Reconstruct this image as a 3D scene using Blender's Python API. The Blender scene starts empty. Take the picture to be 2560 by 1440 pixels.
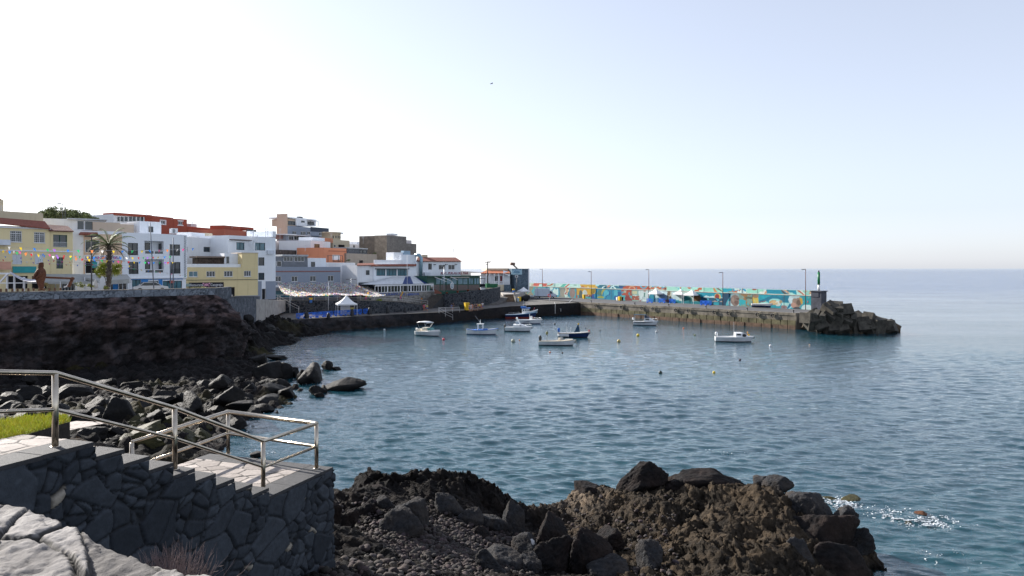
import bpy, bmesh, math, random
import numpy as np
from mathutils import Vector, Matrix
# ------------------------------------------------------------------ camera, sky, sun, exposure
F, HZ, CH = 1800.0, 671.0, 12.0          # the photo's focal length and horizon in its own pixels, eye height over the sea
S = bpy.context.scene
COL = S.collection
cam_data = bpy.data.cameras.new('camera')
cam = bpy.data.objects.new('camera', cam_data)
COL.objects.link(cam)
cam.location = (0, 0, CH)
cam.rotation_euler = (math.radians(90), 0, 0)
cam_data.sensor_width = 36
cam_data.lens = F / 2560 * 36
cam_data.shift_y = -(720 - HZ) / 2560
cam_data.clip_start = 0.1
cam_data.clip_end = 200000
S.camera = cam
SUN_EL, SUN_AZ = 26.0, -53.0             # degrees; azimuth measured from the view direction, minus is left
world = bpy.data.worlds.new('World')
S.world = world
world.use_nodes = True
wn, wl = world.node_tree.nodes, world.node_tree.links
wn.clear()
wo = wn.new('ShaderNodeOutputWorld')
wb = wn.new('ShaderNodeBackground')
sky = wn.new('ShaderNodeTexSky')
sky.sky_type = 'NISHITA'
sky.sun_disc = False
sky.sun_elevation = math.radians(SUN_EL)
sky.sun_rotation = math.radians(SUN_AZ)
sky.altitude = 0
sky.air_density = 1.0
sky.dust_density = 0.55
sky.ozone_density = 2.5
hsv = wn.new('ShaderNodeHueSaturation')
hsv.inputs['Saturation'].default_value = 0.42
wl.new(sky.outputs[0], hsv.inputs['Color'])
veil = wn.new('ShaderNodeMix')              # thin even high haze that pales the blue
veil.data_type = 'RGBA'
veil.inputs[0].default_value = 0.42
veil.inputs[7].default_value = (2.15, 2.6, 3.5, 1)
wl.new(hsv.outputs[0], veil.inputs[6])
tint = wn.new('ShaderNodeMix'); tint.data_type = 'RGBA'; tint.blend_type = 'MULTIPLY'
tint.inputs[0].default_value = 1
tint.inputs[7].default_value = (0.97, 0.955, 0.97, 1)
wl.new(veil.outputs[2], tint.inputs[6])
wl.new(tint.outputs[2], wb.inputs[0])
wb.inputs[1].default_value = 0.10
wl.new(wb.outputs[0], wo.inputs[0])
sun_data = bpy.data.lights.new('sun', 'SUN')
sun_data.energy = 4.2
sun_data.angle = math.radians(0.5)
sun_data.color = (1.0, 0.945, 0.87)
sun = bpy.data.objects.new('sun', sun_data)
COL.objects.link(sun)
_a, _e = math.radians(SUN_AZ), math.radians(SUN_EL)
SUN_DIR = Vector((math.sin(_a) * math.cos(_e), math.cos(_a) * math.cos(_e), math.sin(_e)))
sun.rotation_euler = SUN_DIR.to_track_quat('Z', 'Y').to_euler()
S.view_settings.view_transform = 'Standard'
S.view_settings.look = 'None'
S.view_settings.gamma = 1
S.view_settings.use_curve_mapping = False
S.view_settings.exposure = 1.32
S.cycles.use_denoising = True
S.cycles.denoising_prefilter = 'ACCURATE'
S.cycles.max_bounces = 6
S.cycles.transparent_max_bounces = 8
S.cycles.caustics_reflective = False
S.cycles.caustics_refractive = False
# ------------------------------------------------------------------ helpers
def P(px, py, d):
 return np.array(((px - 1280) / F * d, d, CH - (py - HZ) / F * d))
def PZ(px, py, z):
 return P(px, py, (CH - z) * F / (py - HZ))
def rng(seed):
 return np.random.RandomState(seed)
def _hash(i, j, k, s):
 n = (i.astype(np.int64) * 374761393 + j.astype(np.int64) * 668265263 + k.astype(np.int64) * 2147483647 + s * 1274126177) & 0xffffffff
 n = ((n ^ (n >> 13)) * 1274126177) & 0xffffffff
 n = ((n ^ (n >> 16)) * 2246822519) & 0xffffffff
 return ((n ^ (n >> 15)) & 0xffffff) / float(0xffffff)
def vnoise(p, s=0):
 p = np.asarray(p, float)
 b = np.floor(p).astype(np.int64)
 f = p - b
 f = f * f * f * (f * (f * 6 - 15) + 10)
 r = 0
 for dx in (0, 1):
  wx = f[:, 0] if dx else 1 - f[:, 0]
  for dy in (0, 1):
   wy = f[:, 1] if dy else 1 - f[:, 1]
   for dz in (0, 1):
    wz = f[:, 2] if dz else 1 - f[:, 2]
    r = r + wx * wy * wz * _hash(b[:, 0] + dx, b[:, 1] + dy, b[:, 2] + dz, s)
 return r * 2 - 1
def fbm(p, octv=5, s=0, gain=0.5, ridge=False):
 p = np.asarray(p, float)
 a, r, t = 1.0, np.zeros(len(p)), 0
 for o in range(octv):
  n = vnoise(p * (2.03 ** o) + o * 17.3, s + o)
  r = r + a * ((1 - 2 * np.abs(n)) if ridge else n)
  t += a
  a *= gain
 return r / t
def voro(p, s=0, jit=0.95):
 """F1, F2 and a random number of the nearest cell, 2-D points"""
 p = np.asarray(p, float)
 b = np.floor(p).astype(np.int64)
 f1 = np.full(len(p), 9.0); f2 = f1.copy(); idr = np.zeros(len(p)); ox = np.zeros(len(p)); oy = np.zeros(len(p))
 z = np.zeros(len(p), np.int64)
 for dx in (-2, -1, 0, 1, 2):
  for dy in (-2, -1, 0, 1, 2):
   cx, cy = b[:, 0] + dx, b[:, 1] + dy
   qx = cx + .5 + (_hash(cx, cy, z, s) - .5) * jit
   qy = cy + .5 + (_hash(cx, cy, z, s + 7) - .5) * jit
   d = np.hypot(p[:, 0] - qx, p[:, 1] - qy)
   n = d < f1
   f2 = np.where(n, f1, np.minimum(f2, d))
   idr = np.where(n, _hash(cx, cy, z, s + 13), idr)
   ox = np.where(n, p[:, 0] - qx, ox); oy = np.where(n, p[:, 1] - qy, oy)
   f1 = np.where(n, d, f1)
 return f1, f2, idr, ox, oy
def tag(o, label=None, cat=None, group=None, kind=None):
 if label: o['label'] = label
 if cat: o['category'] = cat
 if group: o['group'] = group
 if kind: o['kind'] = kind
 return o
def link(name, me, mats=None, parent=None, smooth=False):
 o = bpy.data.objects.new(name, me)
 COL.objects.link(o)
 for m in (mats if isinstance(mats, (list, tuple)) else [mats] if mats else []):
  me.materials.append(m)
 if parent is not None:
  o.parent = parent
 if smooth:
  me.polygons.foreach_set('use_smooth', [True] * len(me.polygons))
 return o
def thing(name, label, cat, loc=(0, 0, 0), rz=0.0, group=None):
 o = bpy.data.objects.new(name, None)
 COL.objects.link(o)
 o.empty_display_size = 0.1
 o.location = loc
 o.rotation_euler = (0, 0, rz)
 return tag(o, label, cat, group)
def copy_tree(o, parent=None):
 c = o.copy()
 COL.objects.link(c)
 if parent is not None:
  c.parent = parent
 for ch in list(o.children):
  copy_tree(ch, c)
 return c
def grid_mesh(name, V, nu, nv, mats, parent=None, smooth=True, cols=None, flip=False):
 """V: (nu*nv,3) points, u slow"""
 i = np.arange(nu * nv).reshape(nu, nv)
 q = np.stack([i[:-1, :-1], i[1:, :-1], i[1:, 1:], i[:-1, 1:]], -1).reshape(-1, 4)
 if flip:
  q = q[:, ::-1]
 return np_mesh(name, V, q, mats, parent, smooth, cols)
def np_mesh(name, V, q, mats, parent=None, smooth=True, cols=None):
 me = bpy.data.meshes.new(name)
 k = q.shape[1]
 me.vertices.add(len(V)); me.vertices.foreach_set('co', np.asarray(V, np.float32).ravel())
 me.loops.add(q.size); me.loops.foreach_set('vertex_index', q.ravel().astype(np.int32))
 me.polygons.add(len(q)); me.polygons.foreach_set('loop_start', np.arange(0, q.size, k, dtype=np.int32))
 me.update(calc_edges=True)
 me.validate()
 if cols is not None:
  c = me.color_attributes.new('Col', 'FLOAT_COLOR', 'POINT')
  cc = np.ones((len(V), 4), np.float32); cc[:, :cols.shape[1]] = cols
  c.data.foreach_set('color', cc.ravel())
 return link(name, me, mats, parent, smooth)
class MB:
 def __init__(s):
  s.v, s.f, s.m = [], [], []
 def poly(s, pts, m=0):
  n = len(s.v)
  s.v += [tuple(p) for p in pts]
  s.f.append(tuple(range(n, n + len(pts)))); s.m.append(m)
  return s
 def box(s, c, d, rz=0, m=0, taper=1.0):
  cx, cy, cz = c; x, y, z = d[0] / 2, d[1] / 2, d[2] / 2
  ca, sa = math.cos(rz), math.sin(rz)
  n = len(s.v)
  for (i, j, k) in ((-1, -1, -1), (1, -1, -1), (1, 1, -1), (-1, 1, -1), (-1, -1, 1), (1, -1, 1), (1, 1, 1), (-1, 1, 1)):
   t = taper if k > 0 else 1
   u, w = i * x * t, j * y * t
   s.v.append((cx + u * ca - w * sa, cy + u * sa + w * ca, cz + k * z))
  for q in ((3, 2, 1, 0), (4, 5, 6, 7), (0, 1, 5, 4), (1, 2, 6, 5), (2, 3, 7, 6), (3, 0, 4, 7)):
   s.f.append(tuple(n + a for a in q)); s.m.append(m)
  return s
 def bar(s, a, b, w, h=None, m=0):
  """square bar between two points"""
  a, b = Vector(a), Vector(b)
  h = h or w
  d = (b - a).normalized()
  u = d.cross(Vector((0, 0, 1)))
  u = u.normalized() if u.length > 1e-4 else Vector((1, 0, 0))
  v = u.cross(d)
  n = len(s.v)
  for p in (a, b):
   for (i, j) in ((-1, -1), (1, -1), (1, 1), (-1, 1)):
    s.v.append(tuple(p + u * i * w / 2 + v * j * h / 2))
  for q in ((3, 2, 1, 0), (4, 5, 6, 7), (0, 1, 5, 4), (1, 2, 6, 5), (2, 3, 7, 6), (3, 0, 4, 7)):
   s.f.append(tuple(n + i for i in q)); s.m.append(m)
  return s
 def tube(s, pts, r, n=8, m=0, caps=True):
  pts = [Vector(p) for p in pts]
  rs = r if isinstance(r, (list, tuple)) else [r] * len(pts)
  base = len(s.v)
  up = None
  for i, p in enumerate(pts):
   d = (pts[min(i + 1, len(pts) - 1)] - pts[max(i - 1, 0)]).normalized()
   if up is None:
    up = Vector((0, 0, 1)) if abs(d.z) < 0.9 else Vector((1, 0, 0))
   u = d.cross(up).normalized(); v = u.cross(d).normalized(); up = v
   k = 1.0
   if 0 < i < len(pts) - 1:
    c = (pts[i] - pts[i - 1]).normalized().dot((pts[i + 1] - pts[i]).normalized())
    k = 1 / max(0.6, math.sqrt(max(0, (1 + c) / 2)))
   for j in range(n):
    t = 2 * math.pi * j / n
    s.v.append(tuple(p + (u * math.cos(t) + v * math.sin(t)) * rs[i] * (k if len(pts) > 2 else 1)))
  for i in range(len(pts) - 1):
   for j in range(n):
    a, b = base + i * n + j, base + i * n + (j + 1) % n
    s.f.append((b, a, a + n, b + n)); s.m.append(m)
  if caps:
   s.f.append(tuple(base + j for j in range(n))); s.m.append(m)
   e = base + (len(pts) - 1) * n
   s.f.append(tuple(e + j for j in reversed(range(n)))); s.m.append(m)
  return s
 def lathe(s, prof, c=(0, 0, 0), n=12, m=0):
  base = len(s.v)
  for (r, z) in prof:
   for j in range(n):
    t = 2 * math.pi * j / n
    s.v.append((c[0] + r * math.cos(t), c[1] + r * math.sin(t), c[2] + z))
  for i in range(len(prof) - 1):
   for j in range(n):
    a, b = base + i * n + j, base + i * n + (j + 1) % n
    s.f.append((a, b, b + n, a + n)); s.m.append(m)
  return s
 def prism(s, pts, z0, z1, m=0):
  n = len(pts); b = len(s.v)
  s.v += [(p[0], p[1], z0) for p in pts] + [(p[0], p[1], z1) for p in pts]
  s.f.append(tuple(b + i for i in reversed(range(n)))); s.m.append(m)
  s.f.append(tuple(b + n + i for i in range(n))); s.m.append(m)
  for i in range(n):
   j = (i + 1) % n
   s.f.append((b + i, b + j, b + n + j, b + n + i)); s.m.append(m)
  return s
 def slab(s, top, z0, m=0):
  """top polygon with its own heights, skirts to z0 (counter-clockwise)"""
  n = len(top); b = len(s.v)
  s.v += [tuple(p) for p in top] + [(p[0], p[1], z0) for p in top]
  s.f.append(tuple(range(b, b + n))); s.m.append(m)
  for i in range(n):
   j = (i + 1) % n
   s.f.append((b + n + i, b + n + j, b + j, b + i)); s.m.append(m)
  return s
 def build(s, name, mats, parent=None, smooth=False, tri=False, bevel=0):
  me = bpy.data.meshes.new(name)
  me.from_pydata(s.v, [], s.f)
  me.polygons.foreach_set('material_index', s.m)
  if tri or bevel:
   bm = bmesh.new(); bm.from_mesh(me)
   if bevel:
    bmesh.ops.remove_doubles(bm, verts=bm.verts, dist=1e-5)
    bmesh.ops.bevel(bm, geom=list(bm.edges), offset=bevel, segments=2, affect='EDGES', profile=0.6)
   if tri:
    bmesh.ops.triangulate(bm, faces=[f for f in bm.faces if len(f.verts) > 4])
   bm.to_mesh(me); bm.free()
  me.update()
  return link(name, me, mats, parent, smooth)
# ------------------------------------------------------------------ materials
def newmat(name):
 m = bpy.data.materials.new(name)
 m.use_nodes = True
 nt = m.node_tree
 b = nt.nodes['Principled BSDF']
 return m, nt, b, nt.nodes, nt.links
def coords(nt, scale=(1, 1, 1), rot=(0, 0, 0)):
 t = nt.nodes.new('ShaderNodeTexCoord')
 mp = nt.nodes.new('ShaderNodeMapping')
 mp.inputs['Scale'].default_value = scale
 mp.inputs['Rotation'].default_value = rot
 nt.links.new(t.outputs['Object'], mp.inputs[0])
 return mp.outputs[0]
def noise(nt, vec, scale, detail=4, rough=0.55, dist=0.0):
 n = nt.nodes.new('ShaderNodeTexNoise')
 n.inputs['Scale'].default_value = scale
 n.inputs['Detail'].default_value = detail
 n.inputs['Roughness'].default_value = rough
 n.inputs['Distortion'].default_value = dist
 nt.links.new(vec, n.inputs['Vector'])
 return n.outputs['Fac']
def ramp(nt, fac, stops):
 r = nt.nodes.new('ShaderNodeValToRGB')
 e = r.color_ramp.elements
 while len(e) < len(stops):
  e.new(0.5)
 for i, (p, c) in enumerate(stops):
  e[i].position = p
  e[i].color = (*c, 1) if len(c) == 3 else c
 nt.links.new(fac, r.inputs[0])
 return r.outputs[0]
def mixc(nt, fac, a, b, mode='MIX'):
 n = nt.nodes.new('ShaderNodeMix')
 n.data_type = 'RGBA'; n.blend_type = mode
 for sock, v in ((n.inputs[0], fac), (n.inputs[6], a), (n.inputs[7], b)):
  if hasattr(v, 'is_linked'):
   nt.links.new(v, sock)
  else:
   sock.default_value = v if not isinstance(v, tuple) else (*v, 1)[:4]
 return n.outputs[2]
def math_(nt, op, a, b=0.5):
 n = nt.nodes.new('ShaderNodeMath'); n.operation = op
 for sock, v in ((n.inputs[0], a), (n.inputs[1], b)):
  if hasattr(v, 'is_linked'):
   nt.links.new(v, sock)
  else:
   sock.default_value = v
 return n.outputs[0]
def bump(nt, h, dist, strength=1.0, normal=None):
 b = nt.nodes.new('ShaderNodeBump')
 b.inputs['Distance'].default_value = dist
 b.inputs['Strength'].default_value = strength
 nt.links.new(h, b.inputs['Height'])
 if normal is not None:
  nt.links.new(normal, b.inputs['Normal'])
 return b.outputs[0]
_mats = {}
def paint(name, col, rough=0.7, var=0.10, scale=1.5, bmp=0.0, metal=0.0, spec=0.4):
 """plain coloured surface with slow and fine variation"""
 if name in _mats:
  return _mats[name]
 m, nt, b, N, L = newmat(name)
 v = coords(nt)
 n = noise(nt, v, scale, 6, 0.65)
 lo = tuple(c * (1 - 2 * var) for c in col); hi = tuple(min(1, c * (1 + var)) for c in col)
 L.new(ramp(nt, n, [(0.3, lo), (0.7, hi)]), b.inputs['Base Color'])
 b.inputs['Roughness'].default_value = rough
 b.inputs['Metallic'].default_value = metal
 b.inputs['Specular IOR Level'].default_value = spec
 if bmp:
  L.new(bump(nt, noise(nt, v, scale * 12, 4), bmp), b.inputs['Normal'])
 _mats[name] = m
 return m
def plaster(name, col, stain=0.25):
 """rendered house wall: blotches, rain streaks, fine grain"""
 if name in _mats:
  return _mats[name]
 m, nt, b, N, L = newmat(name)
 v = coords(nt)
 blot = noise(nt, v, 0.7, 6, 0.7)
 streak = noise(nt, coords(nt, (2.2, 2.2, 0.18)), 1.0, 5, 0.7)
 dirty = tuple(c * k for c, k in zip(col, (0.66, 0.63, 0.58)))
 c1 = mixc(nt, ramp(nt, streak, [(0.52, (0, 0, 0)), (0.78, (stain * 2,) * 3)]), col, dirty)
 c2 = mixc(nt, ramp(nt, blot, [(0.35, (0, 0, 0)), (0.75, (0.5,) * 3)]), c1, tuple(c * 0.88 for c in col))
 L.new(c2, b.inputs['Base Color'])
 b.inputs['Roughness'].default_value = 0.85
 b.inputs['Specular IOR Level'].default_value = 0.25
 L.new(bump(nt, noise(nt, v, 9, 5), 0.015), b.inputs['Normal'])
 _mats[name] = m
 return m
def lava(name, dark, light, warm, scale=1.0, bmp=0.08, rough=0.85, attr=False, spec=0.12):
 if name in _mats:
  return _mats[name]
 m, nt, b, N, L = newmat(name)
 v = coords(nt)
 n1 = noise(nt, v, 0.55 * scale, 8, 0.7)
 n2 = noise(nt, v, 3.5 * scale, 8, 0.72)
 c = ramp(nt, n2, [(0.30, dark), (0.55, light), (0.72, tuple(x * 1.7 for x in light))])
 c = mixc(nt, ramp(nt, n1, [(0.42, (0, 0, 0)), (0.62, (0.85,) * 3)]), c, mixc(nt, n2, warm, tuple(x * 1.6 for x in warm)))
 if attr:
  a = N.new('ShaderNodeVertexColor'); a.layer_name = 'Col'
  c = mixc(nt, 1.0, c, a.outputs[0], 'MULTIPLY')
 L.new(c, b.inputs['Base Color'])
 b.inputs['Roughness'].default_value = rough
 b.inputs['Specular IOR Level'].default_value = spec
 vo = N.new('ShaderNodeTexVoronoi'); vo.inputs['Scale'].default_value = 5 * scale
 L.new(v, vo.inputs['Vector'])
 h = math_(nt, 'ADD', noise(nt, v, 6 * scale, 8, 0.75), math_(nt, 'MULTIPLY', vo.outputs['Distance'], 0.5))
 L.new(bump(nt, h, bmp), b.inputs['Normal'])
 _mats[name] = m
 return m
def attrmat(name, rough=0.8, var=0.25, scale=8, bmp=0.01, spec=0.3, mul=1.0):
 """surface coloured by its own vertex colours (stones, painted picture) plus grain"""
 if name in _mats:
  return _mats[name]
 m, nt, b, N, L = newmat(name)
 v = coords(nt)
 a = N.new('ShaderNodeVertexColor'); a.layer_name = 'Col'
 n = noise(nt, v, scale, 7, 0.7)
 g = ramp(nt, n, [(0.3, (mul * (1 - var),) * 3), (0.7, (mul * (1 + var),) * 3)])
 L.new(mixc(nt, 1.0, a.outputs[0], g, 'MULTIPLY'), b.inputs['Base Color'])
 b.inputs['Roughness'].default_value = rough
 b.inputs['Specular IOR Level'].default_value = spec
 if bmp:
  L.new(bump(nt, n, bmp), b.inputs['Normal'])
 _mats[name] = m
 return m
def blocks(name, c1, c2, mortar, sx, sz, msize=0.02, bmp=0.02):
 """coursed blockwork, for plain walls whose long side runs along local x"""
 if name in _mats:
  return _mats[name]
 m, nt, b, N, L = newmat(name)
 t = N.new('ShaderNodeTexCoord')
 sp = N.new('ShaderNodeSeparateXYZ'); L.new(t.outputs['Object'], sp.inputs[0])
 cb = N.new('ShaderNodeCombineXYZ')
 L.new(math_(nt, 'ADD', sp.outputs[0], sp.outputs[1]), cb.inputs[0]); L.new(sp.outputs[2], cb.inputs[1])
 br = N.new('ShaderNodeTexBrick')
 br.inputs['Color1'].default_value = (*c1, 1); br.inputs['Color2'].default_value = (*c2, 1); br.inputs['Mortar'].default_value = (*mortar, 1)
 br.inputs['Scale'].default_value = 1; br.inputs['Mortar Size'].default_value = msize
 br.inputs['Brick Width'].default_value = sx; br.inputs['Row Height'].default_value = sz
 L.new(cb.outputs[0], br.inputs['Vector'])
 n = noise(nt, t.outputs['Object'], 0.8, 7, 0.7)
 L.new(mixc(nt, 1.0, br.outputs[0], ramp(nt, n, [(0.3, (0.65,) * 3), (0.7, (1.2,) * 3)]), 'MULTIPLY'), b.inputs['Base Color'])
 b.inputs['Roughness'].default_value = 0.9
 L.new(bump(nt, br.outputs['Fac'], -bmp), b.inputs['Normal'])
 _mats[name] = m
 return m
def rubble(name, c1, c2, mortar, scale, bmp=0.04):
 """irregular stone masonry for far walls"""
 if name in _mats:
  return _mats[name]
 m, nt, b, N, L = newmat(name)
 v = coords(nt)
 vo = N.new('ShaderNodeTexVoronoi'); vo.feature = 'DISTANCE_TO_EDGE'; vo.inputs['Scale'].default_value = scale
 vc = N.new('ShaderNodeTexVoronoi'); vc.inputs['Scale'].default_value = scale
 L.new(v, vo.inputs['Vector']); L.new(v, vc.inputs['Vector'])
 sp = N.new('ShaderNodeSeparateColor'); L.new(vc.outputs['Color'], sp.inputs[0])
 c = ramp(nt, sp.outputs[0], [(0.1, c1), (0.9, c2)])
 n = noise(nt, v, 2.0, 7, 0.7)
 c = mixc(nt, 1.0, c, ramp(nt, n, [(0.3, (0.6,) * 3), (0.7, (1.3,) * 3)]), 'MULTIPLY')
 e = ramp(nt, vo.outputs['Distance'], [(0.02, (1, 1, 1)), (0.09, (0, 0, 0))])
 L.new(mixc(nt, e, c, mortar), b.inputs['Base Color'])
 b.inputs['Roughness'].default_value = 0.9
 b.inputs['Specular IOR Level'].default_value = 0.2
 L.new(bump(nt, ramp(nt, vo.outputs['Distance'], [(0.0, (0, 0, 0)), (0.15, (1, 1, 1))]), bmp), b.inputs['Normal'])
 _mats[name] = m
 return m
GLASS = paint('window_glass', (0.035, 0.05, 0.065), 0.06, 0.3, 0.4, spec=0.6)
GLASS_TEAL = paint('teal_window_glass', (0.06, 0.17, 0.22), 0.08, 0.2, 0.5, spec=0.6)
WHITE = paint('white_paint', (0.80, 0.80, 0.79), 0.5, 0.06)
STEEL = paint('brushed_steel', (0.52, 0.45, 0.36), 0.24, 0.15, 6.0, metal=1.0)
GALV = paint('galvanised_metal', (0.55, 0.57, 0.60), 0.4, 0.12, 3.0, metal=0.6)
DARKMETAL = paint('dark_metal', (0.06, 0.06, 0.065), 0.5, 0.2)
RUST = paint('rusty_brown_metal', (0.14, 0.055, 0.03), 0.75, 0.3, 5, metal=0.2)
WOOD = paint('brown_wood', (0.16, 0.08, 0.04), 0.75, 0.3, 4)
BLACKRUBBER = paint('black_rubber', (0.015, 0.015, 0.017), 0.7, 0.2)
LAVA = lava('dark_lava', (0.004, 0.004, 0.005), (0.015, 0.014, 0.0145), (0.026, 0.018, 0.015), 1.2, 0.10)
LAVA_BROWN = lava('brown_lava', (0.007, 0.006, 0.0055), (0.054, 0.043, 0.034), (0.095, 0.068, 0.046), 1.3, 0.15, attr=True)
LAVA_GREY = lava('grey_basalt', (0.010, 0.0105, 0.012), (0.033, 0.034, 0.037), (0.040, 0.034, 0.030), 1.3, 0.06)
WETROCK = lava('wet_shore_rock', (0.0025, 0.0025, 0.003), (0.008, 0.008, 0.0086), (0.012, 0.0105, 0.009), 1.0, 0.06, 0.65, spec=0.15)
# ------------------------------------------------------------------ the sea and its bed
def water_material():
 m = bpy.data.materials.new('sea_water'); m.use_nodes = True
 nt = m.node_tree; N, L = nt.nodes, nt.links
 N.clear()
 out = N.new('ShaderNodeOutputMaterial')
 ang = math.radians(14)
 chop = noise(nt, coords(nt, (0.30, 0.75, 1), (0, 0, -ang)), 1.0, 3, 0.55, 0.8)
 rip = noise(nt, coords(nt, (1.5, 3.4, 1), (0, 0, ang * 1.5)), 1.0, 5, 0.62, 0.5)
 calm = ramp(nt, noise(nt, coords(nt, (0.012, 0.03, 1), (0, 0, ang)), 1.0, 4, 0.6), [(0.35, (0.55,) * 3), (0.65, (1.15,) * 3)])
 b2 = bump(nt, math_(nt, 'MULTIPLY', chop, calm), 0.12)
 b3 = bump(nt, math_(nt, 'MULTIPLY', rip, calm), 0.060, 1.0, b2)
 # open water beyond the pier is rougher than the sheltered bay
 tc = N.new('ShaderNodeTexCoord'); sp = N.new('ShaderNodeSeparateXYZ'); L.new(tc.outputs['Object'], sp.inputs[0])
 mr = N.new('ShaderNodeMapRange'); mr.inputs['From Min'].default_value = 120; mr.inputs['From Max'].default_value = 420; L.new(sp.outputs[1], mr.inputs[0])
 far = math_(nt, 'MULTIPLY', noise(nt, coords(nt, (0.035, 0.11, 1), (0, 0, ang)), 1.0, 5, 0.6, 0.4), mr.outputs[0])
 b3 = bump(nt, far, 1.7, 1.0, b3)
 fr = N.new('ShaderNodeFresnel'); fr.inputs['IOR'].default_value = 1.55
 L.new(b3, fr.inputs['Normal'])
 gl = N.new('ShaderNodeBsdfGlossy'); gl.inputs['Roughness'].default_value = 0.06
 gl.inputs['Color'].default_value = (0.96, 0.98, 1, 1)
 L.new(b3, gl.inputs['Normal'])
 df = N.new('ShaderNodeBsdfDiffuse')
 big = noise(nt, coords(nt, (0.02, 0.035, 1)), 1.0, 4, 0.6)
 L.new(mixc(nt, mr.outputs[0], ramp(nt, big, [(0.35, (0.010, 0.056, 0.084)), (0.65, (0.014, 0.086, 0.108))]), (0.020, 0.095, 0.26)), df.inputs['Color'])
 tr = N.new('ShaderNodeBsdfTransparent'); tr.inputs['Color'].default_value = (0.62, 0.86, 0.84, 1)
 body = N.new('ShaderNodeMixShader'); body.inputs[0].default_value = 0.62
 L.new(tr.outputs[0], body.inputs[1]); L.new(df.outputs[0], body.inputs[2])
 mx = N.new('ShaderNodeMixShader')
 L.new(fr.outputs[0], mx.inputs[0]); L.new(body.outputs[0], mx.inputs[1]); L.new(gl.outputs[0], mx.inputs[2])
 L.new(mx.outputs[0], out.inputs[0])
 return m
def sea_plane():
 """one sheet: real waves in the bay, coarser and flatter towards the horizon"""
 nc = 860
 ang = np.linspace(-1.02, 0.98, nc)                              # tangent of the bearing
 inv = np.linspace(HZ + 21, 1540, 640) - HZ                      # rows closer together near the shore
 d = np.concatenate([[140000, 40000, 14000, 6000, 3500, 2300], CH * F / inv])
 X = ang[None, :] * d[:, None]; Y = np.repeat(d[:, None], nc, 1)
 step = np.gradient(-d)[:, None] * np.ones((1, nc))
 r = rng(77)
 Z = np.zeros(X.shape)
 for i in range(64):
  lam = 0.34 * (2.7 / 0.34) ** (i / 63.0)
  th = math.radians(78 + r.normal(0, 24)); k = 2 * math.pi / lam
  amp = 0.0056 * lam ** 0.78 * r.uniform(.6, 1.3)
  fade = np.clip((lam / np.abs(step) - 2.2) / 2.0, 0, 1)
  ph = k * (X * math.cos(th) + Y * math.sin(th)) + r.uniform(0, 6.28)
  s = np.sin(ph + 0.5 * np.cos(ph))
  Z += amp * s * fade
 patch = 0.75 + 0.45 * fbm(np.stack([X.ravel() * .035, Y.ravel() * .02, X.ravel() * 0], 1), 3, 5).reshape(X.shape)
 Z *= patch
 V = np.stack([X.ravel(), Y.ravel(), Z.ravel()], 1)
 o = grid_mesh('sea_water', V, len(d), nc, water_material(), smooth=True)
 if o.data.polygons[len(o.data.polygons) // 2].normal.z < 0: o.data.flip_normals()
 tag(o, kind='structure')
 bed = paint('seabed_sand', (0.020, 0.050, 0.055), 0.9, 0.5, 0.15)
 m = MB().poly([(-150000, -50, -3.2), (150000, -50, -3.2), (150000, 150000, -3.2), (-150000, 150000, -3.2)])
 tag(m.build('seabed', bed), kind='structure')
sea_plane()
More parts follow.
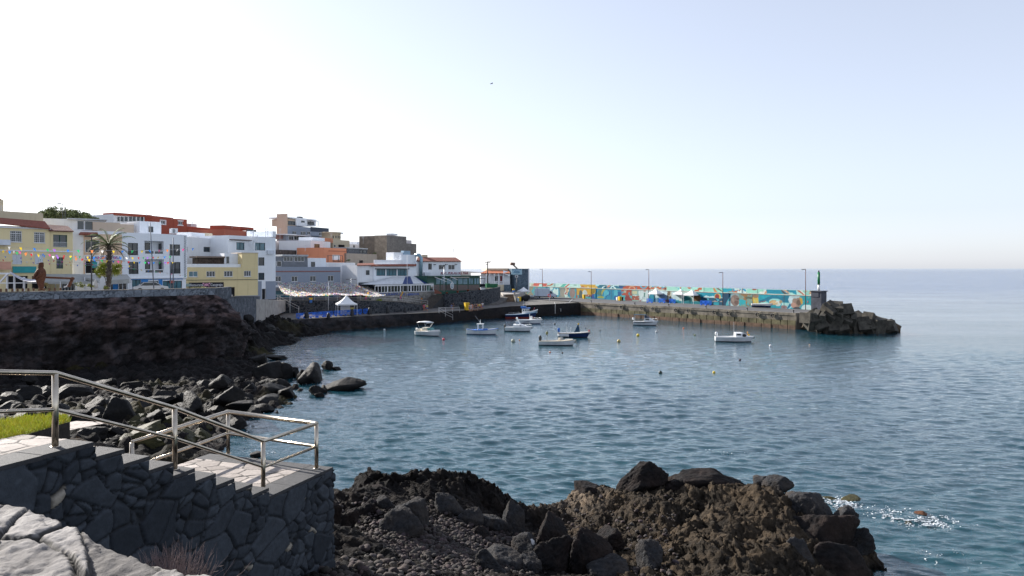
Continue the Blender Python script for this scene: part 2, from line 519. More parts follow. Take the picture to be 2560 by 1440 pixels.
# ------------------------------------------------------------------ terrain through control points
def rbf(ctrl):
 C = np.array(ctrl, float)
 A = np.hypot(C[:, None, 0] - C[None, :, 0], C[:, None, 1] - C[None, :, 1])
 n = len(C)
 M_ = np.zeros((n + 1, n + 1)); M_[:n, :n] = -A; M_[:n, n] = 1; M_[n, :n] = 1
 w = np.linalg.solve(M_ + np.diag([1e-6] * n + [0]), np.append(C[:, 2], 0))
 def f(x, y):
  o = np.zeros(len(x))
  for i in range(n):
   o -= w[i] * np.hypot(x - C[i, 0], y - C[i, 1])
  return o + w[n]
 return f
def C_(lst):
 return [tuple(P(*t)) for t in lst]
def foreground_lava():
 ctrl = C_([(830, 1222, 27), (900, 1186, 30), (960, 1202, 30), (1050, 1197, 31), (1130, 1192, 31.5), (1190, 1200, 32), (1230, 1238, 33), (1280, 1266, 34),
    (1000, 1240, 28.5), (1130, 1235, 29.5), (1210, 1280, 30),
    (900, 1300, 25), (1000, 1400, 22.5), (1100, 1440, 21.5), (1250, 1330, 27), (1300, 1400, 25), (1400, 1420, 25.5), (860, 1440, 20.5),
    (780, 1290, 19), (750, 1400, 16.5), (820, 1260, 23), (1340, 1292, 34.3), (1420, 1340, 30.5), (1360, 1330, 31),
    (1390, 1258, 34.5), (1450, 1218, 34.5), (1530, 1222, 33.8), (1640, 1224, 33.8), (1720, 1222, 33.6), (1850, 1220, 33), (1970, 1230, 32),
    (1600, 1300, 29), (1750, 1350, 26.5), (1850, 1440, 23), (1600, 1420, 24.2), (1400, 1300, 31.6), (1480, 1300, 30.5), (1500, 1390, 26.5),
    (2040, 1312, 29.5), (2075, 1345, 29.0), (2100, 1400, 27.6), (2110, 1320, 30.0), (2010, 1280, 30.3), (1990, 1400, 25.6), (1960, 1240, 31), (1930, 1330, 27.2), (1900, 1440, 23.2), (1700, 1260, 31), (1850, 1270, 30), (1500, 1440, 24.6), (1700, 1440, 23.3)])
 ctrl += [(x, y, z) for x, y, z in (
  (13.6, 31.0, 0.3), (14.2, 28.5, 0.3), (13.2, 26.5, 0.1), (13.4, 24.5, -0.6), (15.5, 30.2, -0.6), (12.6, 32.8, -0.8), (15.0, 27.0, -1.0), (14.0, 22, -1.5),
  (12.0, 35.2, -1.6), (8, 36.2, -1.5), (5, 36.4, -1.4), (2.5, 36.5, -1.0), (1.2, 36.3, -0.9), (0, 36, -1.2), (-2, 34.5, -1.3), (-4, 33.2, -1.2), (-6, 32, -1.0), (-8, 29.5, -0.8),
  (17, 33, -2.6), (18, 27, -2.6), (12, 39, -2.8), (0, 40, -2.8), (-8, 36, -2.6), (-10, 30, -2),
  (-6, 24, 2.2), (-4.5, 18, 5.6), (-3, 14, 6.2), (0, 16, 4.6), (4, 18, 2.9), (8, 20, 2.2), (12, 19, 0.8), (3, 12, 4.2), (10, 14, 2.0), (-4, 10, 6.6), (0, 6, 6.0),
  (-8.5, 22, 2.0), (8, 10, 2.5), (14, 14, 0), (17, 20, -2.2))]
 f = rbf(ctrl)
 x0, x1, y0, y1, st = -10.5, 18.5, 7.0, 40.5, 0.055
 # finer where the camera looks, one sheet
 xs = np.arange(x0, x1, st); ys = np.arange(y0, y1, st * 1.15)
 X, Y = np.meshgrid(xs, ys, indexing='ij')
 x, y = X.ravel(), Y.ravel()
 z = f(x, y)
 p = np.stack([x, y, z * 0.8], 1)
 right = 1 / (1 + np.exp(-(x - 2.2 - (y - 30) * -0.12) * 1.6))         # the outcrop on the right is another rock
 big = fbm(p * 0.55, 4, 3)
 rid = fbm(p * 1.1 + 9, 5, 21, 0.55, True)
 fine = fbm(p * 3.4, 4, 31, 0.6)
 q = np.stack([x * 1.5 + 0.5 * vnoise(p * 1.2, 51), y * 1.0 + 0.5 * vnoise(p * 1.2 + 5, 52)], 1)
 f1, f2, idr, _, _ = voro(q * 1.9, 5)
 g1, g2, idg, _, _ = voro(q * 4.2 + 3, 6)
 k1, k2, idk, kx, ky = voro(q * 2.6 + 0.5 * np.stack([rid, fine], 1), 15); m1, m2, idm, _, _ = voro(np.stack([q[:, 0] * 8.0 + 1.2 * rid, q[:, 1] * 5.5], 1), 16)
 lump = (1 - np.clip(f1 * 1.3, 0, 1)) * (0.10 + 0.22 * idr) + (1 - np.clip(g1 * 1.35, 0, 1)) * 0.10 * (0.3 + idg)
 craggy = 0.15 * idk * np.clip((k2 - k1) / 0.16, 0, 1) + 0.16 * (kx * (idk - .5) + ky * (.5 - idk)) + 0.06 * idm * np.clip((m2 - m1) / 0.2, 0, 1) + 0.07 * fbm(np.stack([x * 6, y * 2.2, z * 2], 1), 4, 71, 0.6, True)
 crack = np.clip(1 - (f2 - f1) / 0.12, 0, 1)
 led = (x * 0.75 + y * 0.35 + 2.2 * z + 1.3 * big) * 0.9; led = 0.22 * (led - np.floor(led)) ** 2
 hol = np.clip(fbm(p * 0.8 + 30, 4, 91) * 2.2 - 0.25, 0, 1)
 dr = 0.45 * big + 0.26 * rid + 0.30 * lump + 0.55 * craggy + led + 0.05 * fine - 0.10 * crack - 0.45 * hol - 0.30
 pebb = (1 - np.clip(g1 * 1.5, 0, 1)) * 0.07 * (0.2 + idg)
 gravel_zone = np.exp(-(((x + 3.4) / 2.6) ** 2 + ((y - 23.5) / 3.6) ** 2)) + np.exp(-(((x + 0.6) / 2.6) ** 2 + ((y - 25.5) / 2.6) ** 2))
 gravel_zone = np.clip(gravel_zone * 1.3, 0, 1)
 ridge_l = np.exp(-((y - 30.2 - 0.25 * (x + 4)) / 1.5) ** 2)
 dl = (0.22 * big + (0.30 * rid + 0.8 * lump) * (0.25 + 0.75 * ridge_l) + 0.9 * craggy * (0.3 + 0.7 * ridge_l) + 0.12 * fine) * (1 - 0.75 * gravel_zone) + pebb - 0.1
 z = z + dr * right + dl * (1 - right)
 p3 = np.stack([x, y, z], 1)
 dx = 0.26 * fbm(p3 * 1.3 + 40, 5, 61, .6) + .05 * fbm(p3 * 7, 2, 63); dy = 0.26 * fbm(p3 * 1.3 + 80, 5, 62, .6) + .05 * fbm(p3 * 7 + 9, 2, 64)
 V = np.stack([x + dx, y + dy, z], 1)
 tone = 0.46 * (0.45 + 0.5 * idk + 0.45 * idm + 0.25 * fine)
 c = np.stack([tone, tone, tone], 1)
 browns = np.array([1.32, 1.34, 1.28]); greys = np.array([0.36, 0.38, 0.46])
 pale = np.exp(-(((x - 2.6) / 1.6) ** 2 + ((y - 33.0) / 1.8) ** 2))[:, None]
 w = right[:, None]
 c = c * (browns * w + greys * (1 - w)) * (1 + 2.2 * pale * np.array([0.9, 0.95, 1.05]))
 wet = np.clip((z - 0.05) / 0.5, 0.35, 1)[:, None]
 keep = np.clip(c * wet, 0.05, 4)
 o = grid_mesh('lava_shore', V, len(xs), len(ys), LAVA_BROWN, smooth=False, cols=keep)
 tag(o, kind='structure')
 return f
lava_height = foreground_lava()
# ------------------------------------------------------------------ boulders
def rock_mesh(seed, sub=4, planes=16, rough=0.10, flat=1.0, sharp=14.0):
 bm = bmesh.new()
 bmesh.ops.create_icosphere(bm, subdivisions=sub, radius=1)
 V = np.array([v.co[:] for v in bm.verts])
 Fc = np.array([[v.index for v in f.verts] for f in bm.faces])
 bm.free()
 r = rng(seed)
 n = r.normal(size=(planes, 3)); n /= np.linalg.norm(n, axis=1)[:, None]
 h = r.uniform(0.62, 1.0, planes)
 d = np.clip(V @ n.T, 1e-3, None) / h[None, :]
 rad = 1 / (np.sum(d ** sharp, 1) ** (1 / sharp))
 W = V * np.clip(rad, 0.3, 1.5)[:, None]
 off = r.uniform(-50, 50, 3)
 W = W * (1 + rough * fbm(W * 1.7 + off, 5, seed % 97, 0.6) + rough * 0.6 * fbm(W * 5 + off, 4, 3, 0.65, True))[:, None]
 W[:, 2] *= flat
 return W, Fc
ROCKS = {}
def rock_data(seed, mat, sub=4, **k):
 key = (seed, mat.name, sub)
 if key not in ROCKS:
  W, Fc = rock_mesh(seed, sub, **k)
  o = np_mesh('boulder', W, Fc, mat)
  ROCKS[key] = o.data
  bpy.data.objects.remove(o)
 return ROCKS[key]
def boulder(loc, size, rot, seed, mat, label, group, name='boulder', sub=4, **k):
 o = bpy.data.objects.new(name, rock_data(seed, mat, sub, **k))
 COL.objects.link(o)
 o.location = loc; o.scale = size; o.rotation_euler = rot
 o.data.polygons.foreach_set('use_smooth', [sub > 3] * len(o.data.polygons))
 return tag(o, label, 'boulder', group)
GROUP_F = 'boulders lying on the lava shore'
def fg_boulders():
 # px, py of the middle, distance, width and height in photo pixels, depth factor, yaw, seed, material, label
 lst = [
  (1000, 1341, 24.6, 86, 66, 0.9, 0.5, 3, LAVA_GREY, 'dark angular boulder with one pale face, lying on brown gravel below the upright grey boulder'),
  (1028, 1290, 25.6, 66, 80, 0.9, 0.2, 5, LAVA_GREY, 'tall rough grey boulder leaning upright at the upper edge of the gravel patch'),
  (1112, 1264, 27.6, 58, 54, 0.9, 1.2, 8, LAVA_GREY, 'squarish black boulder with a pale flat top, under the brown lava ridge'),
  (1178, 1300, 27.2, 54, 62, 0.8, 0.1, 11, LAVA_GREY, 'black wedge-shaped boulder with a pale streaked top, right of the gravel patch'),
  (1226, 1306, 27.6, 54, 50, 0.9, 0.8, 13, LAVA_GREY, 'pale grey flat-topped boulder leaning against the black wedge boulder'),
  (1283, 1302, 28.2, 52, 56, 0.8, 0.3, 17, LAVA_GREY, 'dark block with a squared top at the foot of the lava ridge end'),
  (972, 1280, 26.6, 54, 44, 1.0, 0.9, 19, LAVA_GREY, 'low grey boulder with a light rim left of the tall upright boulder'),
  (918, 1290, 26.0, 52, 44, 1.0, 0.4, 23, LAVA, 'round pitted dark boulder beside the reddish lava lump'),
  (1245, 1392, 24.6, 80, 62, 1.0, 0.7, 29, LAVA_GREY, 'rough dark boulder behind the small yellowish-topped rock'),
  (1222, 1418, 23.3, 62, 62, 0.9, 0.2, 31, LAVA_GREY, 'pointed rock with yellowish weathered top at the bottom of the gravel patch'),
  (1312, 1404, 24.6, 52, 44, 1.0, 0.5, 37, LAVA_GREY, 'small rock with a pale crust in front of the pale smooth cobble'),
  (1380, 1350, 26.6, 74, 96, 0.8, 0.3, 41, LAVA, 'large brown-black slab standing on edge where the gravel meets the outcrop'),
  (1382, 1395, 25.2, 84, 70, 0.9, 1.1, 43, LAVA, 'broad smooth dark boulder under the standing slab'),
  (1460, 1390, 25.0, 78, 86, 0.9, 0.6, 47, LAVA, 'deep black rounded boulder below the hollow of the outcrop'),
  (1533, 1410, 24.6, 78, 62, 0.9, 0.2, 53, LAVA_GREY, 'rough black boulder in the middle of the foot of the outcrop'),
  (1622, 1400, 24.6, 54, 50, 1.0, 0.9, 59, LAVA_GREY, 'small rough boulder at the right end of the boulders under the outcrop'),
  (1522, 1354, 26.6, 76, 46, 0.8, 0.1, 61, LAVA, 'smooth brown boulder lying in the hollow of the outcrop'),
  (1318, 1372, 25.4, 64, 38, 0.9, 2.2, 67, LAVA_GREY, 'long leaning dark slab left of the pale smooth cobble'),
  (1140, 1360, 25.0, 34, 20, 1.0, 0.7, 71, LAVA_GREY, 'small flat grey stone alone in the middle of the gravel'),
  (1015, 1404, 22.6, 36, 26, 1.0, 0.7, 73, LAVA_GREY, 'small squared stone below the dark angular boulder'),
  (955, 1425, 21.6, 60, 32, 1.0, 0.3, 79, LAVA_GREY, 'low greyish stone at the lower left of the gravel patch'),
  (1205, 1345, 26.2, 30, 34, 1.0, 0.3, 83, LAVA, 'small rounded dark stone below the pale flat-topped boulder'),
  (930, 1252, 28.0, 60, 36, 1.0, 0.3, 89, LAVA, 'reddish brown lava lump in the middle of the left lava field'),
  (862, 1300, 23.0, 40, 50, 1.0, 0.3, 97, LAVA, 'brownish upright stone at the foot of the dark rock face below the stone wall'),
  (810, 1290, 21.3, 90, 110, 0.9, 0.2, 101, LAVA, 'big black rock face hanging under the corner of the stone wall'),
  (1585, 1206, 33.6, 72, 92, 0.8, 0.4, 103, LAVA, 'tall pointed rock on the skyline of the outcrop, right side in shade'),
  (1772, 1216, 33.2, 168, 62, 0.5, 0.05, 107, LAVA, 'long dark hump of rock along the top of the outcrop'),
  (1470, 1226, 34.0, 66, 30, 0.8, 0.1, 109, LAVA, 'low rounded dark rock at the upper left edge of the outcrop'),
  (1944, 1212, 32.2, 60, 34, 0.8, 0.1, 113, LAVA_GREY, 'grey lump on the upper right edge of the outcrop'),
  (1905, 1212, 32.8, 44, 26, 0.8, 0.9, 127, LAVA_GREY, 'small grey lump left of the grey lump on the outcrop edge'),
  (2018, 1262, 30.4, 72, 66, 0.9, 0.4, 131, LAVA_GREY, 'bulging dark rock on the right shoulder of the outcrop'),
  (2040, 1330, 28.8, 120, 110, 0.7, 0.2, 137, LAVA, 'broad dark rock standing in the shaded right face of the outcrop'),
  (2112, 1308, 29.6, 56, 46, 0.8, 0.7, 139, LAVA_GREY, 'small pointed dark rock sticking out to the right over the water'),
  (2140, 1346, 29.2, 56, 60, 0.8, 0.3, 149, LAVA_GREY, 'smooth dark rock under the pointed rock, at the edge of the water'),
  (2090, 1412, 27.0, 170, 90, 0.7, 0.1, 151, LAVA, 'low broad black rock at the bottom right corner of the outcrop'),
  (1985, 1400, 26.4, 90, 130, 0.6, 0.2, 157, LAVA_GREY, 'smooth steep black wall of rock in the shade of the outcrop'),
 ]
 for (px, py, d, w, h, dep, yaw, seed, mat, label) in lst:
  c = P(px, py, d)
  sx, sz = w / F * d / 2 * 1.22, h / F * d / 2 * 1.42
  c[2] -= sz * (0.02 if py < 1230 else 0.18)
  boulder(c, (sx, sx * dep, sz), (0.55, 0.5, yaw) if 'pointed' in label else (0.15 * math.sin(seed), 0.15 * math.cos(seed * 3), yaw), seed, mat, label, GROUP_F, sub=5, planes=11, sharp=24.0, rough=0.15)
 pale = paint('pale_cobble', (0.42, 0.41, 0.40), 0.7, 0.1, 6)
 boulder(P(1326, 1357, 25.3), (0.22, 0.2, 0.15), (0.3, -0.5, 0.6), 7, pale, 'pale smooth egg-shaped cobble among dark boulders at the gap in the rocks', GROUP_F, planes=40)
 boulder(P(978, 1303, 25.0), (0.14, 0.12, 0.09), (0.1, 0.1, 0.4), 9, paint('brown_cobble', (0.19, 0.13, 0.115), 0.7, 0.1, 6), 'small reddish block perched on the dark angular boulder', GROUP_F)
fg_boulders()
def gravel():
 """cinders strewn over the lava: one object of many small stones"""
 r = rng(5)
 base = [rock_mesh(200 + i, 2, 7, 0.22, sharp=30.0) for i in range(6)]
 n = 7400
 px = np.concatenate([r.normal(1010, 110, 3700), r.normal(1170, 90, 2400), r.uniform(780, 1700, 1300)])
 py = np.concatenate([r.normal(1380, 50, 3700), r.normal(1350, 50, 2400), r.uniform(1230, 1470, 1300)])
 x = (px - 1280) / F; t = (py - HZ) / F
 d = np.full(n, 24.0)
 for _ in range(12):
  zz = lava_height(x * d, d)
  d = 0.5 * d + 0.5 * np.clip((CH - zz) / np.maximum(t, 0.05), 9, 40)
 z = lava_height(x * d, d)
 V, Q, Cc, o = [], [], [], 0
 for i in range(n):
  if not (13 < d[i] < 33):
   continue
  W, Fc = base[i % 6]
  s = 0.022 + 0.075 * r.rand() ** 3
  a = r.rand() * 6.28
  R = np.array(((math.cos(a), -math.sin(a), 0), (math.sin(a), math.cos(a), 0), (0, 0, 0.8)))
  V.append(W @ R.T * s + (x[i] * d[i], d[i], z[i] - 0.04 + s * 0.4)); Q.append(Fc + o); o += len(W)
  k = r.uniform(0.5, 1.9)
  Cc.append(np.tile(np.array((0.030, 0.023, 0.0215)) * k * r.uniform(0.9, 1.1, 3), (len(W), 1)))
 tag(np_mesh('gravel', np.concatenate(V), np.concatenate(Q), attrmat('cinder_stones', 0.85, 0.3, 20), smooth=False, cols=np.concatenate(Cc)), kind='stuff')
gravel()
# ------------------------------------------------------------------ stone stairs in front of the camera
Q0, DV, NV = np.array((-5.46, 9.35)), np.array((0.33, 0.944)), np.array((-0.944, 0.33))
ZP, ZL, TREAD, RISE = 9.75, 8.0, 0.434, 0.2
def st(s, n, z):
 q = Q0 + DV * s + NV * n
 return (q[0], q[1], z)
def step_top(s):
 if s < 0: return ZP
 i = int(s / TREAD)
 return ZP - RISE * (i + 1) if i < 8 else ZL
def stone_wall(name, origin, ddir, nrm, L_, tops, zb, sc, seed, stepm, mat, depth=0.07, cols=((0.013, 0.017, 0.024), (0.045, 0.053, 0.066)), light=0.035, parent=None, bulge=0.0):
 """dry-laid stone face: a sheet of stones that stand out from dark joints. tops(s) is the upper edge"""
 ns = int(L_ / stepm) + 1
 s = np.linspace(0, L_, ns)
 top = np.array([tops(v) for v in s])
 H = (top - zb).max(); nt_ = int(H / stepm) + 1
 SS, TT = np.meshgrid(s, np.linspace(0, 1, nt_), indexing='ij')
 Z = np.minimum(zb + H * TT, top[:, None])
 q = np.stack([SS.ravel() * sc, Z.ravel() * sc * 1.15], 1)
 q += 0.22 * np.stack([vnoise(np.c_[q * 0.9, q[:, :1] * 0], seed), vnoise(np.c_[q * 0.9 + 7, q[:, :1] * 0], seed + 1)], 1)
 f1, f2, idr, ox, oy = voro(q, seed, 1.0)
 g1, g2, idg, gx, gy = voro(q * 2.3 + 11, seed + 3, 1.0)
 small = idr < 0.36                                             # some cells are made of small pieces
 f1 = np.where(small, g1 / 2.3, f1); f2 = np.where(small, g2 / 2.3, f2); idr2 = np.where(small, idg, idr)
 edge = f2 - f1
 e = np.clip(edge / 0.10, 0, 1) ** 0.5
 tilt = (np.where(small, gx, ox) * (idr2 - .5) + np.where(small, gy, oy) * (((idr2 * 7.3) % 1) - .5)) * 0.9
 grain = fbm(np.c_[q * 5, q[:, :1] * 0], 4, seed + 9)
 out = depth * (e * (0.75 + 0.5 * idr2 + tilt * 0.4) + 0.10 * grain) + bulge * (1 - TT.ravel())
 c0, c1 = np.array(cols[0]), np.array(cols[1])
 col = c0 + (c1 - c0) * ((idr2 * 3.7) % 1)[:, None]
 pal = ((((idr2 * 11.7) % 1) < light) & small)[:, None]
 col = np.where(pal, np.array((0.26, 0.23, 0.19)), col) * (1 + 0.25 * grain)[:, None]
 col = col * (0.12 + 0.88 * np.clip(edge / 0.06, 0, 1))[:, None]
 ddir, nrm = np.array(ddir), np.array(nrm)
 V = np.zeros((SS.size, 3))
 V[:, :2] = np.array(origin)[None, :2] + SS.ravel()[:, None] * ddir + out[:, None] * nrm
 V[:, 2] = Z.ravel()
 return grid_mesh(name, V, ns, nt_, mat, parent=parent, cols=np.clip(col, 0, 1))
STONE = attrmat('dark_wall_stone', 0.75, 0.22, 14, 0.012)
PAVE = attrmat('paving_flagstone', 0.8, 0.18, 10, 0.012)
COPE = paint('dark_basalt_coping', (0.040, 0.040, 0.044), 0.75, 0.2, 8, 0.01)
def flagstones(name, origin, du, dv, Lu, Lv, z, sc, seed, stepm=0.02, parent=None, c0=(0.23, 0.20, 0.18), c1=(0.42, 0.37, 0.335), tilt=(0, 0)):
 nu, nv = int(Lu / stepm) + 1, int(Lv / stepm) + 1
 U, W = np.meshgrid(np.linspace(0, Lu, nu), np.linspace(0, Lv, nv), indexing='ij')
 q = np.stack([U.ravel() * sc, W.ravel() * sc * 1.5], 1)
 f1, f2, idr, _, _ = voro(q, seed, 1.0)
 e = np.clip((f2 - f1) / 0.075, 0, 1)
 g = fbm(np.c_[q * 4, q[:, :1] * 0], 4, seed)
 col = np.array(c0) + (np.array(c1) - np.array(c0)) * idr[:, None]
 col = col * (1 + 0.15 * g)[:, None]
 col = np.where((e < 0.85)[:, None], np.array((0.06, 0.053, 0.047)), col)
 V = np.zeros((U.size, 3))
 V[:, :2] = np.array(origin)[None, :] + U.ravel()[:, None] * np.array(du) + W.ravel()[:, None] * np.array(dv)
 V[:, 2] = z - 0.012 + 0.012 * e + 0.003 * g + tilt[0] * U.ravel() + tilt[1] * W.ravel()
 o = grid_mesh(name, V, nu, nv, PAVE, parent=parent, cols=np.clip(col, 0, 1))
 if (np.cross((*du, 0), (*dv, 0))[2]) < 0:
  o.data.flip_normals()
 return o
def stairs():
 root = thing('stone_stairs', 'dark dry-stone stairs and landing with pale flagstone treads, in front of the bay', 'stairs', (0, 0, 0))
 W_ = 1.15
 WL = 2.75
 m = MB()
 edge = lambda a, b, n0, n1, z0, z1: m.prism([st(a, n1, 0)[:2], st(a, n0, 0)[:2], st(b, n0, 0)[:2], st(b, n1, 0)[:2]], z0, z1)
 # solid core of the flight and landing
 edge(-3.5, 0, 0.07, 1.25, 4.0, ZP - 0.065)
 for i in range(8):
  edge(i * TREAD, (i + 1) * TREAD, 0.07, W_, 4.0, ZP - RISE * (i + 1) - 0.065)
 edge(8 * TREAD, 5.5, 0.07, WL + 0.3, 4.0, ZL - 0.065)
 edge(2.75, 8 * TREAD, W_ + 0.02, WL + 0.3, 4.0, ZL - 0.066)
 m.build('stair_core', paint('stair_core_stone', (0.05, 0.05, 0.055), 0.9, 0.2), root)
 r = rng(3)
 c = MB()
 def cope(a, b, n0, n1, z, t=0.06):
  j = [r.uniform(-.012, .012) for _ in range(3)]
  c.prism([st(a, n1, 0)[:2], st(a, n0 + j[0], 0)[:2], st(b, n0 + j[1], 0)[:2], st(b, n1, 0)[:2]], z - t, z + j[2] * 0.4)
 for a in np.arange(-3.5, -0.01, 0.7):
  cope(a, a + 0.69, -0.04, 0.42, ZP)
 for i in range(8):
  z = ZP - RISE * (i + 1)
  cope(i * TREAD + 0.004, (i + 1) * TREAD + 0.03, -0.04, 0.40, z)
 for a in np.arange(8 * TREAD + 0.04, 5.4, 0.66):
  cope(a, min(a + 0.65, 5.5), -0.05, 0.44, ZL)
 for n in np.arange(0.46, WL, 0.66):
  cope(5.06, 5.5, n, min(n + 0.65, WL + 0.3), ZL)
 c.build('coping', COPE, root, tri=False, bevel=0)
 # treads and landing surfaces
 flagstones('landing_paving', Q0 + DV * (8 * TREAD + 0.04) + NV * 0.45, NV, DV, WL - 0.18, 5.05 - 8 * TREAD, ZL + 0.002, 2.1, 11, parent=root)
 flagstones('landing_paving', Q0 + DV * 2.76 + NV * 1.18, NV, DV, WL - 0.92, 8 * TREAD + 0.03 - 2.76, ZL - 0.002, 2.1, 12, parent=root)
 for i in range(8):
  flagstones('tread', Q0 + DV * (i * TREAD) + NV * 0.405, NV, DV, W_ - 0.4, TREAD, ZP - RISE * (i + 1) + 0.002, 1.9, 20 + i, 0.03, root)
 flagstones('upper_paving', Q0 + DV * -3.5 + NV * 0.425, NV, DV, 0.82, 3.5, ZP + 0.002, 1.9, 31, parent=root)
 zt = lambda s: step_top(s - 3.5 + 1e-3) - 0.05
 stone_wall('stone_face', Q0 + DV * -3.5, DV, -NV, 9.0, zt, 4.6, 2.0, 77, 0.022, STONE, 0.075, parent=root)
 stone_wall('end_face', Q0 + DV * 5.5 , NV, DV, 3.0, lambda s: ZL - 0.05, 4.6, 2.4, 78, 0.04, STONE, 0.06, parent=root)
 return root
stairs()
def railing():
 root = thing('stair_railing', 'brushed steel tube handrail running down the stone stairs and round the landing', 'railing', (0, 0, 0))
 def q(s, n, z): return Vector(st(s, n, z))
 H = 0.93
 tops = [q(-2.3, 0.22, ZP + H + 0.30), q(-0.35, 0.2, ZP + H), q(1.605, 0.2, 9.88), q(3.65, 0.2, ZL + H - 0.02), Vector((-3.91, 14.4, ZL + H - 0.03)), Vector((-6.13, 15.55, ZL + H - 0.03)), Vector((-6.79, 12.86, ZL + H - 0.03))]
 base = [None, ZP, step_top(1.605), ZL, ZL, ZL, ZL - 0.3]
 MB().tube(tops, 0.031, 14).build('top_rail', STEEL, root, True)
 mid = [t - Vector((0, 0, 0.47 if i < 1 else 0.46)) for i, t in enumerate(tops)]
 MB().tube(mid, 0.024, 12).build('middle_rail', STEEL, root, True)
 plate = MB
 for t, b in zip(tops[1:], base[1:]):
  post = MB().tube([(t.x, t.y, b - 0.02), (t.x, t.y, t.z - 0.01)], 0.039, 14).build('post', STEEL, root, True)
  MB().lathe([(0, 0), (0.065, 0), (0.065, 0.008), (0.04, 0.012), (0.039, 0.012)], (t.x, t.y, b + 0.001), 14).build('base_flange', STEEL, post, True)
railing()
def near_parapet():
 """rough stone parapet right in front of the photographer"""
 a, b = np.array((-3.86, 4.73)), np.array((-0.66, 2.86))
 L_ = np.hypot(*(b - a)); du = (b - a) / L_; dn = np.array((-du[1], du[0])); dn = dn if dn[1] > 0 else -dn
 st_ = 0.012; wid = 1.3
 nu, nv = int(L_ / st_), int(wid / st_)
 U, W = np.meshgrid(np.linspace(0, L_, nu), np.linspace(-wid, 0, nv), indexing='ij')
 u, w = U.ravel(), W.ravel()
 q = np.stack([u * 1.75 + 0.4 * w, w * 3.6 + 1.0 * u], 1)
 q += 0.25 * np.stack([vnoise(np.c_[q, q[:, :1] * 0], 4), vnoise(np.c_[q + 9, q[:, :1] * 0], 5)], 1)
 f1, f2, idr, ox, oy = voro(q, 42, 1.0)
 e = np.clip((f2 - f1) / 0.07, 0, 1) ** 0.4
 g = fbm(np.c_[u * 5, w * 5, u * 0], 5, 8, 0.6)
 g2 = fbm(np.c_[u * 18, w * 18, u * 0], 3, 12, 0.6)
 edge_drop = np.clip((w + 0.10 + 0.09 * vnoise(np.c_[u * 2.2, u * 0, u * 0], 3)) / 0.16, 0, 1) ** 2
 lay = 0.028 * np.floor(3 * (0.5 + 0.5 * fbm(np.c_[u * 3.0 + 0.6 * w, w * 6.0 + 2.0 * u, u * 0], 3, 15))) / 3
 z = 10.60 + e * (0.05 + 0.028 * idr) + e * (ox * (idr - .5) * 0.06 + oy * 0.03) + lay + 0.012 * g + 0.014 * g2 - edge_drop * 0.9
 V = np.zeros((len(u), 3))
 V[:, :2] = a + u[:, None] * du + (w - edge_drop * 0.02)[:, None] * dn
 V[:, 2] = z
 lo, hi = np.array((0.10, 0.092, 0.088)), np.array((0.235, 0.22, 0.21))
 col = lo + (hi - lo) * np.clip(idr + 0.7 * g + 0.4 * g2, 0, 1)[:, None]
 col = np.where((f2 - f1 < 0.07)[:, None], np.array((0.05, 0.047, 0.043)), col)
 o = grid_mesh('stone_parapet', V, nu, nv, attrmat('sunlit_parapet_stone', 0.85, 0.3, 22, 0.012), cols=col, flip=False)
 if o.data.polygons[0].normal.z < 0: o.data.flip_normals()
 tag(o, 'rough pale stone parapet top of broken slabs, right below the viewer', 'wall')
 # its body, so that it does not float
 m = MB()
 far, near = 0.06, -1.25
 pts = [a + dn * near, b + dn * near, b + dn * -0.12, a + dn * -0.12]
 m.prism([tuple(p) for p in pts], 6.0, 10.44)
 m.build('parapet_body', STONE_PLAIN, o)
STONE_PLAIN = rubble('plain_dark_masonry', (0.04, 0.042, 0.048), (0.10, 0.10, 0.105), (0.03, 0.03, 0.032), 2.2)
near_parapet()
def dry_shrub():
 r = rng(9)
 m = MB()
 c = P(430, 1450, 8.0)
 for i in range(330):
  bx, by = r.normal(0, 0.16), r.normal(0, 0.12)
  p = Vector((c[0] + bx, c[1] + by, c[2] - 0.15))
  d = Vector((bx * 1.6 + r.normal(0, 0.16), by + r.normal(0, 0.12), 1)).normalized()
  pts = [p]
  ln = r.uniform(0.25, 0.55)
  for k in range(3):
   d = (d + Vector(r.normal(0, 0.12, 3))).normalized()
   pts.append(pts[-1] + d * ln / 3)
  m.tube(pts, [0.004, 0.0032, 0.0025, 0.001], 4, caps=False)
  for k in range(2):
   e = (d + Vector(r.normal(0, 0.5, 3))).normalized()
   q = pts[2 - k]
   m.tube([q, q + e * 0.10], [0.0022, 0.001], 3, caps=False)
 o = m.build('dry_shrub', paint('dry_twigs', (0.20, 0.145, 0.14), 0.9, 0.3, 30))
 tag(o, 'leafless greyish purple shrub growing between the parapet and the stair wall', 'shrub')
dry_shrub()
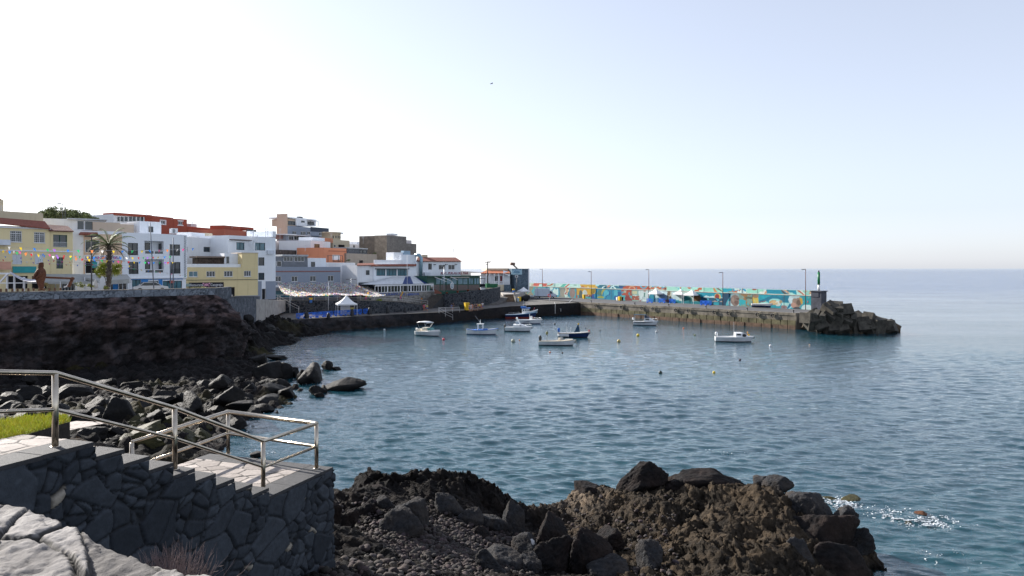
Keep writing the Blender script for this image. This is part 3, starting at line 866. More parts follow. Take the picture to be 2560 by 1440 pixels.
def near_bank():
 """ground behind the stairs: lawn, rock rim and the drop to the beach"""
 ctrl = []
 for s in (-6, -3.5, -1, 0.3):
  for n in (3.4, 4.5, 6, 9): ctrl.append((*st(s, n, 0)[:2], 9.62))
 rim = [(-14, 12.5), (-11.5, 12.6), (-9.3, 12.2), (-7.9, 11.6), (-7.0, 10.9)]
 for (x, y) in rim: ctrl.append((x, y, 9.45))
 for s, n, z in ((1.2, 1.6, 9.3), (1.8, 1.6, 8.8), (2.5, 1.7, 8.3), (2.4, 2.3, 8.9), (2.5, 3.3, 9.0), (2.9, 3.6, 8.4), (3.4, 3.8, 7.0), (1.0, 3.2, 9.4)): ctrl.append((*st(s, n, 0)[:2], z))
 for (x, y) in [(-14, 15), (-11.5, 14.6), (-9.5, 14.2), (-8.4, 13.4), (-7.9, 12.6)]: ctrl.append((x, y, 7.0))
 for (x, y) in [(-15, 20), (-12, 20), (-10, 19.5), (-8.5, 17), (-8, 14.5)]: ctrl.append((x, y, 4.2))
 for (x, y) in [(-18, 30), (-13, 30), (-9, 27), (-7, 22)]: ctrl.append((x, y, 1.0))
 f = rbf(ctrl)
 xs = np.arange(-20, -5.6, 0.08); ys = np.arange(8.5, 31, 0.09)
 X, Y = np.meshgrid(xs, ys, indexing='ij'); x, y = X.ravel(), Y.ravel()
 z = f(x, y); p = np.stack([x, y, z], 1)
 z = z + 0.10 * fbm(p * 2.5, 4, 8, 0.6, True)
 steep = np.clip((9.45 - z) / 1.5, 0, 1)
 z = np.minimum(z + steep * (0.5 * fbm(p * 0.7, 4, 5) + 0.3 * fbm(p * 1.6, 4, 6, 0.5, True)), 9.68)
 # keep it below the stairs and landing
 rel = np.stack([x, y], 1) - Q0
 s_, n_ = rel @ DV, rel @ NV
 z = np.where((n_ < 1.3) & (s_ > -0.4), np.minimum(z, 7.0), z)
 z = np.where((n_ < 3.2) & (s_ > 2.6), np.minimum(z, 7.0), z)
 z = np.where((n_ >= 1.3) & (n_ < 2.6) & (s_ <= 1.0), np.minimum(z, 9.6), z)
 z = np.where((n_ >= 2.4) & (n_ < 3.4) & (s_ > -0.8) & (s_ < 2.6), np.minimum(z, 9.22), z)
 V = np.stack([x, y, z], 1)
 t = np.full((len(x), 3), 0.75)
 tag(grid_mesh('shore_bank', V, len(xs), len(ys), LAVA_BROWN, cols=t), kind='structure')
near_bank()
def lawn():
 r = rng(12)
 m = MB()
 poly_s = [(-4.6, 1.24), (0.1, 1.24), (0.85, 1.42), (1.15, 1.85), (0.8, 2.3), (-0.5, 2.55), (-4.6, 2.6)]
 top = [st(s, n, 9.74) for s, n in poly_s]
 if True:
  mm = MB().slab(top[::-1], 9.3); mm.m[1:] = [1] * (len(mm.m) - 1)
  base = mm.build('lawn', [paint('lawn_soil', (0.24, 0.25, 0.035), 0.95, 0.35, 14), LAVA_GREY])
  tag(base, kind='structure')
 pts = np.array([(s, n) for s, n in poly_s])
 V, Q, Cc = [], [], []
 k = 0
 def inside(p):
  c = False; j = len(pts) - 1
  for i in range(len(pts)):
   if (pts[i, 1] > p[1]) != (pts[j, 1] > p[1]) and p[0] < (pts[j, 0] - pts[i, 0]) * (p[1] - pts[i, 1]) / (pts[j, 1] - pts[i, 1]) + pts[i, 0]:
    c = not c
   j = i
  return c
 n = 0
 while n < 16000:
  s, w = r.uniform(-2.6, 1.2), r.uniform(1.2, 2.65)
  if not inside((s, w)): continue
  n += 1
  b = np.array(st(s, w, 9.74)); a = r.uniform(0, 6.28); h = r.uniform(0.03, 0.10)
  dx = np.array((math.cos(a), math.sin(a), 0)) * 0.006
  lean = np.array((r.normal(0, .03), r.normal(0, .03), h))
  V += [b - dx, b + dx, b + lean]
  Q.append((k, k + 1, k + 2)); k += 3
  g = r.uniform(0.6, 1.3)
  Cc += [np.array((0.46, 0.46, 0.05)) * g * r.uniform(0.85, 1.15, 3)] * 3
 tag(np_mesh('grass', np.array(V), np.array(Q), attrmat('grass_blades', 0.7, 0.1, 3, 0), smooth=False, cols=np.array(Cc)), kind='stuff')
 # sunlit paved rim behind the lawn
 rim = flagstones('rim_paving', np.array(st(-0.6, 2.5, 0)[:2]), DV, NV, 3.1, 0.8, 9.42, 1.8, 44, 0.03, tilt=(-0.03, -0.05))
 tag(rim, kind='structure')
lawn()
# ------------------------------------------------------------------ cliff, beach, promenade, quay, pier
def polyline(pts, step):
 pts = [np.array(p, float) for p in pts]
 out = []
 for a, b in zip(pts[:-1], pts[1:]):
  n = max(1, int(np.linalg.norm(b - a) / step))
  out += [a + (b - a) * i / n for i in range(n)]
 return np.array(out + [pts[-1]])
CLIFF_LINE = [(-92, 31), (-75, 49.2), (-53, 72.2), (-37.4, 89.0), (-36.2, 90.8), (-36.6, 93), (-38.6, 100), (-41, 108), (-42, 116)]
def cliff():
 L = polyline(CLIFF_LINE, 0.28)
 nrm = np.gradient(L, axis=0); nrm = np.stack([nrm[:, 1], -nrm[:, 0]], 1)
 for _ in range(10):
  nrm = (np.roll(nrm, 1, 0) + nrm + np.roll(nrm, -1, 0)) / 3; nrm[0] = nrm[1]; nrm[-1] = nrm[-2]
 nrm /= np.linalg.norm(nrm, axis=1)[:, None]
 arc = np.concatenate([[0], np.cumsum(np.hypot(*np.diff(L, axis=0).T))])
 h = np.linspace(0, 1, 64)
 prof_h = [0, .12, .3, .45, .58, .64, .70, .78, .88, 1.0]
 prof_o = [1.5, 1.4, 1.15, 1.05, 1.3, 1.9, 1.8, 1.2, .8, .30]
 o = np.interp(h, prof_h, prof_o)
 A, Hh = np.meshgrid(arc, h, indexing='ij')
 ledge = 0.55 + 0.45 * np.sin(A * 0.35 + 1.0)
 ztop = np.interp(arc, [0, arc[-1] - 27.5, arc[-1] - 24.5, arc[-1] - 20, arc[-1]], [8.75, 8.75, 7.0, 5.2, 3.0])[:, None]
 z = -0.6 + Hh * (ztop + 0.6)
 ztop = 8.75
 p = np.stack([A.ravel() * 0.30, z.ravel() * 0.30, A.ravel() * 0], 1)
 colm = fbm(np.stack([A.ravel() * 0.55, z.ravel() * 0.10, A.ravel() * 0 + 3], 1), 4, 5, 0.55, True)     # vertical flutes
 n1 = fbm(p * 1.6, 6, 9, 0.58)
 n2 = fbm(p * 4, 5, 10, 0.6, True)
 f1, f2, idr, _, _ = voro(np.stack([A.ravel() * 1.5, z.ravel() * 2.4], 1), 17)
 rub = np.clip((z.ravel() - 6.2) / 0.6, 0, 1)          # rubble masonry in the upper part
 low = 1 - rub
 out = np.tile(o, (len(arc), 1)).ravel() * (0.7 + 0.3 * ledge.ravel()) + low * (1.0 * n1 + 0.75 * colm + 0.40 * n2) * np.clip((ztop - z.ravel()) / 2, 0, 1) \
  + rub * (0.34 * (1 - np.clip(f1 * 1.3, 0, 1)) + 0.35 * n1)
 t = np.ones((A.size, 3)) * (0.62 + 0.5 * n2 + 0.35 * colm)[:, None].clip(.25, 2)
 c1_, c2_, cid, _, _ = voro(np.stack([A.ravel() * .7 + n1, z.ravel() * .8], 1), 29)
 t *= (0.35 + 1.2 * cid)[:, None] * np.clip((c2_ - c1_) * 6, .45, 1)[:, None]
 brown = np.clip((z.ravel() - 4.6) / 2.5 + 0.5 * n1, 0, 1)[:, None]
 t = t * (1 + brown * np.array((1.1, 0.75, 0.62)))
 t = np.where((rub > 0.5)[:, None], np.array((1.55, 1.4, 1.4)) * (0.12 + 1.9 * idr[:, None]) * np.clip((f2 - f1) * 9, 0.35, 1)[:, None], t)
 out = out.reshape(A.shape)
 V = np.zeros((A.size, 3))
 V[:, 0] = (L[:, 0][:, None] + nrm[:, 0][:, None] * out).ravel()
 V[:, 1] = (L[:, 1][:, None] + nrm[:, 1][:, None] * out).ravel()
 V[:, 2] = z.ravel() + 0.12 * n2 * low
 tag(grid_mesh('sea_cliff', V, len(arc), len(h), LAVA_CLIFF, smooth=False, cols=t), kind='structure')
LAVA_CLIFF = lava('cliff_lava', (0.011, 0.0105, 0.0125), (0.033, 0.030, 0.032), (0.045, 0.033, 0.031), 0.8, 0.14, attr=True, spec=0.15)
cliff()
def promenade_wall():
 L = [np.array(p) for p in ((-76.0, 48.8), (-53.2, 72.0), (-37.0, 89.6))]
 root = thing('promenade_wall', 'grey-blue stone parapet wall with pale mortar top along the cliff edge', 'wall', (0, 0, 0))
 for i, (a, b) in enumerate(zip(L[:-1], L[1:])):
  ln = np.hypot(*(b - a)); du = (b - a) / ln; dn = np.array((du[1], -du[0]))
  w = stone_wall('stone_face', a, du, dn, ln, lambda s: 9.52, 8.35, 1.25, 91 + i, 0.07, PROM, 0.09,
     cols=((0.11, 0.125, 0.15), (0.235, 0.26, 0.295)), light=0.0, parent=root)
  m = MB()
  p0, p1 = a + dn * 0.10, b + dn * 0.10
  q0, q1 = a - dn * 0.45, b - dn * 0.45
  m.prism([tuple(p0), tuple(p1), tuple(q1), tuple(q0)], 9.50, 9.60)
  m.prism([tuple(a - dn * .01), tuple(b - dn * .01), tuple(b - dn * .4), tuple(a - dn * .4)], 8.0, 9.5)
  m.build('wall_top', paint('mortar_cap', (0.24, 0.22, 0.20), 0.9, 0.3, 2, 0.02), root)
 # return at the right end
 a, b = np.array((-37.0, 89.6)), np.array((-38.0, 96.5))
 MB().prism([(-37.0, 89.75), (-37.6, 96.5), (-38.1, 96.4), (-37.5, 89.75)], 8.0, 9.55).build('return_wall', STONE_GREY, root)
PROM = attrmat('promenade_stone', 0.85, 0.25, 5, 0.02)
STONE_GREY = rubble('grey_masonry', (0.075, 0.085, 0.10), (0.15, 0.165, 0.19), (0.09, 0.09, 0.10), 1.5)
STONE_DARK = rubble('black_masonry', (0.022, 0.026, 0.032), (0.058, 0.066, 0.075), (0.10, 0.10, 0.11), 1.6)
STONE_TAN = rubble('tan_masonry', (0.17, 0.16, 0.145), (0.32, 0.30, 0.275), (0.26, 0.25, 0.235), 2.6, 0.02)
ASPHALT = paint('grey_asphalt', (0.085, 0.085, 0.09), 0.9, 0.25, 0.5, 0.01)
CONC = paint('weathered_concrete', (0.13, 0.12, 0.11), 0.9, 0.25, 0.7, 0.02)
PAVING = paint('pale_paving', (0.40, 0.37, 0.34), 0.9, 0.2, 0.8, 0.01)
promenade_wall()
def platforms():
 s = lambda n, pts, z0, m: tag(MB().slab(pts, z0).build(n, m, tri=True), kind='structure')
 # town ground: one sheet that climbs inland
 r = rng(3)
 xs = np.linspace(-140, 10, 76); ys = np.linspace(60, 330, 91)
 X, Y = np.meshgrid(xs, ys, indexing='ij'); x, y = X.ravel(), Y.ravel()
 f = rbf([(-75, 60, 8), (-56, 80, 8.4), (-45, 95, 8.2), (-60, 110, 8.1), (-46, 112, 7.6), (-50, 125, 6.6), (-60, 140, 8), (-52, 155, 5.2), (-40, 160, 4.9), (-28, 172, 3.5),
    (-90, 110, 9), (-90, 150, 14), (-70, 175, 11), (-120, 200, 18), (-70, 220, 17), (-40, 200, 9), (-40, 240, 12), (-15, 205, 4.0), (-10, 240, 5), (-140, 90, 10), (-140, 300, 20), (-40, 320, 12)])
 z = f(x, y)
 # only behind the sea walls; elsewhere push it under the sea bed
 edge = [(-160, -30)] + CLIFF_LINE + [(-46, 130), (-49.4, 151.6), (-30, 151.6), (-27, 172), (-5, 188), (6, 222), (6, 400)]
 E = np.array(edge)
 def inland(px, py):
  poly = [(-400, -30)] + edge + [(-400, 400)]
  c = np.zeros(len(px), bool); j = len(poly) - 1
  for i in range(len(poly)):
   xi, yi = poly[i]; xj, yj = poly[j]
   cond = ((yi > py) != (yj > py)) & (px < (xj - xi) * (py - yi) / ((yj - yi) + 1e-9) + xi)
   c ^= cond; j = i
  return c
 ins = inland(x + 1.2, y) & inland(x, y - 1.2) & inland(x, y)
 z = np.where(ins, z, -4)
 tag(grid_mesh('town_ground', np.stack([x, y, z], 1), len(xs), len(ys), ASPHALT), kind='structure')
 s('promenade_pavement', [(-76, 49.4, 8.6), (-53.1, 72.6, 8.6), (-37.6, 89.9, 8.5), (-38.3, 97, 8.3), (-41.5, 107, 8.1), (-60, 107, 8.2), (-80, 90, 8.7), (-95, 60, 8.8)], 5, PAVING)
 s('street_pavement', [(-38.4, 97.2, 8.2), (-41.2, 108, 7.7), (-43, 124, 6.6), (-47.5, 151, 5.25), (-56, 151, 5.4), (-50, 124, 7.0), (-46, 108, 8.0)], 3, PAVING)
 s('terrace_pavement', [(-49.9, 151.7, 5.2), (-29.2, 151.7, 5.15), (-25.5, 160.5, 4.7), (-57, 160.5, 5.3)], 1, CONC)
 # lower quay with its rough front edge
 s('quay_pavement', [(-48, 131.5, 2.6), (-41.0, 132.6, 2.5), (-29.6, 144.5, 2.45), (-15.8, 158.3, 2.35), (-8.4, 169.6, 2.3), (0, 176.2, 2.75), (17.8, 188.3, 3.0),
      (13.4, 197, 3.0), (10, 222, 3.05), (-8, 215, 3.1), (-14, 186, 2.5), (-22, 174, 2.5), (-30, 153, 2.5), (-49, 153, 2.6)], -4, CONC)
 return f
TOWN_Z = platforms()
def quay_front():
 """dark rough sea wall below the quay: boulders set in mortar at the left, smooth concrete at the right"""
 root = thing('quay_wall', 'dark wet sea wall of the lower quay with a weed line above the water', 'wall', (0, 0, 0))
 L = polyline([(-49, 129.5), (-41.4, 131.8), (-30, 143.7), (-16.2, 157.6), (-8.2, 169.0), (0.3, 175.7), (17.9, 188.2)], 0.35)
 g = np.gradient(L, axis=0); nr = np.stack([g[:, 1], -g[:, 0]], 1); nr /= np.linalg.norm(nr, axis=1)[:, None]
 arc = np.concatenate([[0], np.cumsum(np.hypot(*np.diff(L, axis=0).T))])
 top = np.interp(L[:, 0], [-49, -41, -29.6, -15.8, -8.4, 0, 17.8], [2.62, 2.52, 2.47, 2.37, 2.32, 2.77, 3.02])
 h = np.linspace(0, 1, 26)
 A, H_ = np.meshgrid(arc, h, indexing='ij')
 z = -2 + (top[:, None] + 2) * H_
 rough = np.clip((40 - A) / 10, 0.12, 1).ravel()
 p = np.stack([A.ravel() * .5, z.ravel() * .5, A.ravel() * 0], 1)
 f1, f2, idr, _, _ = voro(np.stack([A.ravel() * 0.75, z.ravel() * 1.0], 1), 23)
 out = rough * (0.9 * (1 - H_.ravel()) + 0.5 * (1 - np.clip(f1 * 1.2, 0, 1)) + 0.5 * fbm(p, 5, 4)) + 0.05
 out *= np.clip((1 - H_.ravel()) * 6, 0.05, 1)
 V = np.zeros((A.size, 3))
 V[:, 0] = (L[:, 0][:, None] + nr[:, 0][:, None] * out.reshape(A.shape)).ravel()
 V[:, 1] = (L[:, 1][:, None] + nr[:, 1][:, None] * out.reshape(A.shape)).ravel()
 V[:, 2] = z.ravel()
 t = np.ones((A.size, 3)) * (0.5 + 0.7 * idr * rough)[:, None] * np.array((0.9, 1.0, 1.05))
 weed = np.clip(1 - np.abs(z.ravel() - 0.25) / 0.45, 0, 1)[:, None]
 t = t * (1 - weed * 0.5) + weed * np.array((0.5, 0.42, 0.25)) * 0.5
 grid_mesh('wall_face', V, len(arc), len(h), LAVA_CLIFF, root, cols=t)
 # pale worn kerb along the top
 m = MB()
 for a, b, za, zb in ((L[0], L[22], top[0], top[22]),):
  pass
 for i in range(0, len(L) - 6, 6):
  j = i + 6
  a, b = L[i] - nr[i] * 0.05, L[j] - nr[j] * 0.05
  a2, b2 = L[i] - nr[i] * 0.55, L[j] - nr[j] * 0.55
  m.slab([(a[0], a[1], top[i] + .06), (b[0], b[1], top[j] + .06), (b2[0], b2[1], top[j] + .06), (a2[0], a2[1], top[i] + .06)], top[i] - 0.3)
 m.build('kerb', CONC, root, tri=True)
 return L, nr, top
QL, QN, QT = quay_front()
def retaining_walls():
 def wall(name, label, pts, zb, mat, th=0.5, capm=None):
  """pts: (x, y, ztop)"""
  root = thing(name, label, 'wall', (0, 0, 0))
  m, c = MB(), MB()
  for a, b in zip(pts[:-1], pts[1:]):
   d = Vector((b[0] - a[0], b[1] - a[1], 0)).normalized(); n = Vector((d.y, -d.x, 0)) * th
   m.slab([a, b, (b[0] - n.x, b[1] - n.y, b[2]), (a[0] - n.x, a[1] - n.y, a[2])], zb)
   k = n * 0.12
   if capm:
    c.slab([(a[0] + k.x, a[1] + k.y, a[2] + .09), (b[0] + k.x, b[1] + k.y, b[2] + .09), (b[0] - n.x - k.x, b[1] - n.y - k.y, b[2] + .09), (a[0] - n.x - k.x, a[1] - n.y - k.y, a[2] + .09)], 0)
    for q in range(4):
     v = c.v[-4 + q]; c.v[-4 + q] = (v[0], v[1], (a[2] if q in (0, 3) else b[2]) + 0.002)
  m.build('masonry', mat, root, tri=True)
  if capm:
   c.build('wall_cap', capm, root, tri=True)
  return root
 wall('street_retaining_wall', 'tall dark rubble wall with a pale cap, right of the cliff and below the yellow restaurant', [(-37.5, 93.5, 8.25), (-39.3, 104, 7.9), (-41.9, 117, 7.4), (-43.6, 124.5, 7.05)], -1, STONE_GREY, 0.6, CONC)
 wall('ramp_wall', 'plain grey concrete wall between the dark rubble wall and the terrace stairs', [(-43.4, 124.4, 5.9), (-47.0, 141, 5.6), (-49.6, 151.4, 5.25)], 0, CONC, 0.5)
 wall('terrace_wall', 'dark rubble wall with whitish patches carrying the terrace behind the blue barriers', [(-49.8, 151.4, 5.24), (-29.4, 151.4, 5.2), (-24.2, 157.6, 4.6), (-19.5, 165.6, 3.4)], 0, STONE_DARK, 0.5, CONC)
 # curved wall under the green restaurant
 arc = []
 for px, d, z in ((1096, 178.5, 5.4), (1112, 177.5, 5.7), (1140, 177, 5.9), (1170, 178, 6.3), (1200, 180.5, 6.55), (1228, 185, 6.75), (1247, 192, 6.95), (1251, 200, 7.05)):
  arc.append(((px - 1280) / F * d, d, z))
 wall('curved_stone_wall', 'high black stone wall curving round below the green restaurant, with whitish patches', arc, 0, STONE_DARK, 0.6)
 # road that climbs between curved wall and stone house
 tag(MB().slab([(-8.4, 182, 2.8), (-3.2, 186, 3.0), (0.6, 212, 4.8), (-1.0, 226, 5.3), (-8, 226, 5.3), (-3.6, 200, 4.0)], 0).build('access_road', CONC, tri=True), kind='structure')
retaining_walls()
def beach():
 wl = [(604, 862), (628, 905), (690, 935), (730, 975), (700, 1005), (650, 1030), (600, 1060), (560, 1100), (520, 1150)]
 ctrl = [(*PZ(px, py, 0)[:2], 0.0) for px, py in wl]
 ctrl += [(*PZ(px + 90, py + 8, 0)[:2], -1.2) for px, py in wl]
 ctrl += [(*PZ(px + 220, py + 20, 0)[:2], -3.0) for px, py in wl]
 ctrl += C_([(0, 962, 67), (150, 962, 68), (300, 955, 69.5), (450, 935, 74), (540, 905, 83), (300, 1050, 51.5), (100, 1040, 52), (450, 1040, 53), (420, 1110, 46), (340, 1120, 45), (580, 960, 72.5), (600, 900, 91)])
 ctrl += C_([(640, 842, 119), (700, 846, 123), (620, 800, 108), (690, 800, 127), (650, 806, 116), (735, 846, 125)])
 ctrl += [(-60, 40, 2.5), (-45, 35, 1.5), (-30, 30, 1), (-20, 28, 0.5), (-58, 62, 1.3), (-49, 74, 1.0), (-40, 84, 0.9), (-36, 93, 0.6), (-52, 130, 4), (-30, 120, -2.5), (-25, 128, -3), (-10, 40, -2.5), (-5, 60, -4), (-12, 90, -4)]
 f = rbf(ctrl)
 xs = np.arange(-72, -14, 0.19); ys = np.arange(30, 134, 0.30)
 X, Y = np.meshgrid(xs, ys, indexing='ij'); x, y = X.ravel(), Y.ravel()
 z = f(x, y)
 p = np.stack([x, y, z], 1)
 f1, f2, idr, _, _ = voro(np.stack([x * 0.9, y * 0.9], 1), 3); e1, e2, ide, ex_, ey_ = voro(np.stack([x * 1.25 + 7, y * 1.0 + .4 * x], 1), 13)
 z = z + 0.5 * ide ** 2 * np.clip((e2 - e1) / .2, 0, 1) + 0.35 * (ex_ * (ide - .5) + ey_ * .4)
 g1, g2, idg, _, _ = voro(np.stack([x * 1.9 + 5, y * 1.7], 1), 9)
 z = z + (0.6 * np.clip(1 - f1 * 1.1, 0, .6) * (0.2 + 1.2 * idr) + 0.35 * np.clip(1 - g1 * 1.2, 0, .7) * idg - 0.25) + 0.25 * fbm(p * 0.6, 4, 2)
 V = np.stack([x, y, z], 1)
 moss = np.clip(fbm(p * 0.15 + 4, 3, 6) * 2 - 0.2, 0, 1)[:, None]
 t = np.ones((len(x), 3)) * (0.09 + 0.33 * idr * idg)[:, None] * (1 - moss) + moss * np.array((0.8, 0.85, 0.3))
 tag(grid_mesh('rocky_beach', V, len(xs), len(ys), LAVA_CLIFF, smooth=False, cols=t), kind='structure')
 return f
beach_z = beach()
def shore_boulders():
 G = 'boulders along the foot of the cliff'
 r = rng(21)
 # the ones that stand out in the water, one by one
 lst = [
  (693, 893, 38, 12, 'low flat dark rock alone in the water nearest the cliff'),
  (822, 914, 26, 22, 'pointed rock with a pale face farthest out, at the end of the boulder spit'),
  (842, 922, 24, 8, 'low rock tail just right of the pointed rock'),
  (862, 960, 66, 26, 'isolated black rock with a raised beak at its left end, standing in open water'),
  (790, 976, 36, 22, 'rounded dark rock near the water edge with two smaller ones beside it'),
  (811, 973, 18, 16, 'small rock touching the right side of the rounded dark rock'),
  (803, 988, 20, 12, 'small rock in front of the rounded dark rock, nearest the viewer'),
  (672, 930, 84, 44, 'largest dark boulder of the spit, with a wet shiny left side'),
  (709, 934, 40, 30, 'pale-faced boulder against the right side of the largest boulder'),
  (733, 930, 26, 28, 'upright dark boulder in the middle of the spit'),
  (776, 938, 62, 40, 'craggy dark boulder with a paler top at the right end of the spit'),
  (752, 944, 30, 22, 'dark boulder between the upright and the craggy boulder'),
  (648, 900, 40, 30, 'pointed boulder by the cliff corner, light on its right face'),
  (688, 958, 60, 20, 'long reddish brown boulder below the largest boulder'),
  (720, 985, 46, 24, 'rounded dark boulder at the waterline below the spit'),
  (668, 975, 60, 30, 'smooth grey-brown boulder left of the rounded waterline boulder'),
  (665, 1003, 70, 22, 'flat wet boulder at the waterline, lit along its top'),
  (660, 1021, 54, 16, 'low black boulder closest to the handrail in the water'),
  (585, 990, 60, 42, 'big grey boulder with ribbed face in the middle of the beach'),
  (625, 978, 46, 32, 'dark wedge boulder right of the big ribbed boulder'),
  (700, 965, 34, 20, 'squared dark boulder above the rounded waterline boulder'),
  (600, 1012, 60, 24, 'flat dark boulder at the lower right of the beach'),
  (480, 1010, 60, 36, 'broad dark boulder in the middle of the beach'),
  (548, 960, 50, 26, 'rounded dark boulder below the cliff corner'),
  (240, 1015, 50, 40, 'grey boulder under the cliff, behind the first rail span'),
  (300, 1025, 64, 60, 'large smooth boulder with a hollow, centre of the shaded beach'),
  (395, 1045, 40, 30, 'rounded boulder between the first two rail posts'),
  (640, 1136, 30, 14, 'low wet rock splashed with foam just beyond the landing'),
 ]
 for i, (px, py, w, h, label) in enumerate(lst):
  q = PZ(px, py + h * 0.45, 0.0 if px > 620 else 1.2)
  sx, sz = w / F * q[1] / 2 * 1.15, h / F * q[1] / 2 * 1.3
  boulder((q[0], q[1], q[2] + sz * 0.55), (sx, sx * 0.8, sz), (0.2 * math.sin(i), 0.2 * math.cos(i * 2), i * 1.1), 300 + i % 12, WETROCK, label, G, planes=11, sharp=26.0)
 for i in range(250):
  px, py = r.uniform(0, 640), r.uniform(955, 1120)
  q = PZ(px, py, 1.0)
  zb = beach_z(np.array([q[0]]), np.array([q[1]]))[0]
  q = PZ(px, py, max(zb, 0.0)); zb = beach_z(np.array([q[0]]), np.array([q[1]]))[0]
  if zb < -0.3 or zb > 4.0: continue
  s = 0.22 + 0.75 * r.rand() ** 3
  mossy = py > 1060 and px > 300 and px < 520
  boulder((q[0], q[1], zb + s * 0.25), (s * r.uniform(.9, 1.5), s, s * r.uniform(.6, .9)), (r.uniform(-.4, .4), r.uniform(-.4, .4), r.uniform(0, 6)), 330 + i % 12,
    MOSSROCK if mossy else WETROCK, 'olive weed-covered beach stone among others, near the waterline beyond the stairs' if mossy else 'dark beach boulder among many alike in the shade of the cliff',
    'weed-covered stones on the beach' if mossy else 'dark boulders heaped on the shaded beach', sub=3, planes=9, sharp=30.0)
 # bank below the street wall
 for i in range(46):
  px, py = r.uniform(600, 760), r.uniform(800, 858)
  d = 12 * F / (max(842, py) - HZ + 2) * r.uniform(.93, 1.0)
  zb = beach_z(np.array([(px - 1280) / F * d]), np.array([d]))[0]
  if zb < -0.4: continue
  s = r.uniform(0.5, 1.3)
  boulder(((px - 1280) / F * d, d, zb + s * .2), (s * 1.5, s, s * .75), (r.uniform(-.3, .3), 0, r.uniform(0, 6)), 300 + i % 12, WETROCK,
    'dark bank boulder among others below the street wall', 'boulders on the bank below the street wall', sub=3)
MOSSROCK = lava('mossy_stone', (0.008, 0.009, 0.005), (0.035, 0.034, 0.015), (0.045, 0.038, 0.013), 1.0, 0.05, 0.6)
shore_boulders()
# ------------------------------------------------------------------ the pier
PA, PB = np.array((17.9, 188.2)), np.array((55.8, 141.4))       # water-side edge, far to near
PU = (PB - PA) / np.linalg.norm(PB - PA); PN = np.array((PU[1], -PU[0]))     # PN points to the water, towards the viewer
PL = np.linalg.norm(PB - PA); PW = 13.6; PZT = 3.18
def pp(t, n, z):
 """t along the pier from its root, n back from the water side"""
 q = PA + PU * t - PN * n
 return (q[0], q[1], z)
def pier():
 root = thing('harbour_pier', 'long concrete pier of large blocks with mossy joints and an asphalt deck', 'pier', (0, 0, 0))
 PIERC = blocks('pier_blockwork', (0.115, 0.10, 0.075), (0.155, 0.135, 0.10), (0.05, 0.045, 0.035), 3.0, 0.9, 0.03)
 UP = paint('pier_upper_concrete', (0.19, 0.165, 0.13), 0.9, 0.35, 0.5, 0.03)
 LOW = paint('weed_brown_concrete', (0.14, 0.085, 0.055), 0.85, 0.35, 1.0, 0.05)
 MOSS = paint('mossy_concrete', (0.135, 0.12, 0.065), 0.9, 0.4, 0.7, 0.04)
 m = MB()
 a, b, c, d = pp(-0.2, 0.55, 0), pp(PL - 0.5, 0.55, 0), pp(PL - 0.5, PW + 1.2, 0), pp(-56, PW + 6, 0)
 m.slab([(*a[:2], PZT - .03), (*b[:2], PZT - .03), (*c[:2], PZT - .03), (*d[:2], PZT - .03)], -5)
 m.build('pier_core', CONC, root, tri=True)
 MB().slab([pp(-0.6, 0.8, PZT), pp(PL - 0.9, 0.8, PZT), pp(PL - 0.9, PW + 1, PZT), pp(-55, PW + 5, PZT - .05), pp(-30, 4, PZT - .15)], PZT - 0.028).build('deck', ASPHALT, root, tri=True)
 def course(z0, z1, out, w, mat, name, gap, r, jag=0.0):
  t = 0.0; mb = MB()
  while t < PL - 0.3:
   ww = min(w * r.uniform(.85, 1.15), PL - t)
   o = out + r.uniform(-jag, jag)
   f0, f1, b1, b0 = pp(t + gap / 2, -o, 0)[:2], pp(t + ww - gap / 2, -o, 0)[:2], pp(t + ww - gap / 2, 0.54, 0)[:2], pp(t + gap / 2, 0.54, 0)[:2]
   mb.prism([f0, f1, b1, b0], z0, z1)
   t += ww
  mb.build(name, mat, root, bevel=0)
 r = rng(4)
 course(2.72, PZT + 0.05, 0.10, 5.5, UP, 'cope_course', 0.05, r, 0.02)
 course(1.75, 2.715, 0.0, 6.5, UP, 'upper_course', 0.06, r, 0.03)
 course(0.78, 1.745, 0.06, 1.75, MOSS, 'middle_course', 0.14, r, 0.05)
 course(-3.0, 0.775, 0.16, 1.9, LOW, 'bottom_course', 0.12, r, 0.08)
 # end face
 mb = MB()
 e0, e1 = pp(PL - .5, -0.05, 0), pp(PL - .5, PW + 1.2, 0); f0, f1 = pp(PL + .1, -0.05, 0), pp(PL + .1, PW + 1.2, 0)
 mb.prism([e0[:2], f0[:2], f1[:2], e1[:2]], -4, PZT + 0.04)
 mb.build('end_wall', UP, root)
pier()
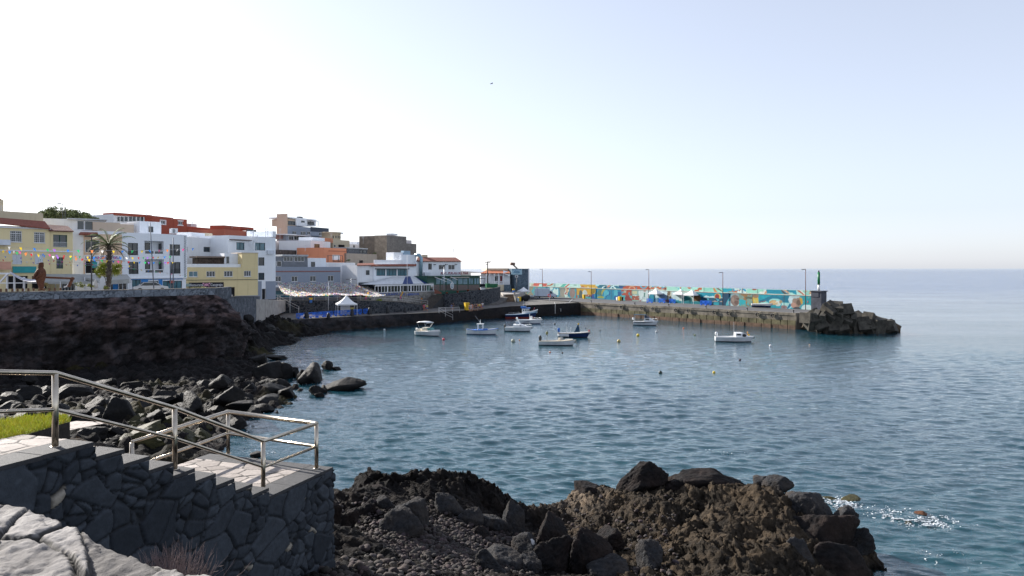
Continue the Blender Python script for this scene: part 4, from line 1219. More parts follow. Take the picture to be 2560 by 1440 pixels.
def pier_fittings():
 r = rng(8)
 for k, px in enumerate((1491, 1555, 1606, 1634, 1691, 1723, 1787, 1822, 1895, 1933)):
  # where the sight line at this photo column meets the pier edge
  x = (px - 1280) / F
  t = (x * PA[1] - PA[0]) / (PU[0] - x * PU[1])
  root = thing('rubber_fender', 'black rubber fender on a pale rope, ' + ['first from the shore', 'second from the shore', 'third from the shore', 'fourth from the shore, with a pipe below', 'fifth from the shore', 'sixth from the shore, behind the cabin boat', 'seventh from the shore', 'eighth from the shore', 'ninth from the shore', 'nearest the pier end'][k], 'fender', pp(t, -0.12, 2.55), group='rubber fenders along the pier')
  root.rotation_euler = (0, 0, math.atan2(PU[1], PU[0]))
  rg = MB()
  n = 18
  R, q = 0.30, 0.13
  for i in range(n):
   a = 2 * math.pi * i / n
   rg.v += [((R + q * math.cos(b)) * math.cos(a), -0.15 + q * math.sin(b), (R + q * math.cos(b)) * math.sin(a)) for b in np.linspace(0, 2 * math.pi, 8, endpoint=False)]
  for i in range(n):
   for j in range(8):
    rg.f.append((i * 8 + j, i * 8 + (j + 1) % 8, ((i + 1) % n) * 8 + (j + 1) % 8, ((i + 1) % n) * 8 + j)); rg.m.append(0)
  rg.build('tyre', BLACKRUBBER, root, True)
  MB().tube([(0.15, -0.3, 0.25), (0.45, -0.22, 0.45), (0.8, 0.0, 0.62)], 0.05, 6).build('rope', paint('pale_rope', (0.42, 0.37, 0.27), 0.9, 0.2, 9), root)
  MB().tube([(0.8, -0.02, 0.62), (0.55, -0.25, 0.1), (0.35, -0.26, -0.5)], 0.05, 6).build('rope', paint('pale_rope', (0.42, 0.37, 0.27)), root)
 for k, px in enumerate((1475, 1584, 1669, 1762, 1865, 1984)):
  x = (px - 1280) / F
  t = (x * PA[1] - PA[0]) / (PU[0] - x * PU[1])
  o = MB().lathe([(0.22, 0), (0.20, 0.05), (0.13, 0.12), (0.12, 0.38), (0.21, 0.46), (0.20, 0.54), (0, 0.57)], n=12).build('mooring_bollard', DARKMETAL, smooth=True)
  o.location = pp(min(t, PL - 0.8), 0.4, PZT + 0.05)
  tag(o, 'small black iron bollard on the pier edge, ' + ['where quay and pier meet', 'above the second and third fender', 'left of the paired white tents', 'right of the paired white tents', 'above the eighth fender', 'at the very end of the pier'][k], 'bollard', 'bollards on the pier edge')
pier_fittings()
# ------------------------------------------------------------------ the painted sea wall on the pier
MA, MBp = np.array((4.0, 237.2)), np.array((65.0, 151.6))
def hexc(h):
 return tuple(((int(h[i:i + 2], 16) / 255) ** 2.2) for i in (0, 2, 4))
def mural():
 root = thing('painted_sea_wall', 'long sea wall on the pier painted with a colourful teal, orange and coral mural of faces and sea scenes', 'wall', (0, 0, 0))
 d = MBp - MA; Lw = np.linalg.norm(d); du = d / Lw; dn = np.array((du[1], -du[0]))
 def X_of(px, off):                      # photo column -> metres along the wall
  x = (px - 1280) / F
  o = MA - dn * off
  return (x * o[1] - o[0]) / (du[0] - x * du[1])
 def paint_panel(name, off, zb, zt, base, shapes, res=0.11):
  n = int(Lw / res); k = max(8, int((zt - zb) / res))
  s = np.linspace(0, Lw, n); v = np.linspace(0, 1, k)
  S_, V_ = np.meshgrid(s, v, indexing='ij')
  o = MA - dn * off
  xw, yw = o[0] + du[0] * S_, o[1] + du[1] * S_
  px = 1280 + F * xw / yw
  P_ = np.stack([S_.ravel() * 0.5, V_.ravel() * 1.2, S_.ravel() * 0], 1)
  wob = 3.0 * vnoise(P_ * 2.2, 3).reshape(S_.shape)
  col = np.zeros((*S_.shape, 3)); col[:] = hexc(base)
  for sh in shapes:
   kind, c = sh[0], hexc(sh[1])
   if kind == 'r':                  # rectangle in photo columns and height fraction
    _, _, a, b, lo, hi = sh
    msk = (px + wob > a) & (px + wob < b) & (V_ > lo) & (V_ < hi)
   elif kind == 'e':                # ellipse
    _, _, cx, cv, rx, rv = sh
    msk = ((px - cx) / rx) ** 2 + ((V_ - cv) / rv) ** 2 < 1
   elif kind == 'o':                # ring
    _, _, cx, cv, rx, rv, w = sh
    q = ((px - cx) / rx) ** 2 + ((V_ - cv) / rv) ** 2
    msk = (q < 1) & (q > (1 - w) ** 2)
   elif kind == 'p':                # polygon
    poly = sh[2]; msk = np.zeros(S_.shape, bool); j = len(poly) - 1
    for i in range(len(poly)):
     xi, yi = poly[i]; xj, yj = poly[j]
     msk ^= ((yi > V_) != (yj > V_)) & (px < (xj - xi) * (V_ - yi) / (yj - yi + 1e-9) + xi); j = i
   elif kind == 'n':                # speckle of colour inside a column range
    _, _, a, b, lo, hi, thr, sc, sd = sh
    msk = (px > a) & (px < b) & (V_ > lo) & (V_ < hi) & (fbm(np.stack([S_.ravel() * sc, V_.ravel() * sc * 2.6, S_.ravel() * 0], 1), 3, sd).reshape(S_.shape) > thr)
   col[msk] = c
  col *= np.array((0.84, 1.04, 1.08))
  # weathering of the paint itself
  col *= (1 + 0.18 * fbm(P_ * 3.1, 4, 9).reshape(S_.shape))[..., None]
  Vv = np.stack([xw.ravel(), yw.ravel(), (zb + (zt - zb) * V_).ravel()], 1)
  return grid_mesh(name, Vv, n, k, MURAL, root, False, np.clip(col.reshape(-1, 3), 0, 1))
 zl, zt = 6.15, 7.3
 up = [('r', 'd8d8c8', 1300, 1345, 0, 1), ('n', 'c9a38a', 1308, 1340, 0, 1, 0.0, 1.2, 3), ('r', 'd9564a', 1335, 1368, 0, 1), ('e', 'cfe8de', 1352, .2, 5, .5), ('p', 'c8603a', [(1368, .1), (1378, .3), (1386, 1), (1380, 1), (1374, .5), (1368, .4)]),
   ('r', 'cfe6da', 1386, 1450, 0, 1), ('p', '5fb8a5', [(1400, 0), (1408, .9), (1416, .9), (1410, 0)]), ('p', 'd04a34', [(1411, 0), (1421, .9), (1425, .9), (1416, 0)]), ('e', '7f8f80', 1438, .7, 4, .15),
   ('r', 'e8a83c', 1450, 1494, 0, 1), ('p', 'c87a50', [(1450, 0), (1456, .6), (1466, .1)]), ('p', 'f0dcb0', [(1468, 0), (1470, .6), (1473, 0)]), ('r', '0f6f86', 1494, 1553, 0, 1), ('p', 'bfe8ee', [(1490, .9), (1499, .9), (1495, .5), (1488, .6)]),
   ('o', 'e8f4f0', 1522, -.1, 18, 1.0, .18), ('p', 'e8907a', [(1517, .3), (1520, 1), (1527, 1), (1524, .4)]), ('o', 'e8f4f0', 1540, 0, 14, 1.0, .18), ('r', '0b4f86', 1549, 1561, .0, .95),
   ('r', 'c85238', 1556, 1625, 0, 1), ('p', '0f5f78', [(1552, .95), (1562, .95), (1566, .7), (1558, .6)]), ('o', 'e89a78', 1580, -.2, 10, 1.1, .3), ('o', '2fb4cf', 1609, 1.0, 9, .7, .35), ('r', '2fa8c0', 1588, 1592, 0, .6),
   ('r', 'd8e2d6', 1625, 1665, 0, 1), ('n', 'cc6844', 1622, 1668, .2, 1, .05, .8, 5), ('n', '35a8c8', 1630, 1668, .3, 1, .22, .8, 6), ('r', 'b8e4d0', 1665, 1760, 0, 1), ('n', 'd0603a', 1700, 1755, .1, .9, .18, .55, 7), ('n', '2fa8cf', 1690, 1740, .4, 1, .25, .6, 8),
   ('r', '9fdcc6', 1760, 1806, 0, 1), ('p', 'e08a58', [(1786, 0), (1782, .95), (1787, .95), (1793, 0)]), ('p', '7a3a30', [(1790, .9), (1806, .1), (1810, .0), (1796, .95)]), ('r', '1aa6b8', 1806, 1834, 0, 1), ('n', 'd07a50', 1818, 1840, .2, 1, .1, .8, 9),
   ('r', 'f0f2ea', 1834, 1866, 0, 1), ('n', '2a9cc0', 1832, 1866, .3, 1, .12, .9, 10), ('n', 'd86a3a', 1832, 1872, 0, .7, .25, .8, 11), ('r', 'a8dcc4', 1866, 1906, 0, 1), ('e', 'a85a48', 1886, .9, 6, .2), ('p', 'f2e8dc', [(1896, .3), (1908, .5), (1916, 1), (1920, 1), (1912, 0), (1902, 0)]), ('p', 'e09a78', [(1910, 0), (1917, 1), (1921, 1), (1915, 0)]),
   ('r', '0f8ca4', 1917, 1990, 0, 1), ('p', '5a4038', [(1951, 1), (1960, .1), (1971, .0), (1962, .4), (1954, 1)]), ('p', 'e8a98a', [(1955, 1), (1966, .4), (1974, 0), (1982, 0), (1972, .6), (1962, 1)]), ('p', 'b8e2d6', [(1970, .5), (1978, .5), (1990, 0), (1976, 0)]),
   ('p', 'c85a3c', [(1990, 1), (2008, 0), (2013, 0), (1998, 1)]), ('p', 'f2f0e2', [(1998, 1), (2011, .1), (2014, .2), (2004, 1)]), ('r', '86ccc0', 2014, 2026, 0, 1), ('r', 'a5cfc0', 2008, 2030, .3, 1), ('o', 'f2f6f4', 2034, -.2, 9, 1.2, .3), ('e', '1f8ec0', 2042, .6, 4, .5), ('n', 'd0a080', 2012, 2050, .2, 1, .25, .9, 12)]
 lo = [('n', '9a8a74', 1300, 1345, 0, 1, -.05, .9, 21), ('r', '2f9fb5', 1365, 1400, 0, 1), ('n', 'dfe8e0', 1365, 1396, .2, 1, .12, .7, 22), ('r', '8f8f88', 1399, 1413, 0, 1), ('e', 'a8988a', 1407, .45, 6, .4), ('r', 'd8e0d4', 1413, 1424, 0, 1), ('n', 'c05a5a', 1412, 1426, .3, 1, .1, 1.2, 23),
   ('p', 'e2b08a', [(1413, .8), (1418, .4), (1426, .1), (1430, 0), (1424, .5), (1416, 1)]), ('r', '1f8aa0', 1421, 1428, .1, .9), ('e', 'a08078', 1431, .5, 7, .5), ('r', '7a6058', 1427, 1438, .9, 1), ('r', '1f7a90', 1438, 1442, 0, 1), ('n', 'b05a4a', 1440, 1452, 0, .6, 0, .9, 24),
   ('r', 'e0a030', 1441, 1487, .32, 1), ('p', '55605c', [(1446, 0), (1449, .8), (1454, .8), (1458, .3), (1456, 0)]), ('e', 'd8d4cc', 1462, .5, 6, .35), ('r', 'b06a58', 1466, 1480, .2, .4), ('r', '9a7a20', 1479, 1485, .3, 1), ('e', '1a4f9a', 1484, .2, 5, .3),
   ('r', '0f8aac', 1487, 1553, 0, 1), ('n', '4f7a70', 1488, 1520, .1, .9, .02, .6, 25), ('p', 'b8a850', [(1503, .6), (1506, .95), (1514, .98), (1508, .7), (1505, .4)]), ('e', 'a8a450', 1502, .2, 9, .12), ('n', '0a5f98', 1510, 1553, 0, .8, .08, .5, 26), ('n', '55b4c4', 1510, 1552, .1, 1, .2, .6, 27),
   ('r', 'c04f3a', 1553, 1579, .25, 1), ('e', '3f9fae', 1557, .75, 2, .13), ('r', 'b8b4a0', 1562, 1567, .7, .95), ('e', '3f9fae', 1573, .65, 2.2, .14), ('r', 'b87a70', 1551, 1579, 0, .36), ('n', '4fb0b4', 1549, 1580, 0, .5, 0, .9, 28), ('n', '9a3a3a', 1560, 1580, 0, .5, .15, .9, 29),
   ('r', '9ab0a4', 1579, 1598, 0, 1), ('r', 'd8c8a0', 1582, 1594, .62, .9), ('e', 'd8dcd4', 1587, .38, 8, .2), ('n', 'b05a48', 1580, 1600, .1, .5, .1, 1, 30), ('r', 'e4e4e0', 1598, 1623, 0, 1), ('n', 'c4c8c8', 1598, 1623, 0, 1, .12, 1, 31), ('r', 'c06050', 1608, 1615, .9, .97), ('r', '6f8f84', 1608.5, 1614, .42, .8), ('p', 'b04040', [(1596, 0), (1604, .16), (1602, 0)]),
   ('r', 'e8ecec', 1623, 1670, .4, 1), ('e', '1a8fa4', 1630, .25, 8, .5), ('e', '0a6f98', 1655, .1, 22, .32), ('r', 'a04a3a', 1658, 1672, .08, .22), ('e', '8fa0bc', 1658, .45, 12, .25), ('r', 'd8c8b4', 1668, 1680, .3, 1), ('n', '8a6a50', 1668, 1684, .2, 1, 0, 1, 32),
   ('r', 'dde4e0', 1680, 1700, .3, 1), ('r', 'e0e0d0', 1698, 1735, .2, 1), ('e', '0a6a6c', 1718, .3, 13, .38), ('r', '6a4a38', 1733, 1753, .25, .75), ('e', '8a5a38', 1740, .5, 6, .2), ('r', '0f7f88', 1688, 1752, 0, .2),
   ('r', '149aae', 1752, 1828, .6, 1), ('r', '0c5670', 1752, 1828, 0, .62), ('p', 'e8f0ec', [(1758, .62), (1765, .76), (1774, .68), (1782, .74), (1790, .65), (1800, .62), (1826, .64), (1826, .6), (1758, .6)]), ('e', 'f0c060', 1794, .68, 8, .27), ('e', 'a83a38', 1793, .7, 5.5, .22), ('e', '0c5670', 1794, .4, 8, .2),
   ('n', '5fb8c0', 1768, 1826, 0, .55, .2, .8, 33), ('p', 'e0b8a8', [(1780, .3), (1787, .36), (1795, .3)]), ('p', 'e0b8a8', [(1798, .28), (1803, .36), (1811, .28)]), ('r', '1fa0ac', 1785, 1797, .02, .26), ('p', '0a4a68', [(1806, 1), (1828, 1), (1812, .0), (1806, .0)]),
   ('r', 'd0d8d8', 1820, 1850, 0, .35), ('e', 'a8b0b0', 1838, .75, 12, .25), ('e', '98786e', 1838, .45, 11.5, .44), ('e', '7a5a52', 1841, .3, 5, .16), ('e', '6a4e48', 1844, .58, 5, .05), ('e', 'b08e80', 1833, .5, 3, .2), ('r', '8fa090', 1848, 1882, 0, 1), ('n', 'a8764c', 1848, 1884, 0, 1, .02, 1.1, 34), ('n', '2fb0b8', 1848, 1884, 0, 1, .22, 1, 35), ('n', '6a6a58', 1852, 1882, .1, .8, .2, 1, 36),
   ('r', '1fa0b0', 1883, 1985, 0, 1), ('p', '0a7a94', [(1886, .9), (1898, .5), (1912, .7), (1930, .95), (1955, .9), (1972, .98), (1972, .5), (1898, .45)]), ('e', 'e0b050', 1888, .55, 8, .4), ('p', 'd8c878', [(1884, .6), (1890, 0), (1893, 0), (1888, .6)]), ('p', 'e0c060', [(1890, .6), (1896, 0), (1899, 0), (1895, .6)]), ('e', 'a07a60', 1889, .85, 8, .14),
   ('e', 'b0e4d8', 1911, .22, 13, .26), ('e', '35b8b4', 1908, .12, 8, .16), ('p', '8a5a58', [(1896, .42), (1910, .5), (1916, .58), (1912, .44), (1898, .36)]), ('e', 'a4dcd4', 1938, .5, 16, .22), ('e', 'd89a60', 1934, .42, 11, .18), ('e', 'e8e0d4', 1945, .36, 7, .2), ('e', 'b89878', 1952, .5, 4, .12), ('p', 'd8a078', [(1920, .25), (1928, .42), (1930, .34), (1921, .2)]), ('n', 'e8b888', 1925, 1944, .3, .55, .1, 1.6, 37),
   ('r', 'b8dcd4', 1955, 1972, .0, .45), ('e', 'a07878', 1960, .12, 8, .14), ('p', '0a7a9c', [(1966, 0), (1976, .5), (1979, .3), (1974, .05)]), ('p', 'a8dce0', [(1970, 0), (1979, .3), (1983, .25), (1974, 0)]), ('e', 'dde4e6', 1980, .68, 9, .32), ('e', 'a88474', 1992, .52, 11.5, .42), ('e', '7a5e50', 1996, .5, 5, .2), ('e', 'c8907e', 1984, .3, 7, .2), ('e', 'c4cccc', 1988, .92, 12, .12), ('p', 'e8a838', [(1998, .9), (2005, .8), (2008, .55), (2004, .35), (2001, .6)]), ('e', '4a4a50', 1992, .05, 9, .14), ('r', '5a4a44', 1995, 2001, .38, .42),
   ('r', '2a9ca4', 2006, 2046, .35, 1), ('n', '7ab0a8', 2006, 2040, .3, 1, .05, .8, 38), ('e', 'e4e8e4', 2018, .12, 14, .26), ('e', '1a8ac0', 2035, .55, 7, .16), ('e', '8a6a60', 2040, .8, 4, .12), ('n', 'c0a898', 2028, 2050, 0, .4, 0, .8, 39)]
 m = MB()
 dn3 = lambda t, off, z: tuple(MA + du * t - dn * off) + (z,)
 m.prism([dn3(0, 0.01, 0)[:2], dn3(Lw, 0.01, 0)[:2], dn3(Lw, 1.6, 0)[:2], dn3(0, 1.6, 0)[:2]], 2.0, 6.1)
 m.prism([dn3(0, 0.93, 0)[:2], dn3(Lw, 0.93, 0)[:2], dn3(Lw, 1.6, 0)[:2], dn3(0, 1.6, 0)[:2]], 6.11, 7.28)
 m.prism([dn3(0, -.06, 0)[:2], dn3(Lw, -.06, 0)[:2], dn3(Lw, 0.90, 0)[:2], dn3(0, 0.90, 0)[:2]], 6.12, 6.22)
 m.build('wall_body', paint('pale_wall_concrete', (0.42, 0.38, 0.33), 0.9, 0.2, 0.8), root)
 paint_panel('lower_mural', 0.0, 3.1, 6.11, '4fa8b0', lo)
 paint_panel('upper_mural', 0.92, 6.22, 7.29, 'bfe0d4', up)
 j = MB()
 for px in (1398, 1528, 1580, 1881, 1960):
  t = X_of(px, 0); j.box(dn3(t, -0.004, 4.6), (0.10, 0.02, 3.0), math.atan2(du[1], du[0]))
 for px in (1590, 1760, 1894, 1970):
  t = X_of(px, 0.92); j.box(dn3(t, 0.915, 6.75), (0.10, 0.02, 1.06), math.atan2(du[1], du[0]))
 j.build('expansion_joint', DARKMETAL, root)
MURAL = attrmat('mural_paint', 0.8, 0.12, 3, 0.0, mul=0.60)
mural()
# ------------------------------------------------------------------ the town
TILE = None
def tile_material(name, c):
 if name in _mats: return _mats[name]
 m, nt, b, N, L = newmat(name)
 v = coords(nt)
 w = N.new('ShaderNodeTexWave'); w.inputs['Scale'].default_value = 1.6; w.inputs['Distortion'].default_value = 0.4
 L.new(v, w.inputs['Vector'])
 n = noise(nt, v, 2.5, 6, 0.7)
 L.new(mixc(nt, 1.0, ramp(nt, w.outputs['Fac'], [(0.2, tuple(x * .6 for x in c)), (0.7, c)]), ramp(nt, n, [(.3, (.7,) * 3), (.7, (1.25,) * 3)]), 'MULTIPLY'), b.inputs['Base Color'])
 b.inputs['Roughness'].default_value = 0.85
 L.new(bump(nt, w.outputs['Fac'], 0.05), b.inputs['Normal'])
 _mats[name] = m
 return m
TILE = tile_material('red_roof_tiles', (0.30, 0.085, 0.05))
TILE_O = tile_material('orange_roof_tiles', (0.62, 0.17, 0.06))
FR_WHITE = paint('white_window_frame', (0.75, 0.76, 0.78), 0.5, 0.05)
FR_DARK = paint('dark_window_frame', (0.035, 0.04, 0.045), 0.5, 0.1)
FR_GREEN = paint('green_window_frame', (0.02, 0.085, 0.06), 0.5, 0.1)
FR_BLUE = paint('blue_window_frame', (0.03, 0.14, 0.35), 0.5, 0.1)
SHUT = paint('pale_shutter', (0.62, 0.66, 0.72), 0.6, 0.08)
VOID = paint('dark_interior', (0.012, 0.012, 0.014), 0.9, 0.1)
class House:
 def __init__(s, name, label, x0, x1, d0, d1, ytop, zb, dep, mat, holes=(), cat='building', par=0.6, roof=True, group=None, zt=None):
  s.A = np.array(((x0 - 1280) / F * d0, d0)); s.B = np.array(((x1 - 1280) / F * d1, d1))
  d = s.B - s.A; s.L = float(np.hypot(*d)); s.u = d / s.L; s.n = np.array((s.u[1], -s.u[0]))
  s.zt = zt if zt is not None else CH + (HZ - ytop) / F * d0
  s.zb, s.dep = zb, dep
  s.rz = math.atan2(s.u[1], s.u[0])
  s.root = thing(name, label, cat, (s.A[0], s.A[1], zb), s.rz, group)
  s.mat = mat
  H = [s.rect(*h[:4]) + h[4:] for h in holes]
  s.walls(H, par, roof)
  for h in H:
   s.window(*h)
 # local frame: x along the front, y into the house, z above zb
 def ux(s, px, off=0.0):
  x = (px - 1280) / F
  o = s.A + s.n * off
  return (x * o[1] - o[0]) / (s.u[0] - x * s.u[1])
 def z(s, py, px, off=0.0):
  d = s.A[1] + s.n[1] * off + s.u[1] * s.ux(px, off)
  return CH + (HZ - py) / F * d - s.zb
 def rect(s, xa, ya, xb, yb, off=0.0):
  a, b = s.ux(xa, off), s.ux(xb, off); m = (xa + xb) / 2
  return (a, b, s.z(yb, m, off), s.z(ya, m, off))
 def walls(s, H, par, roof):
  m = MB(); L_, T, D = s.L, s.zt - s.zb, s.dep
  us = sorted({0, L_} | {v for h in H for v in h[:2] if 0 < v < L_}); zs = sorted({0, T} | {v for h in H for v in h[2:4] if 0 < v < T})
  for a, b in zip(us[:-1], us[1:]):
   for c, d in zip(zs[:-1], zs[1:]):
    if b - a < 1e-4 or d - c < 1e-4: continue
    mu, mz = (a + b) / 2, (c + d) / 2
    if any(h[0] < mu < h[1] and h[2] < mz < h[3] for h in H): continue
    m.poly([(a, 0, c), (b, 0, c), (b, 0, d), (a, 0, d)])
  for h in H:
   a, b, c, d = h[:4]; r = 1.3 if h[4] == 'balcony' else 0.2
   m.poly([(a, 0, c), (a, 0, d), (a, r, d), (a, r, c)]).poly([(b, 0, d), (b, 0, c), (b, r, c), (b, r, d)])
   m.poly([(a, 0, c), (a, r, c), (b, r, c), (b, 0, c)]).poly([(a, 0, d), (b, 0, d), (b, r, d), (a, r, d)])
   if h[4] == 'balcony':
    m.poly([(a, r, c), (a, r, d), (b, r, d), (b, r, c)])
  m.poly([(0, D, 0), (0, 0, 0), (0, 0, T), (0, D, T)]).poly([(L_, 0, 0), (L_, D, 0), (L_, D, T), (L_, 0, T)]).poly([(L_, D, 0), (0, D, 0), (0, D, T), (L_, D, T)])
  if roof and par:
   w = 0.18
   for (a, b, c, d) in (((0, 0), (L_, 0), (L_ - w, w), (w, w)), ((L_, 0), (L_, D), (L_ - w, D - w), (L_ - w, w)), ((L_, D), (0, D), (w, D - w), (L_ - w, D - w)), ((0, D), (0, 0), (w, w), (w, D - w))):
    m.poly([(*a, T), (*b, T), (*c, T), (*d, T)])
    m.poly([(*d, T), (*c, T), (*c, T - par), (*d, T - par)])
   m.poly([(w, w, T - par), (L_ - w, w, T - par), (L_ - w, D - w, T - par), (w, D - w, T - par)])
  elif roof:
   m.poly([(0, 0, T), (L_, 0, T), (L_, D, T), (0, D, T)])
  m.build('wall', s.mat, s.root)
 def window(s, a, b, c, d, kind, *o):
  fr = {'white': FR_WHITE, 'dark': FR_DARK, 'green': FR_GREEN, 'blue': FR_BLUE}
  w, h = b - a, d - c; f = 0.07
  opt = o[0] if o else 'white'
  if kind == 'win' or kind == 'grid' or kind == 'rail' or kind == 'teal':
   n = o[1] if len(o) > 1 else 2
   m = MB()
   y = 0.10
   for (p, q) in (((a + f / 2, y, c), (a + f / 2, y, d)), ((b - f / 2, y, c), (b - f / 2, y, d)), ((a, y, c + f / 2), (b, y, c + f / 2)), ((a, y, d - f / 2), (b, y, d - f / 2))):
    m.bar(p, q, f)
   for i in range(1, n):
    x = a + w * i / n; m.bar((x, y, c + f), (x, y, d - f), f * 0.9)
   if kind == 'grid':
    m.bar((a + f, y, c + h * .76), (b - f, y, c + h * .76), f)
    for i in range(1, 6):
     x = a + w * i / 6; m.bar((x, y + .01, c + f), (x, y + .01, d - f), 0.025)
    for i in range(1, 4):
     z = c + h * .76 * i / 4; m.bar((a + f, y + .01, z), (b - f, y + .01, z), 0.025)
   o_ = m.build('window', fr[opt], s.root)
   MB().poly([(a, 0.14, c), (b, 0.14, c), (b, 0.14, d), (a, 0.14, d)]).build('pane', GLASS_TEAL if kind == 'teal' else GLASS, o_)
   if kind == 'rail':
    r = MB(); t = c + min(1.0, h * .4)
    r.bar((a, -.05, t), (b, -.05, t), .04); r.bar((a, -.05, c + .06), (b, -.05, c + .06), .03)
    for x in np.arange(a, b + .01, 0.14): r.bar((x, -.05, c + .05), (x, -.05, t), .02)
    r.build('balcony_rail', FR_DARK if opt == 'dark' else FR_WHITE, s.root)
   elif opt == 'white':
    MB().box(((a + b) / 2, -0.03, c - 0.035), (w + .14, 0.14, 0.06)).build('window_sill', FR_WHITE, o_)
  elif kind == 'shut':
   m = MB()
   for x0, x1 in ((a, (a + b) / 2 - .015), ((a + b) / 2 + .015, b)):
    m.box(((x0 + x1) / 2, 0.09, (c + d) / 2), (x1 - x0, .05, h - .02))
    for z in np.arange(c + .12, d - .05, .11): m.box(((x0 + x1) / 2, 0.055, z), (x1 - x0 - .12, .02, .05))
   m.build('shutter', SHUT, s.root)
   MB().poly([(a, 0.19, c), (b, 0.19, c), (b, 0.19, d), (a, 0.19, d)]).build('shadow_gap', VOID, s.root)
  elif kind == 'open':
   mat = o[0] if o and not isinstance(o[0], str) else VOID
   MB().poly([(a, 0.195, c), (b, 0.195, c), (b, 0.195, d), (a, 0.195, d)]).build('opening', mat, s.root)
  elif kind == 'balcony':
   dr = MB(); x0, x1 = a + w * .25, a + w * .48
   o_ = dr.bar((x0, 1.27, c), (x0, 1.27, d - .3), .07).bar((x1, 1.27, c), (x1, 1.27, d - .3), .07).bar((x0, 1.27, d - .3), (x1, 1.27, d - .3), .07).build('balcony_door', FR_DARK, s.root)
   MB().poly([(x0, 1.285, c), (x1, 1.285, c), (x1, 1.285, d - .3), (x0, 1.285, d - .3)]).build('pane', GLASS, o_)
   MB().box((a + w * .93, 0.8, c + h * .42), (.03, .7, h * .84)).build('side_door', FR_DARK, s.root)
   r = MB()
   r.box(((a + b) / 2, 0.06, c + .55), (w, .10, 0.10)); r.box((a + .06, .06, c + .3), (.12, .1, .5)); r.box((b - .06, .06, c + .3), (.12, .1, .5)); r.box(((a + b) / 2, .06, c + .3), (.16, .1, .5))
   r.box(((a + b) / 2, .06, c + .05), (w, .1, .1))
   r.build('balustrade', s.mat, s.root)
   MB().poly([(a + .1, .09, c + .1), (b - .1, .09, c + .1), (b - .1, .09, c + .5), (a + .1, .09, c + .5)]).build('balustrade_glass', GLASS, s.root)
 def add(s, name, xa, ya, xb, yb, o0, o1, mat, parent=None, bevel=0):
  """relief box on the front between offsets o0 and o1 (metres in front of it)"""
  a, b, c, d = s.rect(xa, ya, xb, yb, (o0 + o1) / 2)
  return MB().box(((a + b) / 2, -(o0 + o1) / 2, (c + d) / 2), (b - a, abs(o1 - o0), d - c)).build(name, mat, parent or s.root)
 def upper(s, name, xa, ya, xb, yb, back, dep, mat, holes=()):
  """a smaller volume standing back from the front; pixels are read on its own front plane"""
  a, b, c, d = s.rect(xa, ya, xb, yb, -back)
  o = MB().box(((a + b) / 2, back + dep / 2, (c + d) / 2), (b - a, dep, d - c)).build(name, mat, s.root)
  for hx in holes:
   ha, hb, hc, hd = s.rect(*hx[:4], -back)
   y = back - 0.03
   m = MB(); f = .07
   for (p, q) in (((ha, y, hc), (ha, y, hd)), ((hb, y, hc), (hb, y, hd)), ((ha, y, hc), (hb, y, hc)), ((ha, y, hd), (hb, y, hd))): m.bar(p, q, f)
   n = hx[5] if len(hx) > 5 else 2
   for i in range(1, n): m.bar((ha + (hb - ha) * i / n, y, hc), (ha + (hb - ha) * i / n, y, hd), f * .8)
   w_ = m.build('window', {'white': FR_WHITE, 'dark': FR_DARK, 'green': FR_GREEN, 'blue': FR_BLUE}[hx[4]], o)
  if holes:
   g = MB()
   for hx in holes:
    ha, hb, hc, hd = s.rect(*hx[:4], -back); y = back - 0.012
    g.poly([(ha, y, hc), (hb, y, hc), (hb, y, hd), (ha, y, hd)])
   g.build('panes', GLASS, o)
  return o
 def tiles(s, front, back, out, rise_mat=None, th=0.14):
  """tile roof strip: front edge pixels (xa, ya, xb, yb) in front by out, back edge pixels set back"""
  mat = rise_mat or TILE
  (xa, ya, xb, yb), (xc, yc, xd, yd, bk) = front, back
  P0 = lambda px, py, off: (s.ux(px, off), -off, s.z(py, px, off))
  q = [P0(xa, ya, out), P0(xb, yb, out), P0(xd, yd, -bk), P0(xc, yc, -bk)]
  m = MB(); m.poly(q).poly([(x, y, z - th) for x, y, z in q][::-1])
  for i in range(4):
   a, b = q[i], q[(i + 1) % 4]
   m.poly([(a[0], a[1], a[2] - th), (b[0], b[1], b[2] - th), b, a])
  return m.build('tiled_roof', mat, s.root)
 def text(s, body, xa, ya, xb, yb, off, mat, parent=None, ext=0.03, name='lettering'):
  a, b, c, d = s.rect(xa, ya, xb, yb, off)
  cu = bpy.data.curves.new(name, 'FONT'); cu.body = body; cu.size = 1; cu.extrude = ext; cu.align_x = 'LEFT'
  o = bpy.data.objects.new(name, cu); COL.objects.link(o)
  cu.materials.append(mat)
  bpy.context.view_layer.update()
  w, h = o.dimensions[0], o.dimensions[1]
  bb = tuple(o.bound_box[0])
  sx, sy = (b - a) / w, (d - c) / h
  me = bpy.data.meshes.new_from_object(o)
  bpy.data.objects.remove(o)
  o = bpy.data.objects.new(name, me); COL.objects.link(o)
  o.parent = parent or s.root
  o.rotation_euler = (math.radians(90), 0, 0)
  o.scale = (sx, sy, 1)
  o.location = (a - bb[0] * sx, -off - ext, c - bb[1] * sy)
  return o
W_ = lambda k=1.0: None
PL_WHITE = plaster('white_plaster', (0.82, 0.85, 0.89), 0.15)
PL_WHITE2 = plaster('greyish_white_plaster', (0.76, 0.77, 0.79), 0.25)
PL_YEL = plaster('yellow_plaster', (0.76, 0.64, 0.38), 0.15)
PL_YEL2 = plaster('worn_yellow_plaster', (0.74, 0.61, 0.34), 0.3)
PL_PEACH = plaster('peach_plaster', (0.68, 0.50, 0.36))
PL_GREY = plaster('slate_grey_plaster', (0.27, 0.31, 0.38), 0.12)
PL_RED = plaster('brick_red_plaster', (0.34, 0.085, 0.055), 0.12)
